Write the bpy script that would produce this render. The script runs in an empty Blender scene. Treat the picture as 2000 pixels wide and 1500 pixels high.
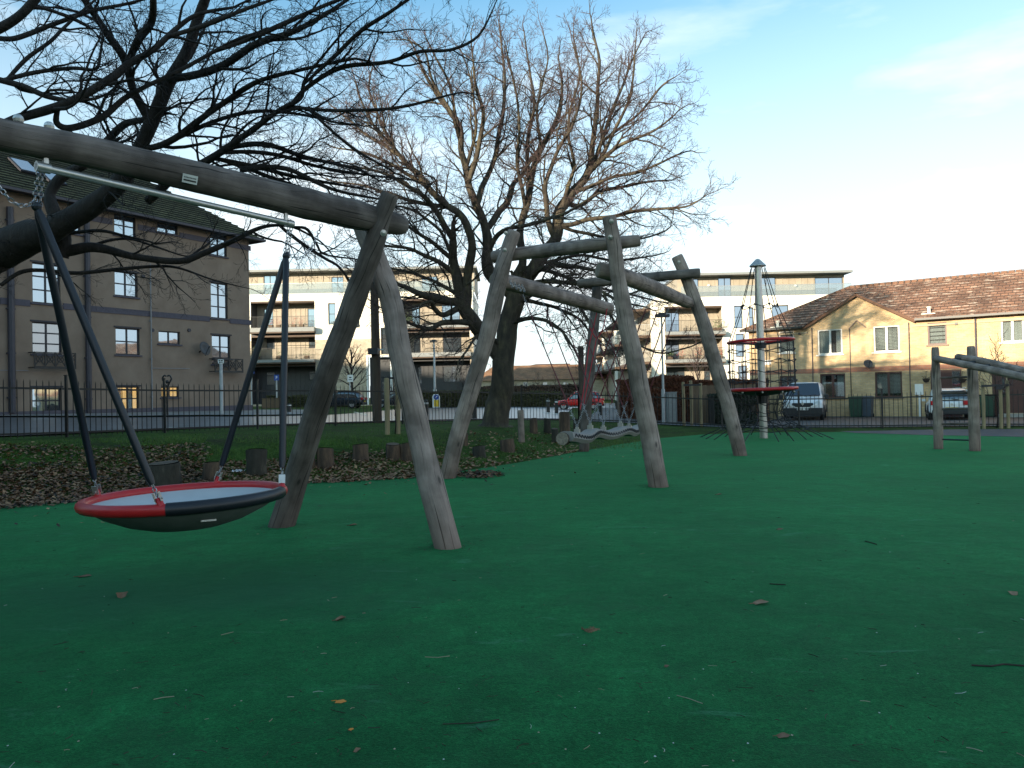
import bpy, math, random
import numpy as np
from mathutils import Vector, Matrix, Euler, noise as mnoise
random.seed(7); rng = np.random.default_rng(7)
R = math.radians
scene = bpy.context.scene
COL = scene.collection

# ------------------------------------------------------------------ camera
CAM_H, PITCH, ROLL, FPX = 1.45, 0.0133, -0.020, 1500.0
cam_d = bpy.data.cameras.new('camera'); cam = bpy.data.objects.new('camera', cam_d); COL.objects.link(cam)
cam_d.sensor_width = 36.0; cam_d.lens = 36.0*FPX/2000.0; cam_d.clip_start = 0.05; cam_d.clip_end = 3000
CM = Matrix.Translation((0, 0, CAM_H)) @ Matrix.Rotation(math.pi/2+PITCH, 4, 'X') @ Matrix.Rotation(ROLL, 4, 'Z')
cam.matrix_world = CM
scene.camera = cam
# ------------------------------------------------------------------ sky, sun, exposure
SUN_AZ, SUN_EL = R(222.0), R(10.5)       # azimuth clockwise from +Y (the view direction); sun low behind the left shoulder
world = bpy.data.worlds.new('World'); scene.world = world; world.use_nodes = True
wn = world.node_tree.nodes; wl = world.node_tree.links
bg = wn['Background']
sky = wn.new('ShaderNodeTexSky'); sky.sky_type = 'NISHITA'; sky.sun_disc = False
sky.sun_elevation = SUN_EL; sky.sun_rotation = SUN_AZ; sky.altitude = 50; sky.air_density = 1.0; sky.dust_density = 1.6; sky.ozone_density = 1.2
SKY_STRENGTH = 0.125
bg.inputs['Strength'].default_value = SKY_STRENGTH
# thin high cloud veil, thicker towards the horizon
tc = wn.new('ShaderNodeTexCoord'); sep = wn.new('ShaderNodeSeparateXYZ'); wl.new(tc.outputs['Generated'], sep.inputs[0])
mp = wn.new('ShaderNodeMapping'); mp.inputs['Scale'].default_value = (1.0, 1.6, 4.5); wl.new(tc.outputs['Generated'], mp.inputs['Vector'])
nz = wn.new('ShaderNodeTexNoise'); nz.inputs['Scale'].default_value = 2.2; nz.inputs['Detail'].default_value = 6; nz.inputs['Roughness'].default_value = 0.55
wl.new(mp.outputs[0], nz.inputs['Vector'])
cr = wn.new('ShaderNodeMapRange'); cr.inputs['From Min'].default_value = 0.53; cr.inputs['From Max'].default_value = 0.74
cr.inputs['To Max'].default_value = 0.50; wl.new(nz.outputs['Fac'], cr.inputs['Value'])
hz = wn.new('ShaderNodeMapRange'); hz.inputs['From Min'].default_value = 0.47; hz.inputs['From Max'].default_value = 0.14
hz.inputs['To Max'].default_value = 0.80; wl.new(sep.outputs['Z'], hz.inputs['Value'])
add = wn.new('ShaderNodeMath'); add.operation = 'ADD'; add.use_clamp = True
ea = wn.new('ShaderNodeMapRange'); ea.inputs['From Min'].default_value = -0.30; ea.inputs['From Max'].default_value = 0.75; ea.inputs['To Max'].default_value = 0.14; wl.new(sep.outputs['X'], ea.inputs['Value'])
ad0 = wn.new('ShaderNodeMath'); ad0.operation = 'ADD'; wl.new(cr.outputs[0], ad0.inputs[0]); wl.new(ea.outputs[0], ad0.inputs[1])
wl.new(ad0.outputs[0], add.inputs[0]); wl.new(hz.outputs[0], add.inputs[1])
mxs = wn.new('ShaderNodeMixRGB'); mxs.inputs['Color2'].default_value = (4.6, 5.0, 5.15, 1)
wl.new(add.outputs[0], mxs.inputs['Fac']); grd = wn.new('ShaderNodeMixRGB'); grd.blend_type = 'MULTIPLY'; grd.inputs['Fac'].default_value = 1; grd.inputs['Color2'].default_value = (.68, 1.18, 1.30, 1)
wl.new(sky.outputs[0], grd.inputs['Color1']); wl.new(grd.outputs[0], mxs.inputs['Color1']); wl.new(mxs.outputs[0], bg.inputs['Color'])

sl = bpy.data.lights.new('sun', 'SUN'); sun = bpy.data.objects.new('sun', sl); COL.objects.link(sun)
sl.energy = 5.0; sl.angle = R(0.6); sl.color = (1.0, 0.85, 0.64)
sv = Vector((math.sin(SUN_AZ)*math.cos(SUN_EL), math.cos(SUN_AZ)*math.cos(SUN_EL), math.sin(SUN_EL)))
sun.rotation_euler = sv.to_track_quat('Z', 'Y').to_euler(); sun.location = sv*60
scene.view_settings.view_transform = 'Standard'; scene.view_settings.look = 'None'
scene.view_settings.exposure = 1.1; scene.view_settings.gamma = 1.0; scene.view_settings.use_curve_mapping = False
scene.render.engine = 'CYCLES'
cy = scene.cycles; cy.max_bounces = 6; cy.diffuse_bounces = 3; cy.glossy_bounces = 3; cy.transmission_bounces = 4; cy.transparent_max_bounces = 8
cy.use_denoising = True; cy.caustics_reflective = False; cy.caustics_refractive = False
scene.render.film_transparent = False

# ------------------------------------------------------------------ from a measured direction to a place in the world
CR3 = CM.to_3x3()
def ray(px, py):
    return (CR3 @ Vector(((px-1000)/FPX, (750-py)/FPX, -1.0)))
def U(px, py, Y):
    r = ray(px, py); k = Y/r.y
    return Vector((r.x*k, Y, CAM_H + r.z*k))
def G(px, py, z=0.0):
    r = ray(px, py); k = (z-CAM_H)/r.z
    return Vector((r.x*k, r.y*k, z))
def lerp(a, b, t): return a+(b-a)*t
def sstep(a, b, x):
    t = min(1, max(0, (x-a)/(b-a))); return t*t*(3-2*t)
# edge of the green play surface (bank side), world xy
EDGE = [G(-900, 1120), G(-300, 1015), G(0, 991), G(220, 972), G(400, 955), G(560, 942), G(700, 937), G(810, 929), G(920, 918), G(1000, 906), G(1080, 892), G(1140, 881), G(1210, 868), G(1290, 856), G(1370, 849), G(1480, 845), G(1650, 844), G(1840, 849), G(2050, 851), G(2500, 870)]
EDGE = [(p.x, p.y) for p in EDGE]
def edge_s(x, y):
    """signed distance outside the green surface (positive beyond the bank edge)"""
    best = 1e9; sg = 1
    for (a, b), (c, d) in zip(EDGE[:-1], EDGE[1:]):
        dx, dy = c-a, d-b; t = ((x-a)*dx+(y-b)*dy)/(dx*dx+dy*dy); t = min(1, max(0, t))
        qx, qy = a+dx*t, b+dy*t; D = math.hypot(x-qx, y-qy)
        if D < best: best = D; sg = 1 if dx*(y-b)-dy*(x-a) > 0 else -1
    return best*sg
def zt(x, y):
    if y < 4: y_ = 4
    else: y_ = y
    s = edge_s(x, y)
    if s <= 0: return 0.0
    a = x/y_
    W = float(np.interp(a, [-.8, -.667, -.27, -.02, .12, .23, .30], [.78, .75, .60, .50, .30, .14, .08]))
    far = float(np.interp(a, [-.7, -.4, -.1, .2], [.20, .18, .0, .0]))
    z = W*sstep(0, 3.8, s) + far*sstep(18, 30, y)
    if a > .12: z -= sstep(.12, .25, a)*.12*sstep(27, 33, y)
    if y > 90: z = lerp(z, 0.5, min(1, (y-90)/60))
    return z
_zt_exact = zt
_GX, _GY = np.arange(-22, 24.01, .2), np.arange(4, 42.01, .2)
def _grid():
    X, Y = np.meshgrid(_GX, _GY); best = np.full(X.shape, 1e9); sg = np.ones(X.shape)
    for (a, b), (c, d) in zip(EDGE[:-1], EDGE[1:]):
        dx, dy = c-a, d-b; t = np.clip(((X-a)*dx+(Y-b)*dy)/(dx*dx+dy*dy), 0, 1); D = np.hypot(X-a-dx*t, Y-b-dy*t)
        m = D < best; best = np.where(m, D, best); sg = np.where(m, np.where(dx*(Y-b)-dy*(X-a) > 0, 1, -1), sg)
    s = best*sg; A = X/np.maximum(Y, 4)
    st = lambda a, b, x: (lambda t: t*t*(3-2*t))(np.clip((x-a)/(b-a), 0, 1))
    W = np.interp(A, [-.8, -.667, -.27, -.02, .12, .23, .30], [.78, .75, .60, .50, .30, .14, .08]); far = np.interp(A, [-.7, -.4, -.1, .2], [.20, .18, .0, .0])
    z = W*st(0, 3.8, s)+far*st(18, 30, Y); z = np.where(A > .12, z-st(.12, .25, A)*.12*st(27, 33, Y), z)
    return np.where(s <= 0, 0.0, z)
_GZ = _grid()
def zt(x, y):
    fx, fy = (x-_GX[0])/.2, (y-_GY[0])/.2
    if not (0 <= fx < len(_GX)-1 and 0 <= fy < len(_GY)-1): return _zt_exact(x, y)
    i, j = int(fx), int(fy); u, v = fx-i, fy-j
    return float((_GZ[j, i]*(1-u)+_GZ[j, i+1]*u)*(1-v)+(_GZ[j+1, i]*(1-u)+_GZ[j+1, i+1]*u)*v)
def GT(px, py):
    """where the line of sight meets the terrain"""
    r = ray(px, py); z = 0.3
    for _ in range(40):
        k = (z-CAM_H)/r.z
        if k < 0: break
        z = 0.6*z + 0.4*zt(r.x*k, r.y*k)
    k = (z-CAM_H)/r.z
    return Vector((r.x*k, r.y*k, zt(r.x*k, r.y*k)))

# ------------------------------------------------------------------ mesh helpers
ORIG = {}
def link(o): COL.objects.link(o); return o
def tag(o, label=None, cat=None, group=None, kind=None):
    if label: o['label'] = label
    if cat: o['category'] = cat
    if group: o['group'] = group
    if kind: o['kind'] = kind
    return o
def thing(name, loc, label, cat, group=None, rz=0.0):
    o = bpy.data.objects.new(name, None); link(o); o.location = loc; o.rotation_euler = (0, 0, rz); o.empty_display_size = .2
    ORIG[o] = Vector(loc) if rz == 0 else None
    return tag(o, label, cat, group)
class MB:
    def __init__(s): s.v = []; s.f = []; s.uv = {}
    def add(s, vs, fs):
        b = len(s.v); s.v += [tuple(p) for p in vs]; s.f += [tuple(i+b for i in f) for f in fs]; return b
    def quad(s, a, b, c, d): s.add([a, b, c, d], [(0, 1, 2, 3)])
    def box(s, c, sx, sy, sz, ax=None):
        """box centred at c; ax = (ex, ey, ez) unit axes"""
        c = Vector(c); ex, ey, ez = ax if ax else (Vector((1, 0, 0)), Vector((0, 1, 0)), Vector((0, 0, 1)))
        ex, ey, ez = Vector(ex)*sx/2, Vector(ey)*sy/2, Vector(ez)*sz/2
        vs = [c-ex-ey-ez, c+ex-ey-ez, c+ex+ey-ez, c-ex+ey-ez, c-ex-ey+ez, c+ex-ey+ez, c+ex+ey+ez, c-ex+ey+ez]
        s.add(vs, [(0, 3, 2, 1), (4, 5, 6, 7), (0, 1, 5, 4), (1, 2, 6, 5), (2, 3, 7, 6), (3, 0, 4, 7)])
    def bar(s, p0, p1, w, h=None, up=(0, 0, 1)):
        p0, p1 = Vector(p0), Vector(p1); d = p1-p0; L = d.length
        if L < 1e-6: return
        ex = d/L; ey = Vector(up).cross(ex)
        if ey.length < 1e-3: ey = Vector((1, 0, 0)).cross(ex)
        ey.normalize(); ez = ex.cross(ey)
        s.box((p0+p1)/2, L, w, h or w, (ex, ey, ez))
    def tube(s, pts, rad, n=8, caps=True, close=False):
        pts = [Vector(p) for p in pts]; m = len(pts)
        if not hasattr(rad, '__len__'): rad = [rad]*m
        prev = None; rings = []; L = 0.0
        for i in range(m):
            if close: t = pts[(i+1) % m]-pts[i-1]
            else: t = pts[min(i+1, m-1)]-pts[max(i-1, 0)]
            t.normalize()
            if prev is None:
                a = Vector((0, 0, 1)) if abs(t.z) < .9 else Vector((1, 0, 0))
                nx = t.cross(a).normalized()
            else:
                nx = (prev - t*prev.dot(t)).normalized()
            prev = nx; ny = t.cross(nx)
            if i: L += (pts[i]-pts[i-1]).length
            ring = []
            for k in range(n):
                an = 2*math.pi*k/n
                s.v.append(tuple(pts[i]+(nx*math.cos(an)+ny*math.sin(an))*rad[i]))
                s.uv[len(s.v)-1] = (k/n*2*math.pi*rad[i], L)
                ring.append(len(s.v)-1)
            rings.append(ring)
        rr = range(m if close else m-1)
        for i in rr:
            A, B = rings[i], rings[(i+1) % m]
            for k in range(n):
                s.f.append((A[k], A[(k+1) % n], B[(k+1) % n], B[k]))
        if caps and not close:
            s.f.append(tuple(reversed(rings[0]))); s.f.append(tuple(rings[-1]))
    def cyl(s, p0, p1, r0, r1=None, n=10, caps=True): s.tube([p0, p1], [r0, r0 if r1 is None else r1], n, caps)
    def lathe(s, prof, c=(0, 0, 0), n=16, ax=None):
        c = Vector(c); ex, ey, ez = ax if ax else (Vector((1, 0, 0)), Vector((0, 1, 0)), Vector((0, 0, 1)))
        b = len(s.v)
        for (r, z) in prof:
            for k in range(n):
                an = 2*math.pi*k/n
                s.v.append(tuple(c+Vector(ex)*math.cos(an)*r+Vector(ey)*math.sin(an)*r+Vector(ez)*z))
        for i in range(len(prof)-1):
            for k in range(n):
                s.f.append((b+i*n+k, b+i*n+(k+1) % n, b+(i+1)*n+(k+1) % n, b+(i+1)*n+k))
    def sphere(s, c, r, n=8, sq=1.0):
        prof = [(max(1e-4, r*math.sin(math.pi*i/n)), -r*sq*math.cos(math.pi*i/n)) for i in range(n+1)]
        s.lathe(prof, c, n+2)
    def prism(s, outline, o, ex, ey, ez, depth):
        """outline [(a,b)] in the plane ex,ey; extruded by depth along ez"""
        o, ex, ey, ez = Vector(o), Vector(ex), Vector(ey), Vector(ez); n = len(outline)
        vs = [o+ex*a+ey*b for a, b in outline]+[o+ex*a+ey*b+ez*depth for a, b in outline]
        s.add(vs, [tuple(reversed(range(n))), tuple(range(n, 2*n))]+[(i, (i+1) % n, (i+1) % n+n, i+n) for i in range(n)])
    def build(s, name, mat, parent=None, smooth=False, local=False, bevel=0, auto=None):
        og = Vector((0, 0, 0))
        if parent is not None and not local:
            og = ORIG.get(parent) or Vector((0, 0, 0))
        me = bpy.data.meshes.new(name)
        me.from_pydata([(x-og.x, y-og.y, z-og.z) for x, y, z in s.v], [], s.f)
        if s.uv:
            uvl = me.uv_layers.new(name='UV')
            buf = np.zeros(len(me.loops)*2, dtype=np.float32)
            vi = np.zeros(len(me.loops), dtype=np.int32); me.loops.foreach_get('vertex_index', vi)
            tab = np.zeros((len(s.v), 2), dtype=np.float32)
            for k, w in s.uv.items(): tab[k] = w
            buf = tab[vi].ravel(); uvl.data.foreach_set('uv', buf)
        if mat: me.materials.append(mat)
        if smooth: me.polygons.foreach_set('use_smooth', [True]*len(me.polygons))
        me.update()
        if auto is not None and smooth:
            try: me.set_sharp_from_angle(angle=R(auto))
            except Exception: pass
        o = bpy.data.objects.new(name, me); link(o)
        if parent is not None: o.parent = parent
        ORIG[o] = ORIG.get(parent) if parent is not None else Vector((0, 0, 0))
        if bevel:
            md = o.modifiers.new('b', 'BEVEL'); md.width = bevel; md.segments = 2; md.limit_method = 'ANGLE'; md.angle_limit = R(40)
        return o
def copy_tree(o, parent=None):
    c = o.copy(); link(c)
    if parent is not None: c.parent = parent
    for ch in list(o.children): copy_tree(ch, c)
    return c
def catmull(P, n=4):
    """P list of (Vector, r)"""
    out = []
    m = len(P)
    for i in range(m-1):
        p0, p1, p2, p3 = P[max(i-1, 0)], P[i], P[i+1], P[min(i+2, m-1)]
        for k in range(n):
            t = k/n; t2, t3 = t*t, t*t*t
            q = 0.5*((2*p1[0])+(p2[0]-p0[0])*t+(2*p0[0]-5*p1[0]+4*p2[0]-p3[0])*t2+(3*p1[0]-p0[0]-3*p2[0]+p3[0])*t3)
            out.append((q, lerp(p1[1], p2[1], t)))
    out.append(P[-1]); return out

# ------------------------------------------------------------------ materials
def nmat(name):
    m = bpy.data.materials.new(name); m.use_nodes = True
    return m, m.node_tree.nodes, m.node_tree.links, m.node_tree.nodes['Principled BSDF']
def ramp(n, stops):
    r = n.new('ShaderNodeValToRGB'); e = r.color_ramp.elements
    e[0].position, e[0].color = stops[0][0], (*stops[0][1], 1)
    e[1].position, e[1].color = stops[-1][0], (*stops[-1][1], 1)
    for p, c in stops[1:-1]:
        x = e.new(p); x.color = (*c, 1)
    return r
def noisemat(name, stops, scale=4.0, rough=.8, bump=0.0, bscale=None, detail=6, coord='Object', stretch=(1, 1, 1), metal=0.0, spec=.5, bdist=.02, distort=0.0):
    m, n, l, b = nmat(name)
    t = n.new('ShaderNodeTexCoord'); mp = n.new('ShaderNodeMapping'); mp.inputs['Scale'].default_value = stretch
    l.new(t.outputs[coord], mp.inputs['Vector'])
    x = n.new('ShaderNodeTexNoise'); x.inputs['Scale'].default_value = scale; x.inputs['Detail'].default_value = detail; x.inputs['Roughness'].default_value = .6
    x.inputs['Distortion'].default_value = distort
    l.new(mp.outputs[0], x.inputs['Vector'])
    r = ramp(n, stops); l.new(x.outputs['Fac'], r.inputs['Fac']); l.new(r.outputs['Color'], b.inputs['Base Color'])
    b.inputs['Roughness'].default_value = rough; b.inputs['Metallic'].default_value = metal; b.inputs['Specular IOR Level'].default_value = spec
    if bump:
        y = n.new('ShaderNodeTexNoise'); y.inputs['Scale'].default_value = bscale or scale*6; y.inputs['Detail'].default_value = 4
        l.new(mp.outputs[0], y.inputs['Vector'])
        bp = n.new('ShaderNodeBump'); bp.inputs['Strength'].default_value = bump; bp.inputs['Distance'].default_value = bdist
        l.new(y.outputs['Fac'], bp.inputs['Height']); l.new(bp.outputs[0], b.inputs['Normal'])
    return m
def plain(name, c, rough=.6, metal=0.0, var=.12, spec=.5, scale=7, bump=0.0):
    lo = tuple(max(0, x*(1-var)) for x in c); hi = tuple(min(1, x*(1+var)) for x in c)
    return noisemat(name, [(.3, lo), (.7, hi)], scale, rough, bump, metal=metal, spec=spec, detail=3)
M = {}
def wood_log(name, c1, c2, crack, foot):
    m, n, l, b = nmat(name)
    t = n.new('ShaderNodeTexCoord'); mp = n.new('ShaderNodeMapping'); mp.inputs['Scale'].default_value = (13, 1.1, 1)
    l.new(t.outputs['UV'], mp.inputs['Vector'])
    x = n.new('ShaderNodeTexNoise'); x.inputs['Scale'].default_value = 2.5; x.inputs['Detail'].default_value = 7; x.inputs['Roughness'].default_value = .65; x.inputs['Distortion'].default_value = .4
    l.new(mp.outputs[0], x.inputs['Vector'])
    r = ramp(n, [(.28, c1), (.72, c2)]); l.new(x.outputs['Fac'], r.inputs['Fac'])
    # broad weathering patches
    y = n.new('ShaderNodeTexNoise'); y.inputs['Scale'].default_value = 3.2; y.inputs['Detail'].default_value = 5; l.new(t.outputs['Object'], y.inputs['Vector'])
    yr = ramp(n, [(.35, (.50, .48, .46)), (.62, (1.12, 1.10, 1.07)), (.75, (1.35, 1.33, 1.3))]); l.new(y.outputs['Fac'], yr.inputs['Fac'])
    mul = n.new('ShaderNodeMixRGB'); mul.blend_type = 'MULTIPLY'; mul.inputs['Fac'].default_value = .9
    l.new(r.outputs[0], mul.inputs['Color1']); l.new(yr.outputs[0], mul.inputs['Color2'])
    # drying cracks along the grain
    mp2 = n.new('ShaderNodeMapping'); mp2.inputs['Scale'].default_value = (30, .55, 1); l.new(t.outputs['UV'], mp2.inputs['Vector'])
    z = n.new('ShaderNodeTexNoise'); z.inputs['Scale'].default_value = 1.6; z.inputs['Detail'].default_value = 3; l.new(mp2.outputs[0], z.inputs['Vector'])
    zr = n.new('ShaderNodeMapRange'); zr.inputs['From Min'].default_value = .60; zr.inputs['From Max'].default_value = .65; l.new(z.outputs['Fac'], zr.inputs['Value'])
    mx = n.new('ShaderNodeMixRGB'); mx.inputs['Color2'].default_value = (*crack, 1); l.new(zr.outputs[0], mx.inputs['Fac']); l.new(mul.outputs[0], mx.inputs['Color1'])
    # reddish damp staining near the ground
    g = n.new('ShaderNodeNewGeometry'); sp = n.new('ShaderNodeSeparateXYZ'); l.new(g.outputs['Position'], sp.inputs[0])
    fr = n.new('ShaderNodeMapRange'); fr.inputs['From Min'].default_value = .55; fr.inputs['From Max'].default_value = .0; fr.inputs['To Max'].default_value = .9; l.new(sp.outputs['Z'], fr.inputs['Value'])
    fm = n.new('ShaderNodeMath'); fm.operation = 'MULTIPLY'; l.new(fr.outputs[0], fm.inputs[0]); l.new(y.outputs['Fac'], fm.inputs[1])
    m2 = n.new('ShaderNodeMixRGB'); m2.inputs['Color2'].default_value = (*foot, 1); l.new(fm.outputs[0], m2.inputs['Fac']); l.new(mx.outputs[0], m2.inputs['Color1'])
    # knots
    mp3 = n.new('ShaderNodeMapping'); mp3.inputs['Scale'].default_value = (1.9, .8, 1); l.new(t.outputs['UV'], mp3.inputs['Vector'])
    vo = n.new('ShaderNodeTexVoronoi'); vo.inputs['Scale'].default_value = 2.0; l.new(mp3.outputs[0], vo.inputs['Vector'])
    vr = n.new('ShaderNodeMapRange'); vr.inputs['From Min'].default_value = .10; vr.inputs['From Max'].default_value = .04; vr.inputs['To Max'].default_value = .8; l.new(vo.outputs['Distance'], vr.inputs['Value'])
    m4 = n.new('ShaderNodeMixRGB'); m4.inputs['Color2'].default_value = (*crack, 1); l.new(vr.outputs[0], m4.inputs['Fac']); l.new(m2.outputs[0], m4.inputs['Color1']); m2 = m4
    l.new(m2.outputs[0], b.inputs['Base Color'])
    b.inputs['Roughness'].default_value = .82; b.inputs['Specular IOR Level'].default_value = .25
    bp = n.new('ShaderNodeBump'); bp.inputs['Strength'].default_value = .5; bp.inputs['Distance'].default_value = .01
    sb = n.new('ShaderNodeMath'); sb.operation = 'SUBTRACT'; l.new(x.outputs['Fac'], sb.inputs[0]); l.new(zr.outputs[0], sb.inputs[1])
    l.new(sb.outputs[0], bp.inputs['Height']); l.new(bp.outputs[0], b.inputs['Normal'])
    return m
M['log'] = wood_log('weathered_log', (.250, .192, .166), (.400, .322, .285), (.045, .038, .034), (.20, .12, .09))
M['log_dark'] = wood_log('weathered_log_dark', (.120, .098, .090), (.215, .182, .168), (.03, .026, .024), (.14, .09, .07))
M['log_end'] = noisemat('log_end_grain', [(.3, (.16, .13, .10)), (.7, (.36, .30, .24))], 30, .85, .3)
M['stump'] = noisemat('stump_bark', [(.3, (.035, .024, .018)), (.52, (.085, .055, .038)), (.66, (.16, .10, .06)), (.78, (.34, .23, .12))], 7, .9, .6, 22, stretch=(1, 1, .3), bdist=.03)
M['stump_dark'] = noisemat('mossy_stump_bark', [(.3, (.022, .020, .014)), (.6, (.05, .043, .032)), (.8, (.16, .14, .10))], 9, .9, .6, 22, stretch=(1, 1, .3), bdist=.03)
M['stump_top'] = noisemat('stump_top_wood', [(.3, (.05, .035, .024)), (.7, (.15, .105, .07))], 18, .9, .3)
M['stake'] = noisemat('treated_stake_wood', [(.3, (.20, .15, .08)), (.7, (.36, .28, .16))], 6, .8, .2, stretch=(1, 1, .15))
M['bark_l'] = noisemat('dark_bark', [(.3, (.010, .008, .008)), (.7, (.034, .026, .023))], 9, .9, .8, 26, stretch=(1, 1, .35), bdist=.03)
M['bark_c'] = noisemat('lichen_bark', [(.28, (.022, .017, .013)), (.55, (.065, .052, .036)), (.75, (.15, .125, .065))], 6, .9, .8, 24, stretch=(1, 1, .35), bdist=.04)
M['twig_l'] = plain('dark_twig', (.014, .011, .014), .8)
M['twig_c'] = plain('reddish_twig', (.072, .044, .042), .8, var=.3)
M['steel'] = plain('galvanised_steel', (.56, .53, .50), .38, 0.75, var=.10, scale=14)
M['steel_dull'] = plain('dull_galvanised_steel', (.42, .45, .47), .5, .5, var=.12)
M['chain'] = plain('chain_steel', (.42, .42, .44), .35, .9)
M['black_metal'] = plain('black_painted_metal', (.012, .013, .014), .45)
M['black_rubber'] = plain('black_rubber', (.012, .014, .020), .42)
M['pole_blue'] = plain('dark_rope_sleeve', (.012, .014, .022), .4)
M['red_plastic'] = plain('red_plastic', (.50, .018, .022), .35, var=.08)
M['red_rope'] = plain('red_rope', (.42, .02, .03), .7)
M['dark_rope'] = plain('dark_red_rope', (.14, .03, .035), .7)
M['rope'] = plain('black_rope', (.022, .022, .026), .7)
M['seat_grey'] = plain('grey_seat_membrane', (.56, .57, .58), .65, var=.06, scale=3)
M['seat_under'] = plain('dark_grey_membrane', (.14, .16, .155), .7)
M['tread'] = plain('grey_tread_rubber', (.27, .25, .235), .75, bump=.2)
M['white'] = plain('white_paint', (.78, .78, .76), .4, var=.04)
M['offwhite'] = plain('off_white_render', (.80, .76, .66), .85, var=.05, scale=1.2)
M['plate'] = plain('aluminium_plate', (.70, .70, .68), .4, .2)
M['ink'] = plain('black_ink', (.02, .02, .02), .6)

def play_surface_mat():
    m, n, l, b = nmat('green_rubber_surface')
    g = n.new('ShaderNodeNewGeometry')
    def noise(sc, det, rg=.6, st=(1, 1, 1), dist=0):
        mp = n.new('ShaderNodeMapping'); mp.inputs['Scale'].default_value = st; l.new(g.outputs['Position'], mp.inputs['Vector'])
        x = n.new('ShaderNodeTexNoise'); x.inputs['Scale'].default_value = sc; x.inputs['Detail'].default_value = det; x.inputs['Roughness'].default_value = rg; x.inputs['Distortion'].default_value = dist
        l.new(mp.outputs[0], x.inputs['Vector']); return x
    big = noise(.35, 5); mid = noise(2.3, 6, .7); grain = noise(90, 4, .7); dirt = noise(1.1, 8, .75, dist=.6); scuff = noise(1.0, 7, .7, (1.0, 3.4, 1), 1.2)
    c = ramp(n, [(.30, (.004, .050, .0145)), (.5, (.006, .068, .020)), (.72, (.008, .090, .028))]); l.new(mid.outputs['Fac'], c.inputs['Fac'])
    c2 = ramp(n, [(.34, (.62, .60, .60)), (.66, (1.32, 1.28, 1.22))]); l.new(big.outputs['Fac'], c2.inputs['Fac'])
    a = n.new('ShaderNodeMixRGB'); a.blend_type = 'MULTIPLY'; a.inputs['Fac'].default_value = 1; l.new(c.outputs[0], a.inputs['Color1']); l.new(c2.outputs[0], a.inputs['Color2'])
    def mul(col, src, lo, hi, p0=.3, p1=.7):
        r_ = ramp(n, [(p0, (lo,)*3), (p1, (hi,)*3)]); l.new(src.outputs['Fac'], r_.inputs['Fac'])
        m_ = n.new('ShaderNodeMixRGB'); m_.blend_type = 'MULTIPLY'; m_.inputs['Fac'].default_value = 1; l.new(col.outputs[0], m_.inputs['Color1']); l.new(r_.outputs[0], m_.inputs['Color2']); return m_
    g1 = noise(34, 5, .75); g2 = noise(6.5, 5, .7); g3 = noise(160, 3, .8)
    a2 = mul(mul(mul(mul(a, grain, .48, 1.62), g1, .60, 1.45), g2, .68, 1.32), g3, .6, 1.5)
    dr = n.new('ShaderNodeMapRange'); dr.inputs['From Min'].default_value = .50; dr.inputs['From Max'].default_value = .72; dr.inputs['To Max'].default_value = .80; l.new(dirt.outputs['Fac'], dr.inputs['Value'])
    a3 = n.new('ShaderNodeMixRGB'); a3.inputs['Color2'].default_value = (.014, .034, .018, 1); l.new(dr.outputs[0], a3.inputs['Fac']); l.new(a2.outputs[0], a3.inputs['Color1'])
    sr = n.new('ShaderNodeMapRange'); sr.inputs['From Min'].default_value = .61; sr.inputs['From Max'].default_value = .74; sr.inputs['To Max'].default_value = .42; l.new(scuff.outputs['Fac'], sr.inputs['Value'])
    a4 = n.new('ShaderNodeMixRGB'); a4.inputs['Color2'].default_value = (.10, .24, .18, 1); l.new(sr.outputs[0], a4.inputs['Fac']); l.new(a3.outputs[0], a4.inputs['Color1'])
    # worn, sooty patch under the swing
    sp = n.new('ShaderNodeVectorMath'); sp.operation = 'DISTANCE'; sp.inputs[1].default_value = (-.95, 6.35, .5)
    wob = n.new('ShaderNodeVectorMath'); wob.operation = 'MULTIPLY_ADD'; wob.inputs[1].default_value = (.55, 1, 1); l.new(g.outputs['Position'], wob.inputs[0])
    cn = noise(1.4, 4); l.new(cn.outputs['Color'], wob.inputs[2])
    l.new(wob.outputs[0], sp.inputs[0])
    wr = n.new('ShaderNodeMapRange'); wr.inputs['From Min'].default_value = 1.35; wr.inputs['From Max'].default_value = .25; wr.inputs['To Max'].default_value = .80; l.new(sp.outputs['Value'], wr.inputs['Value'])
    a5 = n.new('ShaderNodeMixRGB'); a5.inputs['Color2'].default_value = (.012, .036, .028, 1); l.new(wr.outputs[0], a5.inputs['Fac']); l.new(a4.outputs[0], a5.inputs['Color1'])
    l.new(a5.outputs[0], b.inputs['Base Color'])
    b.inputs['Roughness'].default_value = .9; b.inputs['Specular IOR Level'].default_value = .06; b.inputs['Sheen Weight'].default_value = .24; b.inputs['Sheen Roughness'].default_value = .45; b.inputs['Sheen Tint'].default_value = (.14, .80, .36, 1)
    bp = n.new('ShaderNodeBump'); bp.inputs['Strength'].default_value = .55; bp.inputs['Distance'].default_value = .006; l.new(grain.outputs['Fac'], bp.inputs['Height'])
    und = noise(1.6, 3); bp2 = n.new('ShaderNodeBump'); bp2.inputs['Strength'].default_value = .5; bp2.inputs['Distance'].default_value = .03; l.new(und.outputs['Fac'], bp2.inputs['Height']); l.new(bp.outputs[0], bp2.inputs['Normal'])
    l.new(bp2.outputs[0], b.inputs['Normal'])
    return m
M['play'] = play_surface_mat()
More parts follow.
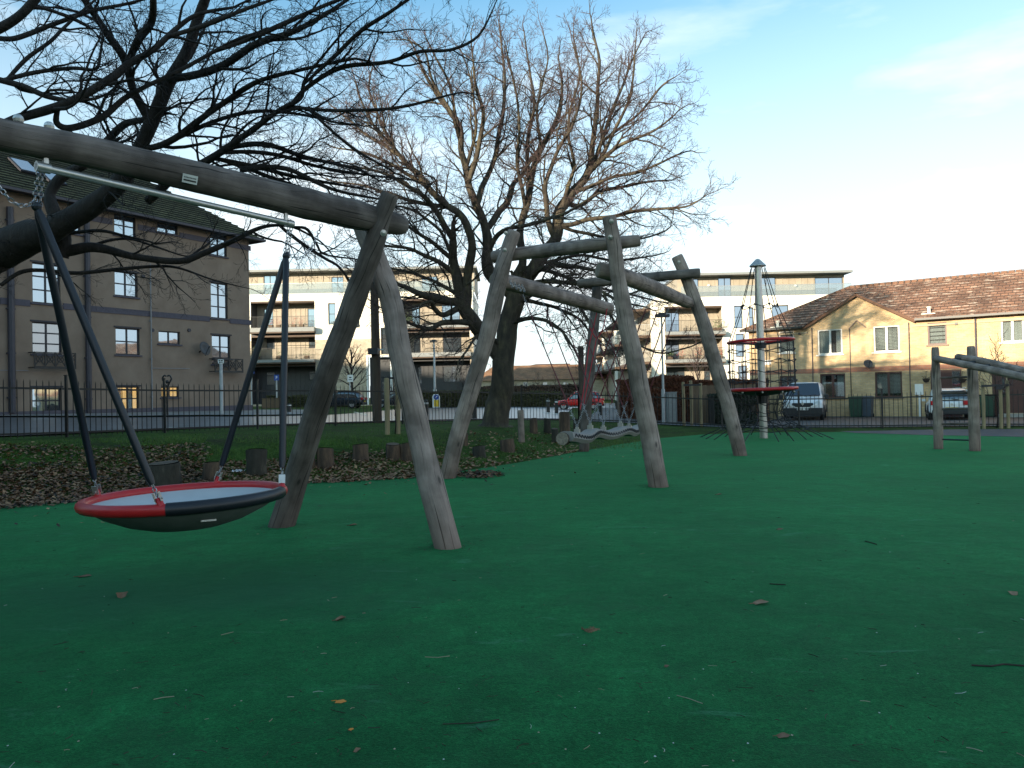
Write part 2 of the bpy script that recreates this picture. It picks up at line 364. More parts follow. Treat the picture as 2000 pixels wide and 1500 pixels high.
def bank_mat():
    m, n, l, b = nmat('grass_bank_soil')
    g = n.new('ShaderNodeNewGeometry')
    x = n.new('ShaderNodeTexNoise'); x.inputs['Scale'].default_value = .8; x.inputs['Detail'].default_value = 8; x.inputs['Roughness'].default_value = .7; l.new(g.outputs['Position'], x.inputs['Vector'])
    y = n.new('ShaderNodeTexNoise'); y.inputs['Scale'].default_value = 14; y.inputs['Detail'].default_value = 6; l.new(g.outputs['Position'], y.inputs['Vector'])
    r1 = ramp(n, [(.32, (.035, .028, .016)), (.46, (.032, .060, .010)), (.7, (.050, .105, .014))]); l.new(x.outputs['Fac'], r1.inputs['Fac'])
    r2 = ramp(n, [(.3, (.55, .55, .5)), (.7, (1.35, 1.35, 1.3))]); l.new(y.outputs['Fac'], r2.inputs['Fac'])
    a = n.new('ShaderNodeMixRGB'); a.blend_type = 'MULTIPLY'; a.inputs['Fac'].default_value = 1; l.new(r1.outputs[0], a.inputs['Color1']); l.new(r2.outputs[0], a.inputs['Color2'])
    l.new(a.outputs[0], b.inputs['Base Color']); b.inputs['Roughness'].default_value = .95; b.inputs['Specular IOR Level'].default_value = .1
    bp = n.new('ShaderNodeBump'); bp.inputs['Strength'].default_value = .8; bp.inputs['Distance'].default_value = .04; l.new(y.outputs['Fac'], bp.inputs['Height']); l.new(bp.outputs[0], b.inputs['Normal'])
    return m
M['ground'] = bank_mat()
M['road'] = noisemat('wet_asphalt', [(.35, (.060, .064, .072)), (.65, (.115, .120, .130))], 1.2, .34, .25, 60, coord='Object')
M['pavement'] = noisemat('pavement_flags', [(.35, (.13, .13, .12)), (.65, (.22, .21, .20))], 2.0, .7, .2, 30)
M['tarmac'] = noisemat('old_tarmac', [(.35, (.045, .042, .042)), (.65, (.085, .08, .078))], 1.5, .7, .3, 40)
M['pathgrey'] = noisemat('blue_grey_path', [(.35, (.028, .033, .042)), (.65, (.05, .055, .066))], 3, .7, .2)
M['kerb'] = plain('concrete_kerb', (.30, .29, .27), .8)
M['roadpaint'] = plain('road_paint', (.62, .60, .50), .7)

def brick_mat(name, c1, c2, mortar, sc=1.0, off=0.0, rough=.85):
    """bricks run along UV u (metres), v up (metres)"""
    m, n, l, b = nmat(name)
    t = n.new('ShaderNodeTexCoord')
    k = n.new('ShaderNodeTexBrick'); k.inputs['Scale'].default_value = 1; k.inputs['Brick Width'].default_value = .225*sc; k.inputs['Row Height'].default_value = .075*sc
    k.inputs['Mortar Size'].default_value = .011*sc; k.inputs['Color1'].default_value = (*c1, 1); k.inputs['Color2'].default_value = (*c2, 1); k.inputs['Mortar'].default_value = (*mortar, 1); k.inputs['Bias'].default_value = off
    l.new(t.outputs['UV'], k.inputs['Vector'])
    x = n.new('ShaderNodeTexNoise'); x.inputs['Scale'].default_value = 1.3; x.inputs['Detail'].default_value = 7; x.inputs['Roughness'].default_value = .65; l.new(t.outputs['UV'], x.inputs['Vector'])
    r = ramp(n, [(.3, (.72, .70, .68)), (.7, (1.12, 1.1, 1.08))]); l.new(x.outputs['Fac'], r.inputs['Fac'])
    a = n.new('ShaderNodeMixRGB'); a.blend_type = 'MULTIPLY'; a.inputs['Fac'].default_value = 1; l.new(k.outputs['Color'], a.inputs['Color1']); l.new(r.outputs[0], a.inputs['Color2'])
    l.new(a.outputs[0], b.inputs['Base Color']); b.inputs['Roughness'].default_value = rough
    bp = n.new('ShaderNodeBump'); bp.inputs['Strength'].default_value = .6; bp.inputs['Distance'].default_value = .01; bp.invert = True
    l.new(k.outputs['Fac'], bp.inputs['Height']); l.new(bp.outputs[0], b.inputs['Normal'])
    return m
M['brick_yellow'] = brick_mat('buff_brick', (.68, .48, .26), (.52, .36, .19), (.48, .39, .28))
M['brick_red'] = brick_mat('red_brick', (.42, .17, .10), (.34, .13, .08), (.26, .20, .16))
M['brick_pale'] = brick_mat('pale_brick', (.58, .50, .38), (.46, .38, .28), (.42, .38, .31), 1.6)
def tile_mat(name, cs, streak, rw=.30, rh=.26):
    m, n, l, b = nmat(name)
    t = n.new('ShaderNodeTexCoord')
    k = n.new('ShaderNodeTexBrick'); k.inputs['Scale'].default_value = 1; k.inputs['Brick Width'].default_value = rw; k.inputs['Row Height'].default_value = rh
    k.inputs['Mortar Size'].default_value = .018; k.inputs['Color1'].default_value = (*cs[0], 1); k.inputs['Color2'].default_value = (*cs[1], 1); k.inputs['Mortar'].default_value = (*cs[2], 1)
    l.new(t.outputs['UV'], k.inputs['Vector'])
    mp = n.new('ShaderNodeMapping'); mp.inputs['Scale'].default_value = (1.2, 3.8, 1); l.new(t.outputs['UV'], mp.inputs['Vector'])
    x = n.new('ShaderNodeTexNoise'); x.inputs['Scale'].default_value = 1.4; x.inputs['Detail'].default_value = 6; x.inputs['Roughness'].default_value = .75; l.new(mp.outputs[0], x.inputs['Vector'])
    xr = n.new('ShaderNodeMapRange'); xr.inputs['From Min'].default_value = .54; xr.inputs['From Max'].default_value = .62; xr.inputs['To Max'].default_value = .8; l.new(x.outputs['Fac'], xr.inputs['Value'])
    y = n.new('ShaderNodeTexNoise'); y.inputs['Scale'].default_value = .7; y.inputs['Detail'].default_value = 5; l.new(t.outputs['UV'], y.inputs['Vector'])
    yr = ramp(n, [(.35, (.6, .6, .6)), (.65, (1.2, 1.15, 1.1))]); l.new(y.outputs['Fac'], yr.inputs['Fac'])
    a = n.new('ShaderNodeMixRGB'); a.blend_type = 'MULTIPLY'; a.inputs['Fac'].default_value = 1; l.new(k.outputs['Color'], a.inputs['Color1']); l.new(yr.outputs[0], a.inputs['Color2'])
    s = n.new('ShaderNodeMixRGB'); s.inputs['Color2'].default_value = (*streak, 1); l.new(xr.outputs[0], s.inputs['Fac']); l.new(a.outputs[0], s.inputs['Color1'])
    l.new(s.outputs[0], b.inputs['Base Color']); b.inputs['Roughness'].default_value = .85
    bp = n.new('ShaderNodeBump'); bp.inputs['Strength'].default_value = .7; bp.inputs['Distance'].default_value = .03; bp.invert = True
    l.new(k.outputs['Fac'], bp.inputs['Height']); l.new(bp.outputs[0], b.inputs['Normal'])
    return m
M['tiles'] = tile_mat('brown_roof_tiles', [(.31, .165, .105), (.23, .122, .082), (.08, .05, .04)], (.70, .58, .46))
M['tiles_orange'] = tile_mat('orange_roof_tiles', [(.33, .17, .08), (.28, .14, .07), (.15, .08, .05)], (.36, .24, .15))
M['slate'] = tile_mat('mossy_slates', [(.15, .16, .085), (.11, .12, .075), (.015, .018, .012)], (.12, .13, .06), .5, .30)
M['harl'] = noisemat('brown_harled_render', [(.3, (.225, .165, .122)), (.7, (.300, .228, .172))], 1.1, .95, .5, 40, coord='Object')
M['harl_band'] = plain('purple_grey_band', (.095, .085, .105), .85)
M['cladding'] = noisemat('beige_cladding', [(.3, (.31, .265, .205)), (.7, (.39, .34, .27))], 1.0, .7)
M['dark_clad'] = plain('dark_grey_cladding', (.045, .047, .052), .6)
M['soffit'] = plain('bronze_soffit', (.075, .045, .03), .6)
M['slab'] = plain('grey_balcony_edge', (.22, .23, .23), .6)
M['frame_dark'] = plain('dark_window_frame', (.022, .022, .030), .5)
M['frame_brown'] = plain('brown_window_frame', (.075, .030, .025), .5)
M['frame_white'] = plain('white_window_frame', (.62, .60, .56), .5)
M['door_brown'] = plain('red_brown_door', (.070, .022, .020), .5)
def glass_mat(name, inner, refl, tint=(.9, .95, 1.0), rough=.03, clear=0.0):
    m, n, l, b = nmat(name); out = n['Material Output']
    b.inputs['Base Color'].default_value = (*inner, 1); b.inputs['Roughness'].default_value = .4
    gl = n.new('ShaderNodeBsdfGlossy'); gl.inputs['Color'].default_value = (*tint, 1); gl.inputs['Roughness'].default_value = rough
    g = n.new('ShaderNodeTexNoise'); g.inputs['Scale'].default_value = 1.2; t = n.new('ShaderNodeTexCoord'); l.new(t.outputs['Object'], g.inputs['Vector'])
    bp = n.new('ShaderNodeBump'); bp.inputs['Strength'].default_value = .12; bp.inputs['Distance'].default_value = .02; l.new(g.outputs['Fac'], bp.inputs['Height']); l.new(bp.outputs[0], gl.inputs['Normal'])
    mx = n.new('ShaderNodeMixShader'); mx.inputs['Fac'].default_value = refl
    if clear > 0:
        tr = n.new('ShaderNodeBsdfTransparent'); tr.inputs['Color'].default_value = (.85, .9, .9, 1)
        m1 = n.new('ShaderNodeMixShader'); m1.inputs['Fac'].default_value = clear; l.new(b.outputs[0], m1.inputs[1]); l.new(tr.outputs[0], m1.inputs[2]); l.new(m1.outputs[0], mx.inputs[1])
    else: l.new(b.outputs[0], mx.inputs[1])
    l.new(gl.outputs[0], mx.inputs[2]); l.new(mx.outputs[0], out.inputs['Surface'])
    return m
M['glass_sky'] = glass_mat('sky_reflecting_glass', (.03, .04, .05), .52, (.70, .86, 1.0))
M['glass_mid'] = glass_mat('grey_window_glass', (.06, .07, .08), .30)
M['glass_clear'] = glass_mat('clear_window_glass', (.02, .02, .02), .16, clear=.9)
M['glass_bal'] = glass_mat('balustrade_glass', (.35, .38, .38), .10, clear=.80)
M['glass_car'] = glass_mat('car_glass', (.010, .012, .018), .13)
M['interior'] = plain('dark_room', (.02, .018, .016), .9)
M['curtain'] = noisemat('white_curtain', [(.3, (.45, .44, .42)), (.7, (.72, .70, .66))], 12, .9, stretch=(1, 1, .05))
def emis(name, c, s):
    m, n, l, b = nmat(name); b.inputs['Base Color'].default_value = (.3, .2, .1, 1)
    b.inputs['Emission Color'].default_value = (*c, 1); b.inputs['Emission Strength'].default_value = s; return m
M['lit'] = emis('lit_room_glow', (1, .60, .22), .55)
M['lamp'] = plain('porch_lamp_white', (.85, .80, .70), .4)
M['hedge_red'] = plain('copper_beech_leaf', (.13, .045, .022), .8, var=.45, scale=9)
M['hedge_green'] = plain('dull_hedge_leaf', (.060, .062, .022), .85, var=.4, scale=9)
M['leaf_dark'] = plain('dark_evergreen_leaf', (.020, .030, .018), .7, var=.4, scale=9)
M['brush'] = plain('brown_brush_twig', (.11, .075, .055), .85, var=.4)
M['grass'] = noisemat('grass_blade', [(.3, (.050, .105, .012)), (.7, (.095, .185, .024))], 1.5, .7)
M['leaf'] = noisemat('fallen_leaf_brown', [(.3, (.085, .040, .022)), (.5, (.19, .098, .052)), (.72, (.36, .22, .13))], 7, .8, detail=2)
M['leaf_pale'] = plain('fallen_leaf_pale', (.32, .19, .10), .75, var=.35)
M['leaf_orange'] = plain('fallen_leaf_orange', (.75, .26, .03), .6, var=.15)
M['straw'] = plain('pale_straw', (.36, .31, .22), .8, var=.25)
M['debris'] = plain('dark_twig_debris', (.035, .026, .02), .85)
M['chalk'] = plain('pale_fleck', (.45, .50, .48), .9)
M['green_bin'] = plain('green_bin_plastic', (.018, .055, .035), .5)
M['blue_bin'] = plain('grey_blue_bin_plastic', (.05, .07, .10), .5)
M['yellow'] = plain('yellow_plastic', (.75, .48, .03), .4)
M['blue_sign'] = plain('blue_sign', (.02, .07, .35), .4)
M['car_white'] = plain('white_car_paint', (.72, .73, .75), .25, var=.03)
M['car_red'] = plain('red_car_paint', (.60, .016, .014), .22, var=.05)
M['car_dark'] = plain('dark_car_paint', (.018, .022, .03), .22)
M['tyre'] = plain('tyre_rubber', (.015, .015, .016), .8)
M['rim'] = plain('alloy_wheel', (.45, .46, .48), .35, .7)
M['tail'] = plain('red_tail_light', (.50, .015, .02), .25)
M['lens'] = plain('headlight_lens', (.65, .70, .75), .12)
M['plate_y'] = plain('yellow_number_plate', (.70, .50, .06), .5)
M['pvc'] = plain('grey_downpipe', (.25, .25, .26), .5)
M['downpipe'] = plain('dark_downpipe', (.045, .042, .055), .5)
M['tele'] = noisemat('telegraph_pole_wood', [(.3, (.045, .032, .024)), (.7, (.095, .07, .052))], 8, .9, .3, stretch=(1, 1, .1))
M['flower'] = plain('red_brown_flowers', (.38, .07, .05), .8, var=.4, scale=12)
M['potplant'] = plain('balcony_plant_leaf', (.09, .15, .04), .8, var=.4, scale=12)
M['fencewood'] = noisemat('brown_fence_board', [(.3, (.10, .065, .04)), (.7, (.19, .13, .085))], 4, .85, stretch=(1, 1, .2))
M['litter'] = plain('white_litter', (.75, .75, .78), .6)
# ==================================================================== THE SETTING
# ground sheet
def sheet(name, xs, ys, fz, mat, kind='structure'):
    nx, ny = len(xs), len(ys)
    vs = [(x, y, fz(x, y)) for y in ys for x in xs]
    fs = [(j*nx+i, j*nx+i+1, (j+1)*nx+i+1, (j+1)*nx+i) for j in range(ny-1) for i in range(nx-1)]
    mb = MB(); mb.add(vs, fs); return tag(mb.build(name, mat, smooth=True), kind=kind)
xs = [-700, -400, -200, -120, -80, -60, -45, -35]+list(np.arange(-28, 30.01, .8))+[35, 45, 60, 80, 120, 200, 400, 700]
ys = [-400, -200, -100, -50, -25, -12, -4, 0, 4]+list(np.arange(6, 34, .7))+[35, 37, 39, 42, 45, 48, 52, 56, 60, 65, 70, 75, 80, 90, 100, 110, 120, 150, 200, 300, 500, 900]
def gz(x, y):
    z = zt(x, y); s = edge_s(x, y)
    return z-.05+.05*sstep(0, .9, s)
sheet('ground', xs, ys, gz, M['ground'])
# green play surface, a flat slab whose edge follows the bank
def jag(pts):
    out = []
    for (a, b) in zip(pts[:-1], pts[1:]):
        L = math.dist(a, b); k = max(1, int(L/.25)) if L < 14 else 1
        for i in range(k):
            t = i/k; x, y = lerp(a[0], b[0], t), lerp(a[1], b[1], t)
            if k > 1: y += .07*(mnoise.noise(Vector((x*2.2, y*2.2, 0)))+.6*mnoise.noise(Vector((x*7, y*7, 3))))
            out.append((x, y))
    out.append(pts[-1]); return out
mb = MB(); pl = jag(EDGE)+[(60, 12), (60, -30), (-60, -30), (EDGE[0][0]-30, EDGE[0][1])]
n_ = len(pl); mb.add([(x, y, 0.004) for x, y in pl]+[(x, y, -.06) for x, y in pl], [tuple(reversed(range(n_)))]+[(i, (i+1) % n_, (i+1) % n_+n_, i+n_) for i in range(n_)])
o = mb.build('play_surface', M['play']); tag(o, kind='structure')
def ribbon(name, near, far, mat, lift, nsub=10, nlen=6):
    """draped strip between two polylines given in plan"""
    def res(P, n):
        D = [0]
        for a, b in zip(P[:-1], P[1:]): D.append(D[-1]+math.dist(a[:2], b[:2]))
        return [tuple(np.interp(D[-1]*i/n, D, [p[k] for p in P]) for k in (0, 1)) for i in range(n+1)]
    n = nlen*max(len(near), len(far)); A, B = res(near, n), res(far, n); mb = MB()
    vs = []
    for a, b in zip(A, B):
        for k in range(nsub+1):
            t = k/nsub; x, y = lerp(a[0], b[0], t), lerp(a[1], b[1], t); vs.append((x, y, zt(x, y)+lift))
    fs = [(i*(nsub+1)+k, (i+1)*(nsub+1)+k, (i+1)*(nsub+1)+k+1, i*(nsub+1)+k+1) for i in range(n) for k in range(nsub)]
    mb.add(vs, fs); return tag(mb.build(name, mat, smooth=True), kind='structure')
def P2(px, py): q = GT(px, py); return (q.x, q.y)

# fence lines (plan points)
FL = [(-17.5, 10.5), (-12.6, 13.2)]+[U(x, 800, d)[:2] for x, d in ((0, 15.2), (300, 18.6), (600, 22.0), (800, 24.8), (960, 27.2), (1130, 29.2))]
FL = [(float(a), float(b)) for a, b in FL]
FR = [U(x, 800, d)[:2] for x, d in ((1130, 29.2), (1350, 28.4), (1500, 27.4), (1650, 26.4), (2000, 24.4), (2300, 22.8))]
FR = [(float(a), float(b)) for a, b in FR]
def offs(P, d):
    out = []
    for i, p in enumerate(P):
        a, b = P[max(i-1, 0)], P[min(i+1, len(P)-1)]; dx, dy = b[0]-a[0], b[1]-a[1]; L = math.hypot(dx, dy); out.append((p[0]-dy/L*d, p[1]+dx/L*d))
    return out
# road beyond the railing on the left, pavement in front of the flats
road_far = [(-27, 21), (-21.5, 29)] + [P2(250, 817), P2(480, 815), P2(640, 812), P2(720, 806), P2(800, 797), P2(950, 795), P2(1120, 795)]
ribbon('road', offs(FL, 1.2), road_far, M['road'], .03, 12)
pv_far = [(-26, 24), (-20.0, 31.5), P2(250, 806), P2(480, 803), P2(640, 803)]
ribbon('pavement', road_far[:5], pv_far, M['pavement'], .09, 4)
# car park tarmac in front of the brick houses
ribbon('parking_area', offs(FR, .35), [P2(1180, 796), P2(1330, 797), P2(1460, 806), P2(1650, 806), P2(2000, 800), P2(2350, 806)], M['tarmac'], .03, 12)
ribbon('side_path', [G(1670, 846)[:2], G(1800, 850)[:2], G(2000, 854)[:2], G(2300, 858)[:2]], [G(1640, 843)[:2], G(1800, 842)[:2], G(2000, 842)[:2], G(2300, 843)[:2]], M['pathgrey'], .012, 3)
# far road at the junction in the middle
ribbon('side_road', [P2(1120, 797), P2(1180, 797), P2(1300, 800)], [P2(1000, 789), P2(1120, 788), P2(1230, 788)], M['road'], .035, 5)
# painted lines
mb = MB()
for (a, b) in (((692, 806), (716, 812)), ((1060, 806), (1120, 814)), ((330, 838), (372, 838)), ((430, 836), (450, 836)), ((560, 832), (580, 831))):
    p, q = GT(*a), GT(*b); mb.bar(p+Vector((0, 0, .036)), q+Vector((0, 0, .036)), .12, .006)
tag(mb.build('road_marking', M['roadpaint']), kind='structure')

# ==================================================================== buildings
ZU = Vector((0, 0, 1))
class Facade:
    def __init__(s, O, e):
        s.O = Vector(O); s.e = Vector((e[0], e[1], 0)).normalized(); s.n = Vector((s.e.y, -s.e.x, 0))   # n points at the viewer when e runs to the right
    def uv(s, px, py):
        r = ray(px, py); C = Vector((0, 0, CAM_H)); k = (s.O-C).dot(s.n)/r.dot(s.n); p = C+r*k
        return ((p-s.O).dot(s.e), p.z)
    def at(s, u, z, off=0.0): return Vector((s.O.x+s.e.x*u+s.n.x*off, s.O.y+s.e.y*u+s.n.y*off, z))
    def rect(s, x0, y0, x1, y1):
        u0, za = s.uv(x0, (y0+y1)/2); u1, zb = s.uv(x1, (y0+y1)/2); um, z1 = s.uv((x0+x1)/2, y0); um, z0 = s.uv((x0+x1)/2, y1)
        return (u0, z0, u1, z1)
    def wall(s, mb, u0, z0, u1, z1, holes, depth=.14, off=0.0):
        us = sorted({u0, u1}|{min(max(h[k], u0), u1) for h in holes for k in (0, 2)}); zs = sorted({z0, z1}|{min(max(h[k], z0), z1) for h in holes for k in (1, 3)})
        for a, b in zip(us[:-1], us[1:]):
            for c, d in zip(zs[:-1], zs[1:]):
                if b-a < 1e-4 or d-c < 1e-4: continue
                mu, mz = (a+b)/2, (c+d)/2
                if any(h[0] < mu < h[2] and h[1] < mz < h[3] for h in holes): continue
                i = mb.add([s.at(a, c, off), s.at(b, c, off), s.at(b, d, off), s.at(a, d, off)], [(0, 1, 2, 3)])
                for k, w in enumerate(((a, c), (b, c), (b, d), (a, d))): mb.uv[i+k] = w
        for (a, c, b, d) in holes:
            for p, q in (((a, c), (b, c)), ((b, c), (b, d)), ((b, d), (a, d)), ((a, d), (a, c))):
                i = mb.add([s.at(*p, off), s.at(*q, off), s.at(*q, off-depth), s.at(*p, off-depth)], [(3, 2, 1, 0)])
                for k, w in enumerate((p, q, q, p)): mb.uv[i+k] = (w[0]+(.1 if k > 1 else 0), w[1])
    def bx(s, mb, u0, z0, u1, z1, o0, o1):
        """box on the facade from offset o0 to o1"""
        mb.box(s.at((u0+u1)/2, (z0+z1)/2, (o0+o1)/2), abs(u1-u0), abs(o1-o0), abs(z1-z0), (s.e, s.n, ZU))
def window(F, bld, r, nx=2, nz=2, frame='frame_dark', glass='glass_sky', sill=None, depth=.14, fw=.055, back=None, label=None, off=0.0, curtain=None, blind=None, lintel=None, bars=.035):
    u0, z0, u1, z1 = r
    f = MB(); d0, d1 = off-depth, off-depth+.06
    F.bx(f, u0, z0, u0+fw, z1, d0, d1); F.bx(f, u1-fw, z0, u1, z1, d0, d1); F.bx(f, u0+fw, z1-fw, u1-fw, z1, d0, d1); F.bx(f, u0+fw, z0, u1-fw, z0+fw, d0, d1)
    for i in range(1, nx): u = lerp(u0, u1, i/nx); F.bx(f, u-bars, z0+fw, u+bars, z1-fw, d0+.001, d1-.004)
    for j in range(1, nz): z = lerp(z0, z1, j/nz); F.bx(f, u0+fw, z-bars*.8, u1-fw, z+bars*.8, d0+.002, d1-.008)
    fo = f.build('window', M[frame], bld); ORIG[fo] = ORIG[bld]
    if label: fo['label'] = label
    for i in range(nx):
        for j in range(nz):
            g = MB(); a, b = lerp(u0, u1, i/nx)+bars*.9, lerp(u0, u1, (i+1)/nx)-bars*.9; c, d = lerp(z0, z1, j/nz)+bars*.7, lerp(z0, z1, (j+1)/nz)-bars*.7
            F.bx(g, a, c, b, d, d0+.016, d0+.028); g.build('pane', M[glass], fo)
    if back: g = MB(); F.bx(g, u0, z0, u1, z1, d0-.55, d0-.50); F.bx(g, u0-.02, z0, u0, z1, d0-.5, d0-.002); F.bx(g, u1, z0, u1+.02, z1, d0-.5, d0-.002); F.bx(g, u0, z1, u1, z1+.02, d0-.5, d0-.002); g.build('room_backing', M[back], fo)
    if curtain:
        for (a, b) in curtain:
            g = MB(); n = 7
            for k in range(n):
                ua, ub = lerp(lerp(u0, u1, a), lerp(u0, u1, b), k/n), lerp(lerp(u0, u1, a), lerp(u0, u1, b), (k+1)/n)
                F.bx(g, ua, z0+.03, ub, z1-.03, d0-.10-.02*(k % 2), d0-.08-.02*(k % 2))
            g.build('curtain', M['curtain'], fo)
    if blind:
        g = MB(); n = blind[0]
        for k in range(n):
            z = lerp(z1-.04, lerp(z1, z0, blind[1]), (k+.5)/n); h = (z1-z0)*blind[1]/n*.72
            F.bx(g, u0+.06, z-h/2, u1-.06, z+h/2, d0-.09, d0-.08)
        o = g.build('blind', M['curtain'], fo)
    if sill: g = MB(); F.bx(g, u0-.08, z0-.07, u1+.08, z0-.003, off-depth*.5, off+.07); g.build('sill', M[sill], fo)
    if lintel: g = MB(); F.bx(g, u0-.08, z1+.003, u1+.08, z1+.075, off-.02, off+.03); g.build('lintel', M[lintel], fo)
    return fo
def railing(F, bld, u0, z0, u1, z1, off, step=.12, mat='black_metal', name='railing', back_to=None):
    g = MB(); F.bx(g, u0, z1-.03, u1, z1, off-.02, off+.02); F.bx(g, u0, z0+.05, u1, z0+.08, off-.02, off+.02)
    n = max(2, int((u1-u0)/step))
    for i in range(n+1): u = lerp(u0+.01, u1-.01, i/n); F.bx(g, u-.01, z0, u+.01, z1-.01, off-.01, off+.01)
    if back_to is not None:
        for u in (u0, u1):
            F.bx(g, u-.015, z1-.03, u+.015, z1, back_to, off); m = max(1, int(abs(off-back_to)/step))
            for i in range(m): o = lerp(back_to, off, i/m); F.bx(g, u-.01, z0, u+.01, z1-.01, o-.01, o+.01)
    o = g.build(name, M[mat], bld); o['kind'] = 'stuff'; return o

# ---------------------------------------------------------- left block of flats (brown harling, four storeys)
A0 = U(0, 800, 30.7); A1 = U(489, 800, 41.5)
FLt = Facade((A0.x, A0.y, 0), (A1.x-A0.x, A1.y-A0.y))
bl = thing('flats_building', (A1.x, A1.y, 0), 'long brown harled four storey flats with mossy roof behind the railing', 'building')
LEN = FLt.uv(489, 700)[0]; zE = FLt.uv(470, 462)[1]; zB = .3
uL = -16.0
wins = []   # (rect px, nx, nz, glass, opts)
def W(x0, y0, x1, y1, nx, nz, **k): wins.append((FLt.rect(x0, y0, x1, y1), nx, nz, k))
W(63, 515, 118, 593, 2, 3); W(224, 531, 269, 579, 2, 2); W(412, 553, 445, 622, 2, 3)
W(63, 630, 121, 692, 2, 3, glass='glass_mid'); W(226, 641, 273, 693, 2, 2); W(310, 647, 352, 672, 2, 1); W(414, 655, 450, 700, 2, 2)
W(223, 421, 265, 461, 2, 2); W(307, 437, 347, 456, 2, 1); W(411, 457, 443, 500, 2, 2); W(130, 430, 158, 456, 2, 1)
W(63, 757, 120, 808, 2, 2); W(230, 755, 272, 802, 2, 2, glass='glass_clear', back='lit', curtain=[(0, .28), (.62, .8)]); W(315, 755, 350, 776, 2, 1, glass='glass_clear', back='lit')
W(414, 702, 449, 712, 2, 1, glass='glass_mid')
# second copies of the bay further left, out of frame
wins.append(((-7, 3.0, -5.4, 4.6), 2, 2, {})); wins.append(((-7, 5.8, -5.4, 7.4), 2, 2, {}))
mb = MB(); FLt.wall(mb, uL, zB, LEN, zE, [w[0] for w in wins]); mb.build('wall', M['harl'], bl)
mb = MB()
c = [FLt.at(LEN, zB), FLt.at(LEN, zB, -9), FLt.at(LEN, zE, -9), FLt.at(LEN, zE)]; mb.quad(*c)
c = [FLt.at(uL, zB, -9), FLt.at(uL, zB), FLt.at(uL, zE), FLt.at(uL, zE, -9)]; mb.quad(*c)
mb.quad(FLt.at(LEN, zB, -9), FLt.at(uL, zB, -9), FLt.at(uL, zE, -9), FLt.at(LEN, zE, -9)); mb.build('side_wall', M['harl'], bl)
for r, nx, nz_, k in wins:
    window(FLt, bl, r, nx, nz_, sill='harl_band', lintel='frame_dark' if r[3]-r[1] > 1 else None, **k)
def band(ya, yb, xa, xb):
    u0, z0 = FLt.uv(xa, ya); u1, z1 = FLt.uv(xb, yb); z = (z0+z1)/2; u1 = max(u1, LEN) if xb > 480 else u1; g = MB()
    cut = sorted([(max(u0, w[0][0]-.1), w[0][2]+.1) for w in wins if w[0][1]-.08 < z+.12 and w[0][3]+.08 > z-.12])
    a = u0
    for c0, c1 in cut+[(u1, None)]:
        if c0 > a: g = MB(); FLt.bx(g, a, z-.13, c0, z+.13, .003, .035); g.build('string_course', M['harl_band'], bl)
        if c1 is not None: a = c1
band(589, 629, 0, 490); band(425, 485, 170, 489)
u0, z0 = FLt.uv(0, 589); g = MB(); FLt.bx(g, uL, z0-.13, u0, z0+.13, .003, .035); g.build('string_course', M['harl_band'], bl)
for x, y0, y1, w, m_ in ((17, 405, 806, .13, 'downpipe'), (167, 420, 806, .12, 'downpipe'), (291, 515, 800, .03, 'pvc')):
    u, z1 = FLt.uv(x, y0); _, z0 = FLt.uv(x, y1); g = MB(); g.cyl(FLt.at(u, max(z0, 1.0), .10), FLt.at(u, z1, .10), w, n=8)
    for z in np.arange(z0+.6, z1, 1.8): FLt.bx(g, u-w*1.25, z-.03, u+w*1.25, z+.03, .0, .12)
    g.build('downpipe', M[m_], bl)
g = MB()
for a, b in (((294, 719), (370, 720)), ((226, 605), (290, 609)), ((0, 723), (55, 724))):
    p = FLt.uv(*a); q = FLt.uv(*b); g.bar(FLt.at(*p, .02), FLt.at(*q, .02), .03)
o = g.build('surface_cable', M['pvc'], bl)
g = MB()
for x, y in ((297, 645), (369, 645), (279, 540)):
    p = FLt.uv(x, y); g.cyl(FLt.at(*p, 0), FLt.at(*p, .06), .09, n=10)
g.build('wall_vent', M['downpipe'], bl)
# base course and roof
g = MB(); FLt.bx(g, uL, zB, LEN+.02, 1.15, .003, .08); g.build('base_course', M['harl_band'], bl)
roofw = 10.4; zR = zE+3.6
g = MB()
def rq(pts, uvs):
    i = g.add(pts, [tuple(range(len(pts)))])
    for k, w in enumerate(uvs): g.uv[i+k] = w
ov = .55; hip = 4.7
pa, pb = FLt.at(uL, zE-.05, ov), FLt.at(LEN+ov, zE-.05, ov); pc, pd = FLt.at(LEN-hip, zR, -4.5), FLt.at(uL, zR, -4.5)
pe, pf = FLt.at(LEN+ov, zE-.05, -9-ov), FLt.at(uL, zE-.05, -9-ov)
sl_ = math.hypot(4.5+ov, 3.6)
rq([pa, pb, pc, pd], [(uL, 0), (LEN+ov, 0), (LEN-hip, sl_), (uL, sl_)]); rq([pb, pe, pc], [(0, 0), (9+2*ov, 0), (5, sl_+.6)]); rq([pe, pf, pd, pc], [(0, 0), (40, 0), (40, sl_), (5, sl_)])
mb_roof = g.build('roof', M['slate'], bl)
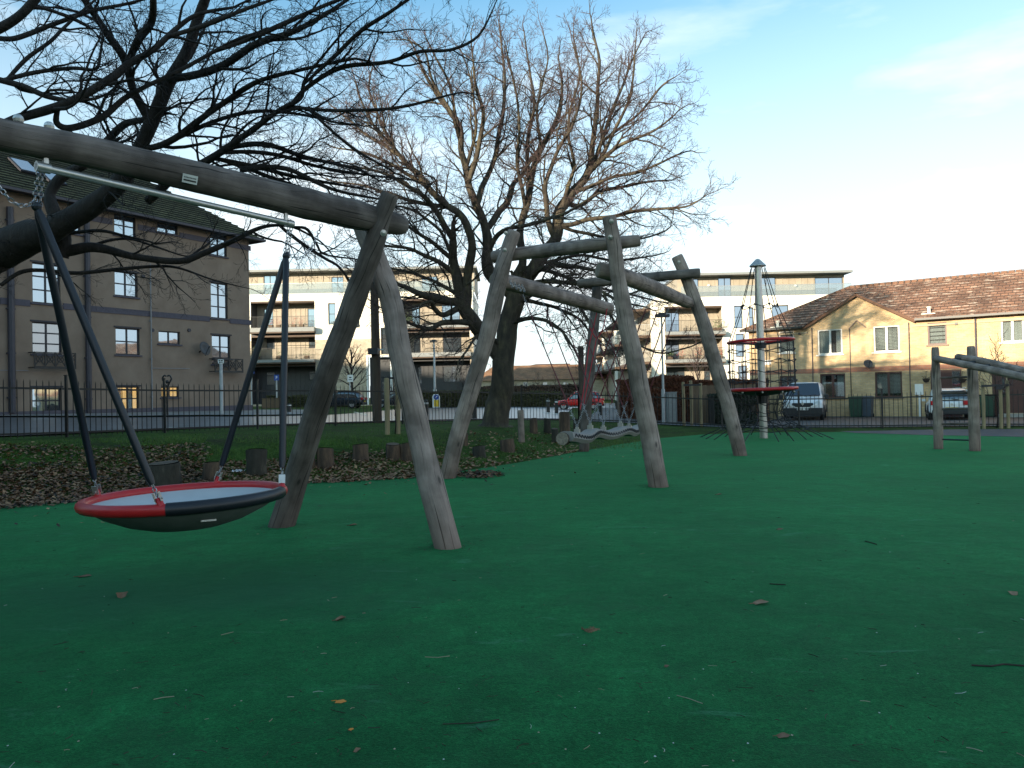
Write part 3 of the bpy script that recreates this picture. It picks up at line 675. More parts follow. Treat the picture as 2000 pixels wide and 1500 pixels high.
# raised slate courses: each course of the visible slope stands proud of the one below
g = MB(); nC = 22
for k in range(nC):
    t0 = k/nC; pA = pa.lerp(pd, t0); pB = pb.lerp(pc, t0); nrm = (pb-pa).cross(pd-pa).normalized()
    g.bar(pA+nrm*.03, pB+nrm*.03, .05, .05)
o = g.build('slate_course', M['slate'], bl); o['kind'] = 'stuff'
g = MB(); g.bar(FLt.at(uL, zE-.12, ov+.06), FLt.at(LEN+ov+.06, zE-.12, ov+.06), .13, .11); g.bar(FLt.at(LEN+ov+.06, zE-.12, ov), FLt.at(LEN+ov+.06, zE-.12, -9-ov), .13, .11); g.build('gutter', M['downpipe'], bl)
g = MB(); FLt.bx(g, uL, zE-.10, LEN+ov, zE-.06, -.1, ov-.01); FLt.bx(g, LEN+.003, zE-.1, LEN+ov-.01, zE-.06, -9-ov, -.1); g.build('soffit', M['downpipe'], bl)
# roof light windows high on the left
for (x0, y0, x1, y1) in ((63, 348, 103, 372), (108, 355, 144, 388)):
    t = .30 if y0 < 352 else .22
    u0, _ = FLt.uv(x0, y0); u1, _ = FLt.uv(x1, y0)
    b0 = pa.lerp(pd, t); up = (pd-pa).normalized(); nrm = (pb-pa).cross(pd-pa).normalized(); c0 = Vector(b0)-FLt.e*(-(u0-uL)) ; c0 = b0+FLt.e*(u0-uL)
    g = MB(); L = u1-u0
    g.box(c0+FLt.e*L/2+up*.6+nrm*.09, L, .08+.0, 1.25, (FLt.e, nrm, up)); fo = g.build('roof_window', M['frame_dark'], bl)
    g = MB(); g.box(c0+FLt.e*L/2+up*.6+nrm*.145, L-.14, .02, 1.1, (FLt.e, nrm, up)); g.build('pane', M['glass_sky'], fo)
# juliet balconies with crossed ironwork
def juliet(x0, y0, x1, y1):
    u0, z0, u1, z1 = FLt.rect(x0, y0, x1, y1); o_ = .42; g = MB()
    for off in (o_,):
        FLt.bx(g, u0, z1-.04, u1, z1, off-.02, off+.02); FLt.bx(g, u0, z0, u1, z0+.10, off-.02, off+.02)
        n = 4
        for i in range(n+1): u = lerp(u0+.02, u1-.02, i/n); FLt.bx(g, u-.03, z0, u+.03, z1, off-.015, off+.015)
        for i in range(n):
            a, b = lerp(u0, u1, i/n), lerp(u0, u1, (i+1)/n)
            g.bar(FLt.at(a, z0+.1, off), FLt.at(b, z1, off), .035); g.bar(FLt.at(a, z1, off), FLt.at(b, z0+.1, off), .035)
            for k in range(8):
                t0, t1 = k/8*2*math.pi, (k+1)/8*2*math.pi; cu, cz, rr = (a+b)/2, (z0+z1)/2+.05, (b-a)*.3
                g.bar(FLt.at(cu+rr*math.cos(t0), cz+rr*math.sin(t0), off), FLt.at(cu+rr*math.cos(t1), cz+rr*math.sin(t1), off), .035)
    for u in (u0, u1):
        for z in (z0+.05, z1-.02): g.bar(FLt.at(u, z, 0), FLt.at(u, z, o_), .04)
    g.build('window_guard', M['black_metal'], bl)
juliet(56, 689, 137, 721); juliet(409, 701, 464, 728)
p = FLt.uv(389, 682); dd = thing('satellite_dish', FLt.at(*p, 0), 'round dark grey satellite dish on the brown flats', 'satellite dish')
def dish(parent, F, p, r, tilt):
    c = F.at(p[0], p[1], .35); d = (F.n+Vector((.5, 0, .35))).normalized(); ex = d.cross(ZU).normalized(); ey = d.cross(ex)
    g = MB(); g.lathe([(.001, 0), (r*.5, .02), (r*.85, .06), (r, .09), (r*.98, .10), (r*.5, .035), (.001, .012)], c, 18, (ex, ey, d)); g.build('reflector', M['dark_clad'], parent, smooth=True)
    g = MB(); g.bar(c-ey*(-r)*.0+ex*0, F.at(p[0], p[1]-.15, 0), .05); g.bar(c+ey*r, c+d*.35, .025); g.build('bracket', M['black_metal'], parent)
    g = MB(); g.cyl(c+d*.32, c+d*.42, .035, n=8); g.build('receiver', M['dark_clad'], parent)
dish(dd, FLt, p, .36, 0)

# ---------------------------------------------------------- brick houses on the right
B0 = U(1466, 800, 41.9); B1 = U(2000, 800, 34.4)
FB = Facade((B0.x, B0.y, 0), (B1.x-B0.x, B1.y-B0.y))
bh = thing('brick_house', (B0.x, B0.y, 0), 'buff brick terraced houses with brown tiled roof and front gable', 'house')
ULEN = 20.0; DEP = 8.0; zEv = FB.uv(1776, 622)[1]; zg = -.15
hw = []
def HW(x0, y0, x1, y1, **k): hw.append((FB.rect(x0, y0, x1, y1), k))
HW(1521, 646, 1551, 689, nx=1, nz=1, frame='frame_white', glass='glass_clear', back='interior', blind=(14, .95))
HW(1597, 643, 1645, 692, nx=2, nz=1, frame='frame_white', glass='glass_clear', back='interior', curtain=[(.02, .42), (.72, .98)])
HW(1706, 636, 1757, 687, nx=2, nz=1, frame='frame_white', glass='glass_clear', back='interior', blind=(16, .9))
HW(1812, 630, 1849, 673, nx=1, nz=1, frame='frame_brown', glass='glass_clear', back='interior', blind=(5, .97))
HW(1602, 730, 1651, 777, nx=2, nz=1, frame='frame_brown', glass='glass_clear', back='interior', curtain=[(.02, .18), (.66, .95)])
HW(1709, 726, 1762, 776, nx=2, nz=1, frame='frame_brown', glass='glass_clear', back='interior', blind=(16, .85))
HW(1523, 734, 1555, 768, nx=2, nz=1, frame='frame_brown', glass='glass_mid')
HW(1955, 622, 2000, 668, nx=2, nz=1, frame='frame_white', glass='glass_clear', back='interior', curtain=[(.02, .98)])
dr1 = FB.rect(1818, 722, 1879, 808); dr1 = (dr1[0], zg+.12, dr1[2], dr1[3])
dr2 = FB.rect(1938, 730, 1966, 808); dr2 = (dr2[0], zg+.12, dr2[2], dr2[3]); dr3 = FB.rect(1968, 732, 2004, 800); dr3 = (dr3[0], zg+.3, dr3[2], dr3[3])
uc = FB.uv(1835, 700)[0]
holes = [h[0] for h in hw]+[dr1, dr2, dr3]
ub = [FB.uv(1475, 731), FB.uv(1835, 714)]; zb_ = (ub[0][1]+ub[1][1])/2
mb = MB(); FB.wall(mb, 0, zg, ULEN, zb_-.12, [h for h in holes if h[1] < zb_-.13], .10)
FB.wall(mb, 0, zb_+.12, ULEN, zEv, [h for h in holes if h[3] > zb_+.13], .10)
mb.build('wall', M['brick_yellow'], bh)
mb = MB(); FB.wall(mb, 0, zb_-.12, ULEN, zb_+.12, [], .10, .004); mb.build('brick_band', M['brick_red'], bh)
mb = MB()
for u, (a, b) in ((0, (0, -DEP)), (ULEN, (-DEP, 0))):
    i = mb.add([FB.at(u, zg, b), FB.at(u, zg, a), FB.at(u, zEv, a), FB.at(u, zEv, b)], [(0, 1, 2, 3)])
    for k, w in enumerate(((0, 0), (DEP, 0), (DEP, 5), (0, 5))): mb.uv[i+k] = w
i = mb.add([FB.at(ULEN, zg, -DEP), FB.at(0, zg, -DEP), FB.at(0, zEv, -DEP), FB.at(ULEN, zEv, -DEP)], [(0, 1, 2, 3)]); mb.build('side_wall', M['brick_yellow'], bh)
for r, k in hw: window(FB, bh, r, sill='brick_red' if k['frame'] == 'frame_brown' else 'frame_white', depth=.10, fw=.07, bars=.05, **k)
# front gable, a shallow projection
ga = FB.uv(1583, 636)[0]; gb = FB.uv(1774, 622)[0]; gc = (ga+gb)/2; gz_ = FB.uv(1668, 578)[1]; pj = .0
rise = gz_-zEv; hw_ = (gb-ga)/2+.15; 
mb = MB(); i = mb.add([FB.at(gc-hw_, zEv, .01), FB.at(gc+hw_, zEv, .01), FB.at(gc, zEv+rise, .01)], [(0, 1, 2)])
for k, w in enumerate(((gc-hw_, zEv), (gc+hw_, zEv), (gc, zEv+rise))): mb.uv[i+k] = w
mb.build('gable_wall', M['brick_yellow'], bh)
zRd = 7.0; half = DEP/2; slope = (zRd-zEv)/(half+.3)
g = MB(); ov = .35
def rq2(pts, uvs):
    i = g.add(pts, [tuple(range(len(pts)))])
    for k, w in enumerate(uvs): g.uv[i+k] = w
hipu = FB.e.dot(Vector((0, 0, 0)))
SL = math.hypot(half+ov, zRd-zEv+.1)
hr = 4.3
rA, rB = FB.at(-ov, zEv-.1, ov), FB.at(ULEN+ov, zEv-.1, ov); rC, rD = FB.at(ULEN+ov, zRd, -half), FB.at(hr, zRd, -half); rE, rF = FB.at(-ov, zEv-.1, -DEP-ov), FB.at(ULEN+ov, zEv-.1, -DEP-ov)
# front slope, cut where the cross gable stands in front
go = .18; k_ = (rise+.12)/(hw_+go)     # gable roof half width/rise
def front_slope_off(z): return ov-(z-(zEv-.1))/(zRd-zEv+.1)*(half+ov)
gzr = zEv+rise+.10; zlow = zEv-.1
gtop = FB.at(gc, gzr, front_slope_off(gzr)); gl, gr_ = FB.at(gc-hw_-go, zlow, ov), FB.at(gc+hw_+go, zlow, ov)
def suv(p):
    d = p-FB.O; u = d.dot(FB.e); o_ = d.dot(FB.n); return (u, math.hypot(ov-o_, p.z-zlow))
for poly in ([rA, gl, gtop, rD], [gtop, rC, rD], [gr_, rB, rC, gtop]): rq2(poly, [suv(p) for p in poly])
rq2([rE, rA, rD], [(0, 0), (DEP+2*ov, 0), (half+ov, 5)]); rq2([rF, rE, rD, rC], [(0, 0), (ULEN, 0), (ULEN, SL), (0, SL)])
gf = FB.at(gc, gzr, .22); gfl, gfr = FB.at(gc-hw_-go, zlow, .22), FB.at(gc+hw_+go, zlow, .22)
LL = (gf-gfl).length
rq2([gfl, gf, gtop, gl], [(0, 0), (0, LL), (3, LL), (0, 0)]); rq2([gf, gfr, gr_, gtop], [(0, LL), (0, 0), (0, 0), (3, LL)])
g.build('roof', M['tiles'], bh)
g = MB(); nC = 15; nrm = (rB-rA).cross(rD-rA).normalized()
for k in range(1, nC):
    t = k/nC; z = lerp(zlow, zRd, t); off = front_slope_off(z); hu = lerp(-ov, hr, t); 
    gw = max(0, (gzr-z)/(gzr-zlow)*(hw_+go))
    segs = [(hu, gc-gw), (gc+gw, ULEN+ov)] if gw > 0 else [(hu, ULEN+ov)]
    for a, b in segs:
        if b > a: g.bar(FB.at(a, z, off)+nrm*.012, FB.at(b, z, off)+nrm*.012, .05, .03)
o = g.build('tile_course', M['tiles'], bh); o['kind'] = 'stuff'
g = MB()
for i in range(52):
    t = i/52; a = rD.lerp(rC, t); b = rD.lerp(rC, (i+.92)/52 if False else t+.92/52); g.cyl(a+Vector((0, 0, .0)), b, .10, n=6)
for i in range(22):
    a = rA.lerp(rD, i/22); b = rA.lerp(rD, (i+.9)/22); g.cyl(a, b, .09, n=6)
o = g.build('ridge_tile', M['tiles'], bh); o['kind'] = 'stuff'
for q0, q1 in ((rA, gl), (gr_, rB)): g = MB(); g.bar(q0+FB.n*.05, q1+FB.n*.05, .12, .10); g.build('gutter', M['black_metal'], bh)
g = MB()
for a, b in ((gfl, gf), (gf, gfr)): g.bar(a+FB.n*.012-ZU*.07, b+FB.n*.012-ZU*.07, .05, .13)
g.build('barge_board', M['tiles_orange'], bh)
g = MB()
for (a, b) in ((0, ga-.15), (gb+.15, ULEN)): FB.bx(g, a, zEv-.42, b, zEv-.34, .002, .05)
g.build('eaves_corbel', M['brick_yellow'], bh)
for x, y0, y1 in ((1905, 613, 808), (1586, 640, 806), (1775, 630, 806)):
    u, z1 = FB.uv(x, y0); g = MB(); g.cyl(FB.at(u, zg, .07), FB.at(u, z1, .07), .04 if x == 1905 else .022, n=7); g.build('downpipe', M['downpipe'], bh)
# arrow shaped relief in the gable
g = MB(); q0, q1, q2 = FB.uv(1658, 643), FB.uv(1673, 626), FB.uv(1691, 639); uL_, _ = FB.uv(1661, 700)
g.bar(FB.at(*q0, .02), FB.at(*q1, .02), .10, .05); g.bar(FB.at(*q1, .02), FB.at(*q2, .02), .10, .05); g.build('gable_moulding', M['brick_red'], bh)
g = MB(); g.cyl(FB.at(uL_, zg, .03), FB.at(uL_, q0[1], .03), .02, n=6); g.build('cable', M['frame_dark'], bh)
def door(F, bld, r, glassw=.35, label=None):
    u0, z0, u1, z1 = r; g = MB()
    F.bx(g, u0, z0, u0+.07, z1, -.10, -.03); F.bx(g, u1-.07, z0, u1, z1, -.10, -.03); F.bx(g, u0+.07, z1-.07, u1-.07, z1, -.10, -.03); g.build('door_frame', M['frame_brown'], bld)
    g = MB(); um = lerp(u0, u1, 1-glassw); F.bx(g, u0+.07, z0, um, z1-.07, -.10, -.06)
    for k in range(3): F.bx(g, u0+.16, lerp(z0, z1, .08+.3*k), um-.09, lerp(z0, z1, .30+.3*k), -.06, -.045)
    d = g.build('door', M['door_brown'], bld)
    g = MB(); F.bx(g, um-.13, lerp(z0, z1, .45), um-.10, lerp(z0, z1, .52), -.045, -.0); g.build('handle', M['steel'], d)
    if glassw > .05:
        g = MB(); F.bx(g, um, z0, um+.06, z1-.07, -.10, -.04); F.bx(g, um+.06, z0, u1-.07, z0+.9, -.10, -.06); F.bx(g, um+.06, lerp(z0, z1, .62), u1-.07, lerp(z0, z1, .65), -.10, -.05); s_ = g.build('side_light', M['frame_brown'], bld)
        g = MB(); F.bx(g, um+.06, z0+.9, u1-.07, z1-.07, -.09, -.08); g.build('pane', M['glass_sky'], s_)
door(FB, bh, dr1); door(FB, bh, dr2, .4); door(FB, bh, dr3, 0)
g = MB(); FB.bx(g, dr3[0]-.3, zg, dr3[2]+1.5, zg+.28, .003, .9); FB.bx(g, dr1[0]-.1, zg, dr1[2]+.1, zg+.11, .003, .5); g.build('doorstep', M['kerb'], bh)
for x, y in ((1520, 630), (1813, 603), (1985, 592)):
    if x == 1985: continue
    u, z = FB.uv(x, y+8); g = MB(); off = front_slope_off(z)
    g.cyl(FB.at(u, z-.1, off), FB.at(u, z+.28, off), .07, n=8); g.cyl(FB.at(u, z+.26, off), FB.at(u, z+.31, off), .11, n=8); FB.bx(g, u-.3, z-.06, u+.3, z-.02, off-.1, off+.25); g.build('roof_vent', M['offwhite'], bh)
mb = MB(); r = FB.rect(1788, 750, 1804, 771); FB.bx(mb, r[0], r[1], r[2], r[3], .003, .16); mt = mb.build('meter_box', M['white'], bh)
mb = MB(); mb.cyl(FB.at((r[0]+r[2])/2, zg, .08), FB.at((r[0]+r[2])/2, r[1], .08), .045, n=8); mb.build('meter_pipe', M['white'], bh)
r = FB.rect(1493, 703, 1506, 712); mb = MB(); FB.bx(mb, *r, .003, .03); mb.build('house_plaque', M['white'], bh)
g = MB()
for x, y in ((1562, 652), (1868, 632)):
    p = FB.uv(x, y); FB.bx(g, p[0]-.06, p[1]-.05, p[0]+.06, p[1]+.05, .003, .1)
g.build('security_light', M['black_metal'], bh)
for x, y in ((1811, 740), (1882, 740)):
    p = FB.uv(x, y); hb = thing('hanging_basket', FB.at(p[0], p[1], .0), 'bare hanging basket on bracket '+('left' if x < 1850 else 'right')+' of the brown front door', 'hanging basket', 'hanging baskets by the front door')
    g = MB(); g.bar(FB.at(p[0], p[1]+.35, 0), FB.at(p[0], p[1]+.35, .3), .02); g.bar(FB.at(p[0], p[1]+.35, .28), FB.at(p[0], p[1], .28), .012); g.build('bracket', M['black_metal'], hb)
    g = MB(); c = FB.at(p[0], p[1], .28); g.lathe([(.001, -.18), (.1, -.15), (.16, -.02), (.16, 0), (.001, .01)], c, 10)
    for _ in range(14): a = rng.uniform(0, 6.28); g.bar(c, c+Vector((math.cos(a)*.2, math.sin(a)*.2, rng.uniform(-.1, .15))), .012)
    g.build('basket', M['debris'], hb)
p = FB.uv(1698, 712); dd = thing('satellite_dish', FB.at(*p, 0), 'small black satellite dish on the buff brick gable', 'satellite dish'); dish(dd, FB, p, .22, 0)

# ---------------------------------------------------------- white and beige apartments (frontal)
def apartments(name, label, F, spec):
    b = thing(name, F.at(0, 0), label, 'building'); return b
DA = 75.0
FA = Facade((0, DA, 0), (1, 0))
def RA(x0, y0, x1, y1): return FA.rect(x0, y0, x1, y1)
def bay(bld, x0, x1, floors, dz=1.7, dark_side=True, side_open=False):
    """recessed balcony stack: floors = [(ytop, ybottom, wall material, windows, rail, plants)]"""
    for (yt, yb, wm, wl_, rail, plant) in floors:
        u0, z0, u1, z1 = RA(x0, yt, x1, yb)
        ho = [RA(*w[:4]) for w in wl_]
        ho = [(h[0], max(h[1], z0+.02), h[2], min(h[3], z1-.02)) for h in ho]
        g = MB(); FA.wall(g, u0, z0, u1, z1, ho, .08, -dz); g.build('recess_wall', M[wm], bld)
        if wm != 'offwhite':
            g = MB(); n = int((u1-u0)/.45)
            for k in range(1, n):
                u = lerp(u0, u1, k/n)
                if not any(h[0]-.03 < u < h[2]+.03 for h in ho): FA.bx(g, u-.02, z0, u+.02, z1, -dz+.002, -dz+.03)
            o = g.build('cladding_batten', M[wm], bld); o['kind'] = 'stuff'
        for h, w in zip(ho, wl_): window(FA, bld, h, w[4], w[5], frame='frame_dark', glass=w[6] if len(w) > 6 else 'glass_sky', depth=.08, off=-dz, fw=.06)
        g = MB()
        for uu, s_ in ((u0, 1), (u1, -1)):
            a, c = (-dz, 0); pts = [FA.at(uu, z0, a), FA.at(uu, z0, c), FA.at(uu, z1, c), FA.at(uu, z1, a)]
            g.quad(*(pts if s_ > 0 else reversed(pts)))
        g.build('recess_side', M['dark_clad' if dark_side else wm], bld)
        g = MB(); FA.bx(g, u0, z1-.16, u1, z1, -dz, -.002); g.build('recess_soffit', M['soffit'], bld)
        if rail: railing(FA, bld, u0, z0+.05, u1, z0+1.15, .62, step=.13, mat='black_metal')
        if plant:
            for (pxx, m_, kind_) in plant:
                u = FA.uv(pxx, (yt+yb)/2)[0]; g = MB(); c0 = FA.at(u, z0+.1, .2)
                pg = MB(); FA.bx(pg, u-.2, z0+.07, u+.2, z0+.36, .0, .4); pg.build('planter', M['fencewood'], bld)
                for _ in range(60):
                    a = Vector((rng.normal()*.22, rng.normal()*.15, abs(rng.normal())*.35+.3)); q = c0+a; s2 = .05
                    g.add([q, q+Vector((s2, 0, s2)), q+Vector((0, s2, s2*1.4))], [(0, 1, 2)])
                o = g.build('balcony_plant', M[m_], bld)
def slab(bld, x0, x1, yt, yb, proj=.75, dz=1.7):
    u0, z0, u1, z1 = RA(x0, yt, x1, yb); g = MB(); FA.bx(g, u0, z0, u1, z1, -.0, proj); g.build('balcony_slab', M['slab'], bld)
    g = MB(); FA.bx(g, u0+.02, z0-.13, u1-.02, z0-.005, -.0, proj-.04); g.build('slab_underside', M['soffit'], bld)
    g = MB(); FA.bx(g, u0+.003, z0-.9, u1-.003, z1+.1, -dz-.6, -dz-.01); FA.bx(g, u0+.003, z0-.40, u1-.003, z1-.01, -dz-.01, -.004); g.build('floor_slab', M['dark_clad'], bld)
# --- left apartments
ap = thing('apartment_building', FA.at(-17, 0), 'cream apartments with stacked recessed balconies behind the big bare tree', 'building')
zGa = .4; X0, X1 = 395, 925
bays = [(491, 588, 616, 789), (786, 583, 918, 789)]
midw = [(641, 592, 655, 634), (744, 640, 766, 692), (748, 588, 764, 630), (690, 598, 702, 640), (720, 697, 763, 790)]
ho = [RA(*q) for q in bays+midw]; ho = [(h[0], max(h[1], zGa+.02), h[2], h[3]) for h in ho]
top = RA(X0, 572, X1, 790)
zc = RA(0, 676, 10, 680)[3]
g = MB(); FA.wall(g, top[0], zc, top[2], top[3], [(h[0], max(zc, h[1]), h[2], h[3]) for h in ho if h[3] > zc], .2); g.build('wall', M['offwhite'], ap)
g = MB(); FA.wall(g, top[0], zGa-.4, top[2], zc, [(h[0], h[1], h[2], min(zc, h[3])) for h in ho if h[1] < zc-.1], .2, 0); g.build('brick_wall', M['brick_pale'], ap)
for q, h in zip(midw[:4], ho[2:6]): window(FA, ap, h, 1, 2, frame='frame_dark', glass='glass_sky', depth=.2, fw=.08)
h = ho[6]; g = MB(); FA.bx(g, h[0], h[1], h[2], h[3], -.9, -.85); g.build('door_recess', M['dark_clad'], ap)
g = MB(); FA.bx(g, h[0]-.18, h[1], h[0]-.003, h[3]+.18, -.05, .12); FA.bx(g, h[2]+.003, h[1], h[2]+.18, h[3]+.18, -.05, .12); FA.bx(g, h[0]-.003, h[3]+.003, h[2]+.003, h[3]+.18, -.05, .12); g.build('door_surround', M['white'], ap)
g = MB(); um = (h[0]+h[2])/2; FA.bx(g, um-.05, h[1]+.02, h[2]-.1, h[1]+2.5, -.80, -.72); d_ = g.build('door', M['frame_dark'], ap)
g = MB(); FA.bx(g, um+.15, h[1]+.9, h[2]-.3, h[1]+2.2, -.72, -.70); g.build('pane', M['glass_mid'], d_)
bay(ap, 491, 616, [(588, 642, 'cladding', [(505, 600, 523, 642, 1, 2), (592, 599, 614, 642, 1, 1)], True, [(545, 'flower', 0), (560, 'flower', 0), (575, 'flower', 0), (590, 'flower', 0), (530, 'flower', 0)]),
                   (655, 703, 'cladding', [(510, 654, 526, 680, 1, 1), (594, 656, 611, 678, 1, 1)], True, [(504, 'potplant', 0), (545, 'potplant', 0), (600, 'potplant', 0)]),
                   (712, 789, 'dark_clad', [(509, 714, 527, 752, 1, 2, 'glass_mid'), (594, 714, 612, 742, 1, 2, 'glass_mid')], False, None)])
slab(ap, 489, 617, 641, 649); slab(ap, 489, 617, 703, 708)
bay(ap, 786, 918, [(583, 634, 'cladding', [(800, 593, 815, 634, 1, 1), (860, 592, 896, 634, 2, 1)], True, [(796, 'potplant', 0), (803, 'potplant', 0)]),
                   (645, 689, 'cladding', [(804, 650, 817, 689, 1, 1), (862, 648, 899, 689, 2, 1)], True, None),
                   (700, 789, 'dark_clad', [(862, 703, 898, 746, 2, 1, 'glass_mid'), (812, 706, 820, 750, 1, 1, 'glass_mid')], False, None)])
slab(ap, 784, 920, 634, 641); slab(ap, 784, 920, 689, 697)
# penthouse storey set back, with cladding, glazing and a flat roof
def penthouse(bld, x0, x1, yt, yb, wl_, back=1.6, bal=True, lampx=()):
    u0, z0, u1, z1 = RA(x0, yt, x1, yb); ho = [RA(*w) for w in wl_]; ho = [(h[0], max(h[1], z0), h[2], min(h[3], z1-.1)) for h in ho]
    g = MB(); FA.wall(g, u0, z0, u1, z1, ho, .08, -back); g.build('penthouse_wall', M['cladding'], bld)
    g = MB(); n = int((u1-u0)/.6)
    for k in range(1, n):
        u = lerp(u0, u1, k/n)
        if not any(h[0]-.03 < u < h[2]+.03 for h in ho): FA.bx(g, u-.02, z0, u+.02, z1, -back+.002, -back+.03)
    o = g.build('cladding_batten', M['cladding'], bld); o['kind'] = 'stuff'
    for h in ho: window(FA, bld, h, 2, 1, frame='frame_dark', glass='glass_sky', depth=.08, off=-back, fw=.07)
    g = MB(); g.quad(FA.at(u0, z0, -back-8), FA.at(u0, z0, -back), FA.at(u0, z1, -back), FA.at(u0, z1, -back-8)); g.quad(FA.at(u1, z0, -back), FA.at(u1, z0, -back-8), FA.at(u1, z1, -back-8), FA.at(u1, z1, -back)); g.build('penthouse_side', M['cladding'], bld)
    g = MB(); FA.bx(g, u0-.1, z1, u1+.3, z1+.22, -back-8, -.3); g.build('roof', M['slab'], bld)
    if bal:
        g = MB(); FA.bx(g, u0, z0+.02, u1, z0+1.0, .0, .02); b_ = g.build('glass_balustrade', M['glass_bal'], bld)
        g = MB(); FA.bx(g, u0, z0+1.0, u1, z0+1.04, -.02, .04); g.build('handrail', M['steel'], b_)
    for x in lampx:
        u, z = FA.uv(x, (yt*.55+yb*.45)); g = MB(); g.sphere(FA.at(u, z, -back+.12), .14, 6); g.build('wall_lamp', M['lamp'], bld)
penthouse(ap, 395, 925, 527, 572, [(505, 533, 530, 572), (640, 536, 664, 572), (671, 536, 700, 572), (820, 535, 852, 572)])
u0, z0, u1, z1 = RA(X0, 572, X1, 790)
g = MB(); FA.bx(g, u0, z1-.02, u1, z1+.02, -12, -.05); g.quad(FA.at(u1, -.1, 0), FA.at(u1, -.1, -12), FA.at(u1, z1, -12), FA.at(u1, z1, 0)); g.quad(FA.at(u0, -.1, -12), FA.at(u0, -.1, 0), FA.at(u0, z1, 0), FA.at(u0, z1, -12)); g.build('side_wall', M['offwhite'], ap)
# --- right apartments
ar = thing('apartment_building', FA.at(24, 0), 'cream apartments with balconies behind the copper hedge and brick houses', 'building')
X0, X1 = 1288, 1740
bw = [(1434, 597, 1451, 641), (1437, 652, 1454, 697), (1442, 714, 1460, 760), (1508, 596, 1541, 640), (1463, 600, 1472, 640)]
ho = [RA(1300, 598, 1412, 790)]+[RA(*q) for q in bw]; ho = [(h[0], max(h[1], .3), h[2], h[3]) for h in ho]
top = RA(X0, 577, X1, 790)
g = MB(); FA.wall(g, top[0], -.1, top[2], top[3], ho, .2); g.build('wall', M['offwhite'], ar)
for q, h in zip(bw, ho[1:]): window(FA, ar, h, 1, 2, frame='frame_dark', glass='glass_sky', depth=.2, fw=.08)
bay(ar, 1300, 1412, [(598, 649, 'cladding', [(1303, 607, 1334, 649, 2, 1), (1372, 606, 1392, 649, 1, 1)], True, [(1396, 'potplant', 0), (1404, 'potplant', 0)]),
                     (656, 703, 'cladding', [(1304, 662, 1334, 703, 2, 1, 'glass_mid'), (1384, 660, 1396, 703, 1, 1)], True, [(1308, 'potplant', 0), (1330, 'flower', 0), (1362, 'flower', 0), (1400, 'potplant', 0), (1405, 'flower', 0)]),
                     (711, 789, 'cladding', [(1304, 714, 1345, 750, 2, 1), (1384, 714, 1396, 760, 1, 1)], False, None)], dark_side=False)
slab(ar, 1298, 1414, 648, 654); slab(ar, 1298, 1414, 702, 708)
penthouse(ar, 1330, 1663, 534, 577, [(1346, 540, 1372, 577), (1411, 537, 1437, 577), (1488, 537, 1526, 577), (1604, 537, 1660, 577)], lampx=(1392, 1565))
u0, z0, u1, z1 = RA(X0, 577, X1, 790)
g = MB(); FA.bx(g, u0, z1-.02, u1, z1+.02, -50, -.05); g.build('terrace_roof', M['slab'], ar)
# long flank that runs back from the corner: white piers, beige bays, balconies that poke out
FS = Facade((FA.uv(1288, 700)[0], DA+55, 0), (0, -1))     # e runs towards the viewer; n points left
g = MB(); i = g.add([FS.at(0, -.1), FS.at(55, -.1), FS.at(55, z1), FS.at(0, z1)], [(0, 1, 2, 3)]); g.build('flank_wall', M['cladding'], ar)
for k in range(4):
    u = 55-14*k; g = MB(); FS.bx(g, u-3.2, -.1, u-.003, z1-.003, .003, .22); g.build('flank_pier', M['offwhite'], ar)
    for lv in range(3):
        z = RA(1300, 648, 1412, 654)[1]-2.9*(lv-0)+0; z = [RA(1300, 648, 1412, 654)[3], RA(1300, 702, 1412, 708)[3], RA(1300, 594, 1412, 598)[3]][lv]
        g = MB(); FS.bx(g, u-13.2, z-.25, u-3.3, z, .2, 2.0); g.build('balcony_slab', M['soffit'], ar)
        if lv < 2: railing(FS, ar, u-13.2, z, u-3.3, z+1.1, 1.95, step=.18, mat='steel_dull', back_to=.25)
# ---------------------------------------------------------- low terrace far down the road
FT = Facade((0, 115, 0), (1, 0)); r0 = FT.rect(928, 740, 1185, 770)
th = thing('terraced_house', FT.at(r0[0], 0), 'low cream terrace with orange roof far down the road', 'house')
fw_ = []
for x in (985, 1022, 1060, 1100, 1150): fw_.append(FT.rect(x, 746, x+9, 756))
g = MB(); FT.wall(g, r0[0], .2, r0[2], r0[3], fw_, .1); g.build('wall', M['brick_pale'], th)
for f in fw_: window(FT, th, f, 2, 1, frame='frame_white', glass='glass_mid', depth=.1, fw=.08)
g = MB(); zt_ = FT.uv(1040, 711)[1]; zl = FT.uv(1040, 742)[1]; e0 = r0[0]-.4; e1 = r0[2]+4
h0 = FT.uv(962, 712)[0]
q = [FT.at(e0, zl, .4), FT.at(e1, zl, .4), FT.at(e1, zt_, -5), FT.at(h0, zt_, -5)]; i = g.add(q, [(0, 1, 2, 3)])
for k, w in enumerate(((e0, 0), (e1, 0), (e1, 6), (h0, 6))): g.uv[i+k] = w
g.add([FT.at(e0, zl, -10), FT.at(e0, zl, .4), FT.at(h0, zt_, -5)], [(0, 1, 2)]); g.add([FT.at(e1, zl, -10), FT.at(e0, zl, -10), FT.at(h0, zt_, -5), FT.at(e1, zt_, -5)], [(0, 1, 2, 3)])
g.build('roof', M['tiles_orange'], th)
g = MB(); a0 = FT.uv(1050, 716)[0]; a1 = FT.uv(1120, 716)[0]; za = FT.uv(1080, 707)[1]
g.add([FT.at(a0-4, zt_-.6, -3.8), FT.at(a1, zt_-.6, -3.8), FT.at(a1, za, -7), FT.at(a0, za, -7)], [(0, 1, 2, 3)]); g.build('rear_roof', M['tiles_orange'], th)

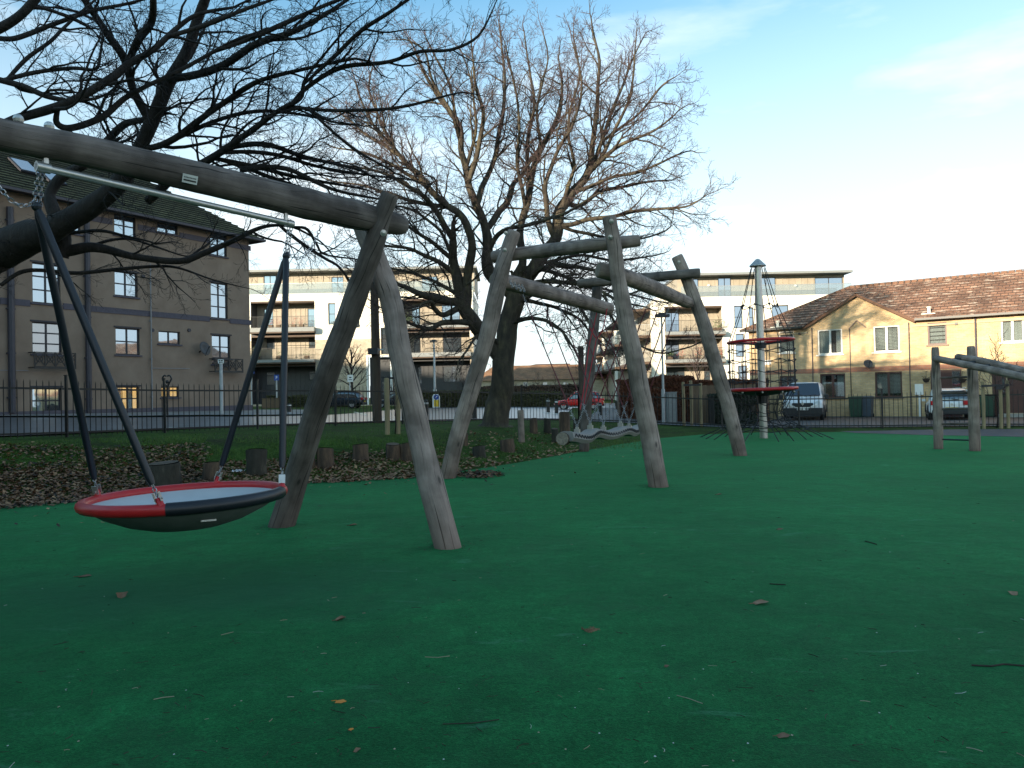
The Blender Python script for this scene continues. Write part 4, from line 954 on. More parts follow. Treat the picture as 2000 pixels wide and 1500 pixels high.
# ---------------------------------------------------------- unseen tenements added behind the camera, left, square to the sun, for shade
def tenement(name, x0, y0, x1, y1, h, label):
    b = thing(name, ((x0+x1)/2, (y0+y1)/2, 0), label, 'building'); g = MB()
    g.box(((x0+x1)/2, (y0+y1)/2, h/2-.2), x1-x0, y1-y0, h+.4); g.build('wall', M['harl'], b)
    g = MB(); g.prism([(x0-.4, 0), (x1+.4, 0), ((x0+x1)/2, 2.2)], (0, y0-.4, h), (1, 0, 0), (0, 0, 1), (0, 1, 0), y1-y0+.8); g.build('roof', M['slate'], b)
    for fl in range(int(h/2.9)):
        for k in range(int((y1-y0)/4)):
            y = y0+2+4*k; z = 1.0+2.9*fl
            g = MB(); g.box((x1+.02, y, z+.7), .06, 1.2, 1.4); w = g.build('window', M['frame_white'], b); g = MB(); g.box((x1+.06, y, z+.7), .03, 1.0, 1.2); g.build('pane', M['glass_mid'], w)
    return b
# sun-axis coordinates: a = distance along the light, u = across it
SA = Vector((-sv.x, -sv.y, 0)).normalized(); SU = Vector((SA.y, -SA.x, 0))
def AU(a, u): return SA*a+SU*u
def row(name, a, u0, u1, h, dep, label):
    F = Facade(AU(a, u0), SU); F.n = SA; b = thing(name, AU(a, u0), label, 'building'); L = u1-u0
    # Facade.at uses n for offsets; here n faces the playground
    ho = []; nb = max(1, int(L/4.2))
    for k in range(nb):
        for fl in range(int((h-1)/2.9)):
            u = (k+.5)*L/nb; z = 1.0+2.9*fl; ho.append((u-.6, z, u+.6, z+1.5))
    g = MB(); F.wall(g, 0, -.3, L, h, ho, .15); g.build('wall', M['harl'], b)
    g = MB(); F.bx(g, 0, -.3, L, h-.01, -dep, -.3); g.build('core_wall', M['harl'], b)
    for q in ho:
        window(F, b, q, 2, 2, frame='frame_white', glass='glass_mid') if False else None
        g = MB(); F.bx(g, q[0], q[1], q[2], q[3], -.2, -.16); w = g.build('window', M['glass_mid'], b)
    g = MB(); g.add([F.at(-.4, h, .4), F.at(L+.4, h, .4), F.at(L+.4, h, -dep-.4), F.at(-.4, h, -dep-.4), F.at(-.4, h+1.6, -dep/2), F.at(L+.4, h+1.6, -dep/2)], [(0, 1, 5, 4), (2, 3, 4, 5), (1, 2, 5), (3, 0, 4), (3, 2, 1, 0)]); g.build('roof', M['slate'], b)
row('added_shade_building', -26, -43, 20, 14.0, 9, 'long tenement row added unseen south west of the playground to shade it')
row('added_shade_building', -26, -78, -43, 17.2, 9, 'taller tenement block added unseen further west along the shading row')
# ==================================================================== play equipment
def log_path(pxs, n=14, sub=4, wob=.012, seed=0):
    """pxs = [(px, py, depth, diameter_px)] -> smooth list of (point, radius)"""
    P = [(U(a, b, d), w/2/FPX*d) for a, b, d, w in pxs]
    Q = catmull(P, sub)
    out = []
    for p, r in Q:
        o = Vector((mnoise.noise(p*1.7+Vector((seed, 0, 0))), mnoise.noise(p*1.7+Vector((0, seed+9, 0))), 0))*wob
        out.append((p+o, r*(1+.05*mnoise.noise(p*3+Vector((seed, seed, 0)))+.03*mnoise.noise(p*9+Vector((seed, seed, 0))))))
    return out
def log(name, pxs, parent, mat='log', n=18, seed=0, ext0=0.0, ext1=0.0, label=None):
    Q = log_path(pxs, seed=seed, sub=5)
    if ext0: p = Q[0][0]-(Q[1][0]-Q[0][0]).normalized()*ext0; Q = [(p, Q[0][1])]+Q
    if ext1: p = Q[-1][0]+(Q[-1][0]-Q[-2][0]).normalized()*ext1; Q = Q+[(p, Q[-1][1])]
    # rounded arrises at the sawn ends
    def cap(Q):
        p, r = Q[0]; d = (Q[1][0]-p).normalized()
        return [(p-d*.0, r*.86), (p+d*.02, r*.985)]+[q for q in Q[1:]]
    Q = cap(Q); Q = list(reversed(cap(list(reversed(Q)))))
    g = MB(); g.tube([q[0] for q in Q], [q[1] for q in Q], n)
    o = g.build(name, M[mat], parent, smooth=True, auto=50)
    o.data.materials.append(M['log_end'])
    for p in o.data.polygons:
        if len(p.vertices) > 4: p.material_index = 1
    if label: o['label'] = label
    return Q
def bolt(parent, p, d, r=.035):
    g = MB(); p = Vector(p); d = Vector(d).normalized(); a = d.cross(ZU); a = a.normalized() if a.length > .1 else Vector((1, 0, 0)); b = d.cross(a)
    g.lathe([(r*1.25, 0), (r*1.25, .008), (r*.75, .010), (r*.75, .022), (.001, .026)], p, 10, (a, b, d)); return g.build('bolt', M['steel'], parent)
def toward(p, r): return p+(Vector((0, 0, CAM_H))-p).normalized()*r

# ---- nest swing frame
base = U(720, 1040, 7.9); base.z = 0
sw = thing('swing_frame', base, 'big log swing frame with crossed legs holding the dish swing', 'swing frame')
Dq, Dp = G(873, 1070).y, G(545, 1028).y
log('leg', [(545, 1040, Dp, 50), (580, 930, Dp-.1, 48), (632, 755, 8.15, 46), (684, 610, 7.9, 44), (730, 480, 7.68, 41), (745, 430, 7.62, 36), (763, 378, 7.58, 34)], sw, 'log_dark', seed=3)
log('leg', [(878, 1085, Dq, 53), (846, 960, Dq+.12, 50), (812, 820, Dq+.3, 47), (784, 700, 7.65, 44), (768, 610, 7.8, 43), (745, 530, 8.0, 42), (715, 455, 8.15, 42), (692, 400, 8.25, 38)], sw, 'log', seed=5)
def bd(px): return 1/(.196-.0000902*px)
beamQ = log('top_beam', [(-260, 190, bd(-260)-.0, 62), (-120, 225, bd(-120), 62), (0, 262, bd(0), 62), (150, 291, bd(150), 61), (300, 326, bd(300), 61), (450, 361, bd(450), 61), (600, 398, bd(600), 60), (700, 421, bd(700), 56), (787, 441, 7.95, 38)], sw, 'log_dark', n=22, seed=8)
# far pair of legs, mostly out of frame on the left
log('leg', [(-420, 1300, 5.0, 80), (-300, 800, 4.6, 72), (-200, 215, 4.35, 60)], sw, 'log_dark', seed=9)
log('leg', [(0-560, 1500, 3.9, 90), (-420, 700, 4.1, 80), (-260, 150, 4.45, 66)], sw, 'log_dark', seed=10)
bolt(sw, toward(U(749, 455, 7.62), .12), -ray(749, 455), .026)
# plate with small print
c = toward(U(371, 350, bd(371)), .135); e_ = (U(500, 373, bd(500))-U(300, 327, bd(300))).normalized(); nn = (-ray(371, 350)).normalized(); up_ = nn.cross(e_).normalized(); nn = e_.cross(up_)
if nn.dot(-ray(371, 350)) < 0: nn = -nn
g = MB(); g.box(c, .125, .002, .068, (e_, nn, up_)); pln = g.build('name_plate', M['plate'], sw)
g = MB(); g.box(c+nn*.002+up_*(-.012)-e_*.0, .105, .002, .012, (e_, nn, up_))
for k in range(9): g.box(c+nn*.002+up_*.010+e_*(-.046+.0115*k), .006, .002, .010, (e_, nn, up_))
g.build('printed_text', M['ink'], pln)
# hanger pipe, brackets
pA, pB = U(70, 324, bd(70)), U(572, 438, bd(572))
g = MB(); g.cyl(pA, pB, .026, n=14); g.cyl(pA, pA+(pB-pA).normalized()*.09, .036, n=14); g.cyl(pB, pB+(pA-pB).normalized()*.07, .034, n=14); pipe = g.build('hanger_pipe', M['steel'], sw, smooth=True, auto=40)
pdn = (pB-pA).normalized()
for t, wv in ((.03, 0), (.965, 0)):
    p = pA.lerp(pB, t); g = MB(); g.cyl(p, p+ZU*.13, .02, n=8); g.box(p+ZU*.13, .30, .08, .012, (pdn, pdn.cross(ZU), ZU)); g.build('bracket', M['steel'], sw)
g = MB(); p = U(68, 306, bd(68)); g.bar(U(32, 296, bd(32)), U(110, 311, bd(110)), .05, .008); g.build('bearing_plate', M['steel'], sw)
for x, y in ((36, 233), (96, 247)):
    g = MB(); g.sphere(U(x, y, bd(x)), .035, 6); g.build('bolt', M['steel'], sw)
# ---- chains
def chain(parent, pts, link_l=.05, r=.0045, name='chain', mat='chain', single=False):
    """alternating links along a path, one object for the whole chain"""
    g = MB(); D = [0.0]
    for a, b in zip(pts[:-1], pts[1:]): D.append(D[-1]+(b-a).length)
    n = max(1, int(D[-1]/(link_l*.72)))
    def at(s):
        for i in range(len(pts)-1):
            if s <= D[i+1] or i == len(pts)-2: return pts[i].lerp(pts[i+1], (s-D[i])/max(1e-6, D[i+1]-D[i])), (pts[i+1]-pts[i]).normalized()
    for k in range(n):
        c, d = at((k+.5)/n*D[-1]); a = d.cross(ZU) if abs(d.z) < .95 else d.cross(Vector((0, 1, 0))); a.normalize(); b = d.cross(a)
        w = (a+b).normalized() if k % 2 else (a-b).normalized()
        L, hw2 = link_l/2, link_l*.30
        ring = [c+d*(-L+hw2)-w*hw2, c+d*(L-hw2)-w*hw2, c+d*L, c+d*(L-hw2)+w*hw2, c+d*(-L+hw2)+w*hw2, c-d*L]
        g.tube(ring, r, 4, close=True)
    o = g.build(name, M[mat], parent); return o
def sag(a, b, s, n=10): return [a.lerp(b, i/n)-ZU*s*4*(i/n)*(1-i/n) for i in range(n+1)]
# ---- the dish swing itself
RC = Vector((-2.60, 6.10, .685)); RR = .73
tv = (pB-pA).normalized(); tilt = Matrix.Rotation(R(-3.6), 3, Vector((.35, -.94, 0)).cross(ZU).cross(Vector((0, 0, 1))).normalized()) if False else Matrix.Rotation(R(-1.3), 3, 'Y')
dsw = thing('dish_swing', RC, 'red and black rimmed dish swing hanging on sleeved poles from log frame', 'dish swing')
def RP(an, r, z=0.0): return RC+tilt @ Vector((r*math.cos(an), r*math.sin(an), z))
def arc(a0, a1, n): return [RP(lerp(a0, a1, i/n), RR) for i in range(n+1)]
jA, jB = R(-76), R(4)
g = MB(); g.tube(arc(jB, jA+2*math.pi, 60), .044, 12); g.build('rim', M['red_plastic'], dsw, smooth=True, auto=50, ).__setitem__('label', 'red part of the rim')
g = MB(); g.tube(arc(jA-.02, jB+.02, 24), .049, 12); g.build('rim', M['black_rubber'], dsw, smooth=True, auto=50).__setitem__('label', 'black part of the rim')
prof = [(0.78, -.02), (.66, -.065), (.5, -.115), (.3, -.155), (.12, -.17), (.001, -.172)]
g = MB(); ax3 = (tilt @ Vector((1, 0, 0)), tilt @ Vector((0, 1, 0)), tilt @ Vector((0, 0, 1)))
g.lathe([(.001, -.10), (.3, -.088), (.55, -.045), (.70, -.005)], RC, 48, ax3); g.build('seat', M['seat_grey'], dsw, smooth=True)
g = MB(); g.lathe([(.001, -.25), (.12, -.246), (.28, -.225), (.44, -.18), (.60, -.105), (.69, -.045), (.72, -.01)], RC, 48, ax3); us = g.build('underside', M['seat_under'], dsw, smooth=True)
g = MB(); g.bar(RP(R(-58), .60, -.118), RP(R(-47), .58, -.125), .014, .012); g.build('scratch_mark', M['plate'], us)
pe_ = [pA+pdn*.03-ZU*.03, pB-pdn*.03-ZU*.03]
tops = [U(72, 404, bd(72)+.02), U(559, 500, bd(559))]
for i, (hp, tp) in enumerate(zip(pe_, tops)):
    for k in (-1, 1): chain(dsw, [hp+pdn*.012*k, tp+pdn*.02*k], .045, .0042)
    g = MB(); g.sphere(tp, .035, 6); g.build('joint', M['black_rubber'], dsw)
    an = [(R(-80), (300, 962)), (R(176), (170, 968))] if i == 0 else [(R(93), (415, 910)), (R(13), (550, 945))]
    for a, _ in an:
        foot = RP(a, RR, .04); d = (foot-tp).normalized()
        e0, e1 = tp+d*.02, foot-d*.15
        g = MB(); g.tube([e0, e0+d*.05, e1-d*.05, e1], [.020, .028, .028, .020], 10); g.build('hanger_pole', M['pole_blue'], dsw, smooth=True, auto=40)
        chain(dsw, [e1-d*.01, foot-d*.055], .04, .0045)
        g = MB(); sx = d.cross(Vector((math.cos(a), math.sin(a), 0))).normalized(); sy = d.cross(sx)
        g.box(foot-d*.055+sx*.02, .07, .004, .05, (d, sx, sy)); g.box(foot-d*.055-sx*.02, .07, .004, .05, (d, sx, sy)); g.cyl(foot-d*.04-sx*.03, foot-d*.04+sx*.03, .008, n=6); g.build('shackle', M['steel'], dsw)
        g = MB(); g.tube([foot-d*.05, foot+d*.0, RP(a, RR, 0)], [.020, .026, .045], 8); g.build('rim_lug', M['red_plastic'], dsw, smooth=True)
# safety chains hanging in loops to the beam
s0 = U(628, 438, bd(628)); chain(dsw, sag(tops[1]+Vector((0, 0, .06)), s0, .18), .045, .0042, 'safety_chain')
s1 = U(-40, 280, bd(-40)); chain(dsw, sag(tops[0]+Vector((0, 0, .05)), s1, .18), .045, .0042, 'safety_chain')

# ---- rope bridge frame: two log portals, two long beams
bf = thing('bridge_frame', Vector((2.6, 15, 0)), 'tall weathered log frame of two portals joined by sloping beams', 'climbing frame')
dA, dB, dC, dD = G(875, 934).y, G(1285, 951).y, G(1140, 882).y, G(1444, 890).y
log('post', [(873, 942, dA, 30), (892, 855, dA, 32), (925, 745, dA, 32), (956, 640, dA, 33), (972, 560, dA, 33), (988, 500, dA, 29), (1004, 452, dA, 26)], bf, 'log', seed=21)
log('post', [(1288, 958, dB, 38), (1268, 850, dB, 37), (1247, 740, dB, 36), (1225, 640, dB, 34), (1211, 560, dB, 30), (1201, 490, dB, 28), (1190, 424, dB, 27)], bf, 'log', seed=22)
log('post', [(1140, 888, dC, 19), (1146, 790, dC, 20), (1154, 700, dC, 21), (1162, 610, dC, 20), (1168, 548, dC, 20)], bf, 'log_dark', seed=23)
log('post', [(1447, 895, dD, 26), (1424, 800, dD, 27), (1398, 712, dD, 28), (1370, 620, dD, 26), (1343, 550, dD, 23), (1322, 500, dD, 22)], bf, 'log', seed=24)
log('cross_beam', [(962, 502, dA+.30, 24), (1060, 490, dA-.1, 27), (1150, 480, dB+.45, 27), (1250, 470, dB+.28, 23)], bf, 'log', seed=25)
log('cross_beam', [(1130, 554, dC-.22, 17), (1220, 546, dC-.9, 19), (1300, 539, dD+.05, 19), (1367, 533, dD-.27, 19)], bf, 'log_dark', seed=26)
b1 = log('long_beam', [(966, 546, dA+.22, 28), (1010, 556, dA+.9, 31), (1080, 574, 15.6, 29), (1140, 590, 17.3, 27), (1190, 604, 18.2, 26)], bf, 'log', seed=27)
b2 = log('long_beam', [(1168, 526, dB-.55+.9, 31), (1215, 539, 12.3, 32), (1270, 560, 14.0, 30), (1325, 583, 16.0, 25), (1345, 592, 16.8, 22)], bf, 'log', seed=28)
for (x, y, d) in ((986, 488, dA), (988, 455, dA), (1192, 463, dB), (1194, 432, dB), (1338, 541, dD), (1326, 512, dD), (1163, 553, dC-.2)): bolt(bf, toward(U(x, y, d), .13 if d < 15 else .12), -ray(x, y), .03)
for k, (x, y, d) in enumerate([(996, 548, 13.6), (1004, 551, 13.7), (1012, 555, 13.8), (1019, 556, 13.9)]):
    chain(bf, [toward(U(x, y, d), .16), toward(U(x+6, y+14, d), .16)], .06, .008, 'wrap_chain')
# swinging tread between the beams
br = thing('rope_bridge', U(1170, 850, 14.5), 'low wavy grey swinging tread hung from the log frame on ropes', 'rope bridge')
tr0 = (1062, 852, 12.7); T0 = U(1106, 855, 12.9); T1 = U(1262, 838, 17.2)
N = 44; tp = []
dirT = (T1-T0); dl = dirT.length; dirT.normalize(); sideT = dirT.cross(ZU).normalized()
for i in range(N+1):
    t = i/N; p = T0.lerp(T1, t); w = .034*math.sin(t*2*math.pi*3.1+2.2); s_ = .05*math.sin(t*2*math.pi*2.1)
    tp.append(p+ZU*w+sideT*s_)
g = MB(); ex_ = []
for i, p in enumerate(tp):
    pass
w_, h_ = .15, .085
ring_pts = [(-w_, -h_*.3), (-w_*.8, h_*.75), (-w_*.3, h_), (w_*.3, h_), (w_*.8, h_*.75), (w_, -h_*.3), (w_*.7, -h_), (-w_*.7, -h_)]
for i, p in enumerate(tp):
    d = (tp[min(i+1, N)]-tp[max(i-1, 0)]).normalized(); sd = d.cross(ZU).normalized(); u_ = sd.cross(d)
    for a, b in ring_pts: g.v.append(tuple(p+sd*a+u_*b))
    if i:
        for k in range(8): g.f.append(((i-1)*8+k, (i-1)*8+(k+1) % 8, i*8+(k+1) % 8, i*8+k))
g.f.append(tuple(range(8))); g.f.append(tuple(reversed(range(N*8, N*8+8)))); g.build('tread', M['tread'], br, smooth=True, auto=45)
g = MB()
for i in range(2*N):    # zig-zag lacing facing the near side
    t = (i+.5)/(2*N)*N; k = int(t); p = tp[k].lerp(tp[min(k+1, N)], t-k)-sideT*0
    sgn = 1 if (Vector((0, 0, 0))-p).dot(sideT) > 0 else -1
    q = p+sideT*sgn*(w_*.97)
    g.bar(q+ZU*(.040 if i % 2 else -.012), q+dirT*(dl/N/2)+ZU*(-.012 if i % 2 else .040), .014, .012)
o = g.build('lacing', M['black_rubber'], br); o['kind'] = 'stuff'
clamps = [(1112, 838), (1143, 836), (1173, 831), (1199, 828), (1225, 825), (1249, 820)]
r1x = [(1020, 566), (1057, 576), (1090, 584), (1118, 590), (1147, 597), (1171, 603)]; r2x = [(1228, 552), (1250, 560), (1272, 568), (1292, 577), (1310, 585), (1326, 592)]
def onbeam(Q, px, below=.10):
    best = min(Q, key=lambda q: abs(proj(q[0])[0]-px)); return best[0]-ZU*best[1]*.9, best[1]
CMi = CM.inverted()
def proj(p):
    q = CMi @ Vector(p); return (1000+FPX*q.x/-q.z, 750-FPX*q.y/-q.z)
b1f = []; b2f = []
for Q, o_ in ((b1, b1f), (b2, b2f)):
    for a, b in zip(Q[:-1], Q[1:]):
        for k in range(12): o_.append((a[0].lerp(b[0], k/12), a[1]))
for i, (cx, cy_) in enumerate(clamps):
    t = (i+.5)/6; p = T0.lerp(T1, .03+t*.95*.97); k = t*N; kk = int(k); p = tp[kk].lerp(tp[min(kk+1, N)], k-kk); u = p+ZU*.075
    g = MB(); g.box(u+ZU*.03, .10, .05, .10, (sideT, dirT, ZU)); g.box(u+ZU*.09, .05, .04, .05, (sideT, dirT, ZU)); g.build('clamp', M['steel'], br)
    for (Q, px, mt) in ((b1f, r1x[i][0], 'dark_rope'), (b2f, r2x[i][0], 'dark_rope')):
        top, rr = onbeam(Q, px); a = u+ZU*.12; d = (top-a).normalized()
        m1 = a+d*.42; m2 = top-d*.28
        chain(br, [a, m1], .05, .0042); chain(br, [m2, top], .05, .0042)
        g = MB(); g.tube([m1, m1.lerp(m2, .5)+Vector((0, 0, -.015)), m2], .011, 6); g.build('rope', M[mt], br)
for Q, x0, x1 in ():
    pass
# hand ropes in red looping from the posts
for pts in ([(1168, 600, 18.2), (1160, 635, 17.8), (1150, 680, 17.5), (1140, 760, 17.2), (1133, 800, 17.0)], [(1186, 600, 17.9), (1178, 640, 17.6), (1165, 660, 17.6), (1152, 640, 17.7)], [(1165, 660, 17.6), (1150, 740, 17.3), (1140, 790, 17.1)]):
    g = MB(); g.tube([p for p, r in catmull([(U(*q), .022) for q in pts], 5)], .013, 6); g.build('hand_rope', M['red_rope'], br)
Pend = [T0-dirT*.02, T0-dirT*.10-ZU*.01]
ln = thing('log_round', U(1098, 857, 12.75), 'pale round log end at the near end of the grey tread', 'log')
g = MB(); c0 = U(1098, 857, 12.75); g.tube([c0, c0+Vector((.10, .5, -.02))], [.105, .11], 16); o = g.build('wood', M['stump'], ln, smooth=True, auto=40); o.data.materials.append(M['log_end'])
for p in o.data.polygons:
    if len(p.vertices) > 4: p.material_index = 1

# ---- rope climber: steel mast, cap, two red rings, net
mb0 = G(1492, 856); cl = thing('rope_climber', mb0, 'spinning rope net climber with steel mast and two red rings', 'rope climber')
dm = mb0.y; mt = U(1480, 519, dm)
g = MB(); g.cyl((mb0.x, mb0.y, 0), mt, .115, .10, 16); g.build('mast', M['steel'], cl, smooth=True, auto=40)
ax_ = (mt-mb0).normalized()
g = MB(); g.lathe([(.25, -.02), (.25, 0.0), (.06, .19), (.001, .21)], mt+ZU*.0, 8); g.lathe([(.25, -.021), (.001, -.02)], mt, 8); g.build('cap', M['steel_dull'], cl)
def onm(z): return mb0+ax_*(z/ax_.z)
def ring(z, r, th, tl=0): 
    c = onm(z); return [c+Vector((r*math.cos(2*math.pi*k/40), r*math.sin(2*math.pi*k/40), tl*r*math.cos(2*math.pi*k/40))) for k in range(40)]
zU, zL = U(1487, 666, dm).z, U(1490, 760, dm).z
RU_, RL_ = .93, .97
g = MB(); g.tube(ring(zU, RU_, 0, .03), .042, 8, close=True); g.build('upper_ring', M['red_plastic'], cl, smooth=True)
g = MB(); g.tube(ring(zL, RL_, 0, .02), .05, 8, close=True); g.build('lower_ring', M['red_plastic'], cl, smooth=True)
g = MB(); g.lathe([(.001, -.03), (.90, -.03), (.90, -.05), (.5, -.15), (.14, -.2)], onm(zL), 24); g.build('lower_platform', M['black_rubber'], cl)
for q0, q1 in ((zU-.22, zU-.05), (zL-.42, zL-.18)):
    g = MB(); g.cyl(onm(q0), onm(q1), .17, n=12)
    g.build('hub', M['black_rubber'], cl)
for k in range(6):
    a = k*math.pi/3+.2; g = MB(); g.bar(onm(zU-.12), onm(zU)+Vector((math.cos(a)*RU_, math.sin(a)*RU_, -.02)), .03); g.build('spoke', M['black_rubber'], cl)
nm = 8
def P_(an, r, z): c = onm(z); return c+Vector((math.cos(an)*r, math.sin(an)*r, 0))
zc1 = U(1482, 597, dm).z
for k in range(nm):
    a = 2*math.pi*k/nm+.25
    g = MB(); g.tube([P_(a, .20, mt.z-.06), P_(a, .52, zc1), P_(a, RU_, zU+.02)], .013, 5); g.build('rope', M['rope'], cl)
    for da in (-.05, .05):
        g = MB(); g.tube([P_(a+da, RU_, zU-.03), P_(a+da, RL_-.03, zL+.03)], .013, 5); g.build('rope', M['rope'], cl)
    # sprawling lower net down to the ground anchors
    gr = 1.95 if k % 2 else 1.6
    g = MB(); g.tube([P_(a, RL_-.05, zL-.05), P_(a+.05, .62, .80), P_(a, .8, .50), P_(a-.05, gr, .0)], .014, 5); g.build('rope', M['rope'], cl)
    g = MB(); g.tube([P_(a+.39, .55, .85), P_(a+.39, .7, .55), P_(a+.45, gr-.25, .0)], .014, 5); g.build('rope', M['rope'], cl)
    g = MB(); g.tube([P_(a+.39, RL_-.1, zL-.06), P_(a+.39, .55, .85)], .012, 5); g.build('rope', M['rope'], cl)
def hoop(r, z, dr=.04, th=.013, n=48, cl_=cl):
    g = MB(); g.tube([P_(2*math.pi*i/n, r*(1+dr*math.cos(nm*2*math.pi*i/n-.25*nm)), z-.035*(1-math.cos(nm*2*math.pi*i/n-2.0))) for i in range(n)], th, 5, close=True); g.build('net_hoop', M['rope'], cl_)
hoop(.52, zc1, .0, .012)
for f in (.18, .40, .62, .82): hoop(lerp(RU_, RL_, f), lerp(zU, zL, f))
for r, z in ((.60, 1.05), (.58, .80), (.68, .58), (.95, .42), (1.2, .30)): hoop(r, z, .05)
g = MB()
for k in range(nm):
    a = 2*math.pi*k/nm+.25
    for f in (.18, .40, .62, .82): g.sphere(P_(a, lerp(RU_, RL_, f), lerp(zU, zL, f)), .030, 4)
    g.sphere(P_(a, .52, zc1), .038, 4)
o = g.build('net_knot', M['black_rubber'], cl); o['kind'] = 'stuff'
for k in range(10):
    a = 2*math.pi*k/10; g = MB(); g.sphere(P_(a, RL_-.05, zL-.09), .035, 5); g.build('ring_fixing', M['steel'], cl)
for f in (.28, .55, .80):
    g = MB(); z = zL*(1-f); c = onm(z); g.cyl(c-ZU*.012, c+ZU*.012, .125, n=14); g.build('mast_band', M['black_rubber'], cl)

# ---- monkey bars on the right
mk = thing('monkey_bars', G(1868, 880), 'wooden monkey bars with log posts and ladder rungs near the parked white car', 'monkey bars')
dL, dR = G(1832, 877).y, G(1902, 881).y
log('post', [(1833, 882, dL, 17), (1832, 800, dL, 17), (1829, 740, dL, 16), (1826, 678, dL, 13)], mk, 'log', seed=41)
log('post', [(1904, 886, dR, 20), (1902, 800, dR, 20), (1900, 740, dR, 19), (1896, 676, dR, 14)], mk, 'log', seed=42)
# top rails run to a second pair of posts beyond the frame
rl0 = log('rail', [(1826, 700, dL+.0, 13), (1900, 715, dL-1.4, 14), (1960, 728, dL-2.4, 15), (2080, 755, dL-3.8, 18), (2290, 800, dL-5.4, 22)], mk, 'log', seed=43)
rl1 = log('rail', [(1870, 697, dR+.35, 13), (1930, 708, dR-.8, 15), (2000, 725, dR-1.9, 16), (2130, 752, dR-3.4, 20), (2370, 800, dR-5.1, 25)], mk, 'log', seed=44)
for k in range(9):
    t = .10+.1*k; i0 = t*(len(rl0)-1); a = rl0[int(i0)][0].lerp(rl0[min(int(i0)+1, len(rl0)-1)][0], i0-int(i0)); i1 = (t*.95+.04)*(len(rl1)-1); b = rl1[int(i1)][0].lerp(rl1[min(int(i1)+1, len(rl1)-1)][0], i1-int(i1))
    g = MB(); g.cyl(a, b, .022, n=8); g.build('overhead_rung', M['black_rubber'], mk)
for (ya, yb, r, m_) in ((738, 736, .022, 'log_dark'), (768, 767, .034, 'log_dark'), (799, 798, .03, 'log_dark'), (828, 828, .03, 'log_dark'), (858, 860, .017, 'black_rubber')):
    g = MB(); g.cyl(U(1833, ya, dL), U(1902, yb, dR), r, n=8); g.build('ladder_rung', M[m_], mk)
for x, y, d in ((2290, 800, dL-5.4), (2370, 800, dR-5.1)):
    p = U(x, y, d); g = MB(); g.tube([(p.x, p.y, -.02), (p.x, p.y, p.z*.6), (p.x, p.y, p.z+.3)], [.10, .10, .09], 14); g.build('post', M['log'], mk, smooth=True, auto=50)
# ==================================================================== trees
class Tubes:
    """fast collector of many thin tapered tubes"""
    def __init__(s): s.V = []; s.F = []; s.n = 0
    def add(s, P, Rr, k):
        P = np.asarray(P, float); Rr = np.asarray(Rr, float); m = len(P)
        T = np.gradient(P, axis=0); T /= np.linalg.norm(T, axis=1)[:, None]+1e-9
        a = np.array([0, 0, 1.0]) if abs(T[0, 2]) < .9 else np.array([1.0, 0, 0])
        A = np.cross(T, a); A /= np.linalg.norm(A, axis=1)[:, None]+1e-9; B = np.cross(T, A)
        an = np.arange(k)*2*np.pi/k
        V = P[:, None, :]+(A[:, None, :]*np.cos(an)[None, :, None]+B[:, None, :]*np.sin(an)[None, :, None])*Rr[:, None, None]
        s.V.append(V.reshape(-1, 3)); i = (np.arange(m-1)*k)[:, None]; j = np.arange(k)[None, :]; j2 = (j+1) % k
        s.F.append((np.stack([i+j, i+j2, i+k+j2, i+k+j], -1).reshape(-1, 4)+s.n).astype(np.int32)); s.n += m*k
    def build(s, name, mat, parent, smooth=True):
        V = np.concatenate(s.V); F = np.concatenate(s.F); og = ORIG.get(parent) or Vector((0, 0, 0)); V = V-np.array(og)
        me = bpy.data.meshes.new(name); me.vertices.add(len(V)); me.vertices.foreach_set('co', V.ravel().astype(np.float32))
        me.loops.add(F.size); me.loops.foreach_set('vertex_index', F.ravel()); me.polygons.add(len(F)); me.polygons.foreach_set('loop_start', np.arange(len(F), dtype=np.int32)*4)
        me.update(calc_edges=True); me.polygons.foreach_set('use_smooth', np.full(len(F), smooth)); me.materials.append(mat)
        o = bpy.data.objects.new(name, me); link(o); o.parent = parent; ORIG[o] = og; return o
def grow(T, p, d, L, r, lev, cfg, cnt):
    """one branch and, recursively, its side shoots"""
    if L < cfg['lmin'] or cnt[0] > cfg['max']: return
    cnt[0] += 1
    n = max(3, min(9, int(L/cfg['seg'])+2)); P = [np.array(p)]; dd = np.array(d); D = []
    jit = cfg['jit']
    for i in range(n):
        dd = dd+rng.normal(0, jit, 3)+np.array(cfg['trop'])*(.6+.5*lev)/n
        dd /= np.linalg.norm(dd); D.append(dd.copy()); P.append(P[-1]+dd*L/n)
    P = np.array(P); Rr = np.maximum(r*(1-np.linspace(0, 1, n+1)**1.2*.78), cfg['rmin'])
    (T[0] if r > cfg['rsplit'] else T[1]).add(P, Rr, 6 if r > .03 else (4 if r > .012 else 3))
    if lev >= cfg['lev']: return
    m = max(2, int(cfg['kids']*(1 if lev else 1.2))); side = rng.uniform(0, 6.28)
    for k in range(m):
        t = .18+.78*(k+rng.uniform(0, .8))/m; i = min(n-1, int(t*n)); q = P[i]+(P[i+1]-P[i])*(t*n-i)
        ax = D[i]; side += 2.4+rng.normal(0, .4); a = np.cross(ax, [0, 0, 1.0]); a = a/(np.linalg.norm(a)+1e-6); b = np.cross(ax, a)
        ang = cfg['ang']*(.7+.6*rng.random())
        nd = ax*math.cos(ang)+(a*math.cos(side)+b*math.sin(side))*math.sin(ang)
        rr = float(np.interp(t, [0, 1], [r, r*.3]))*rng.uniform(.45, .70); grow(T, q, nd, L*rng.uniform(.42, .72)*(1-.35*t), rr, lev+1, cfg, cnt)
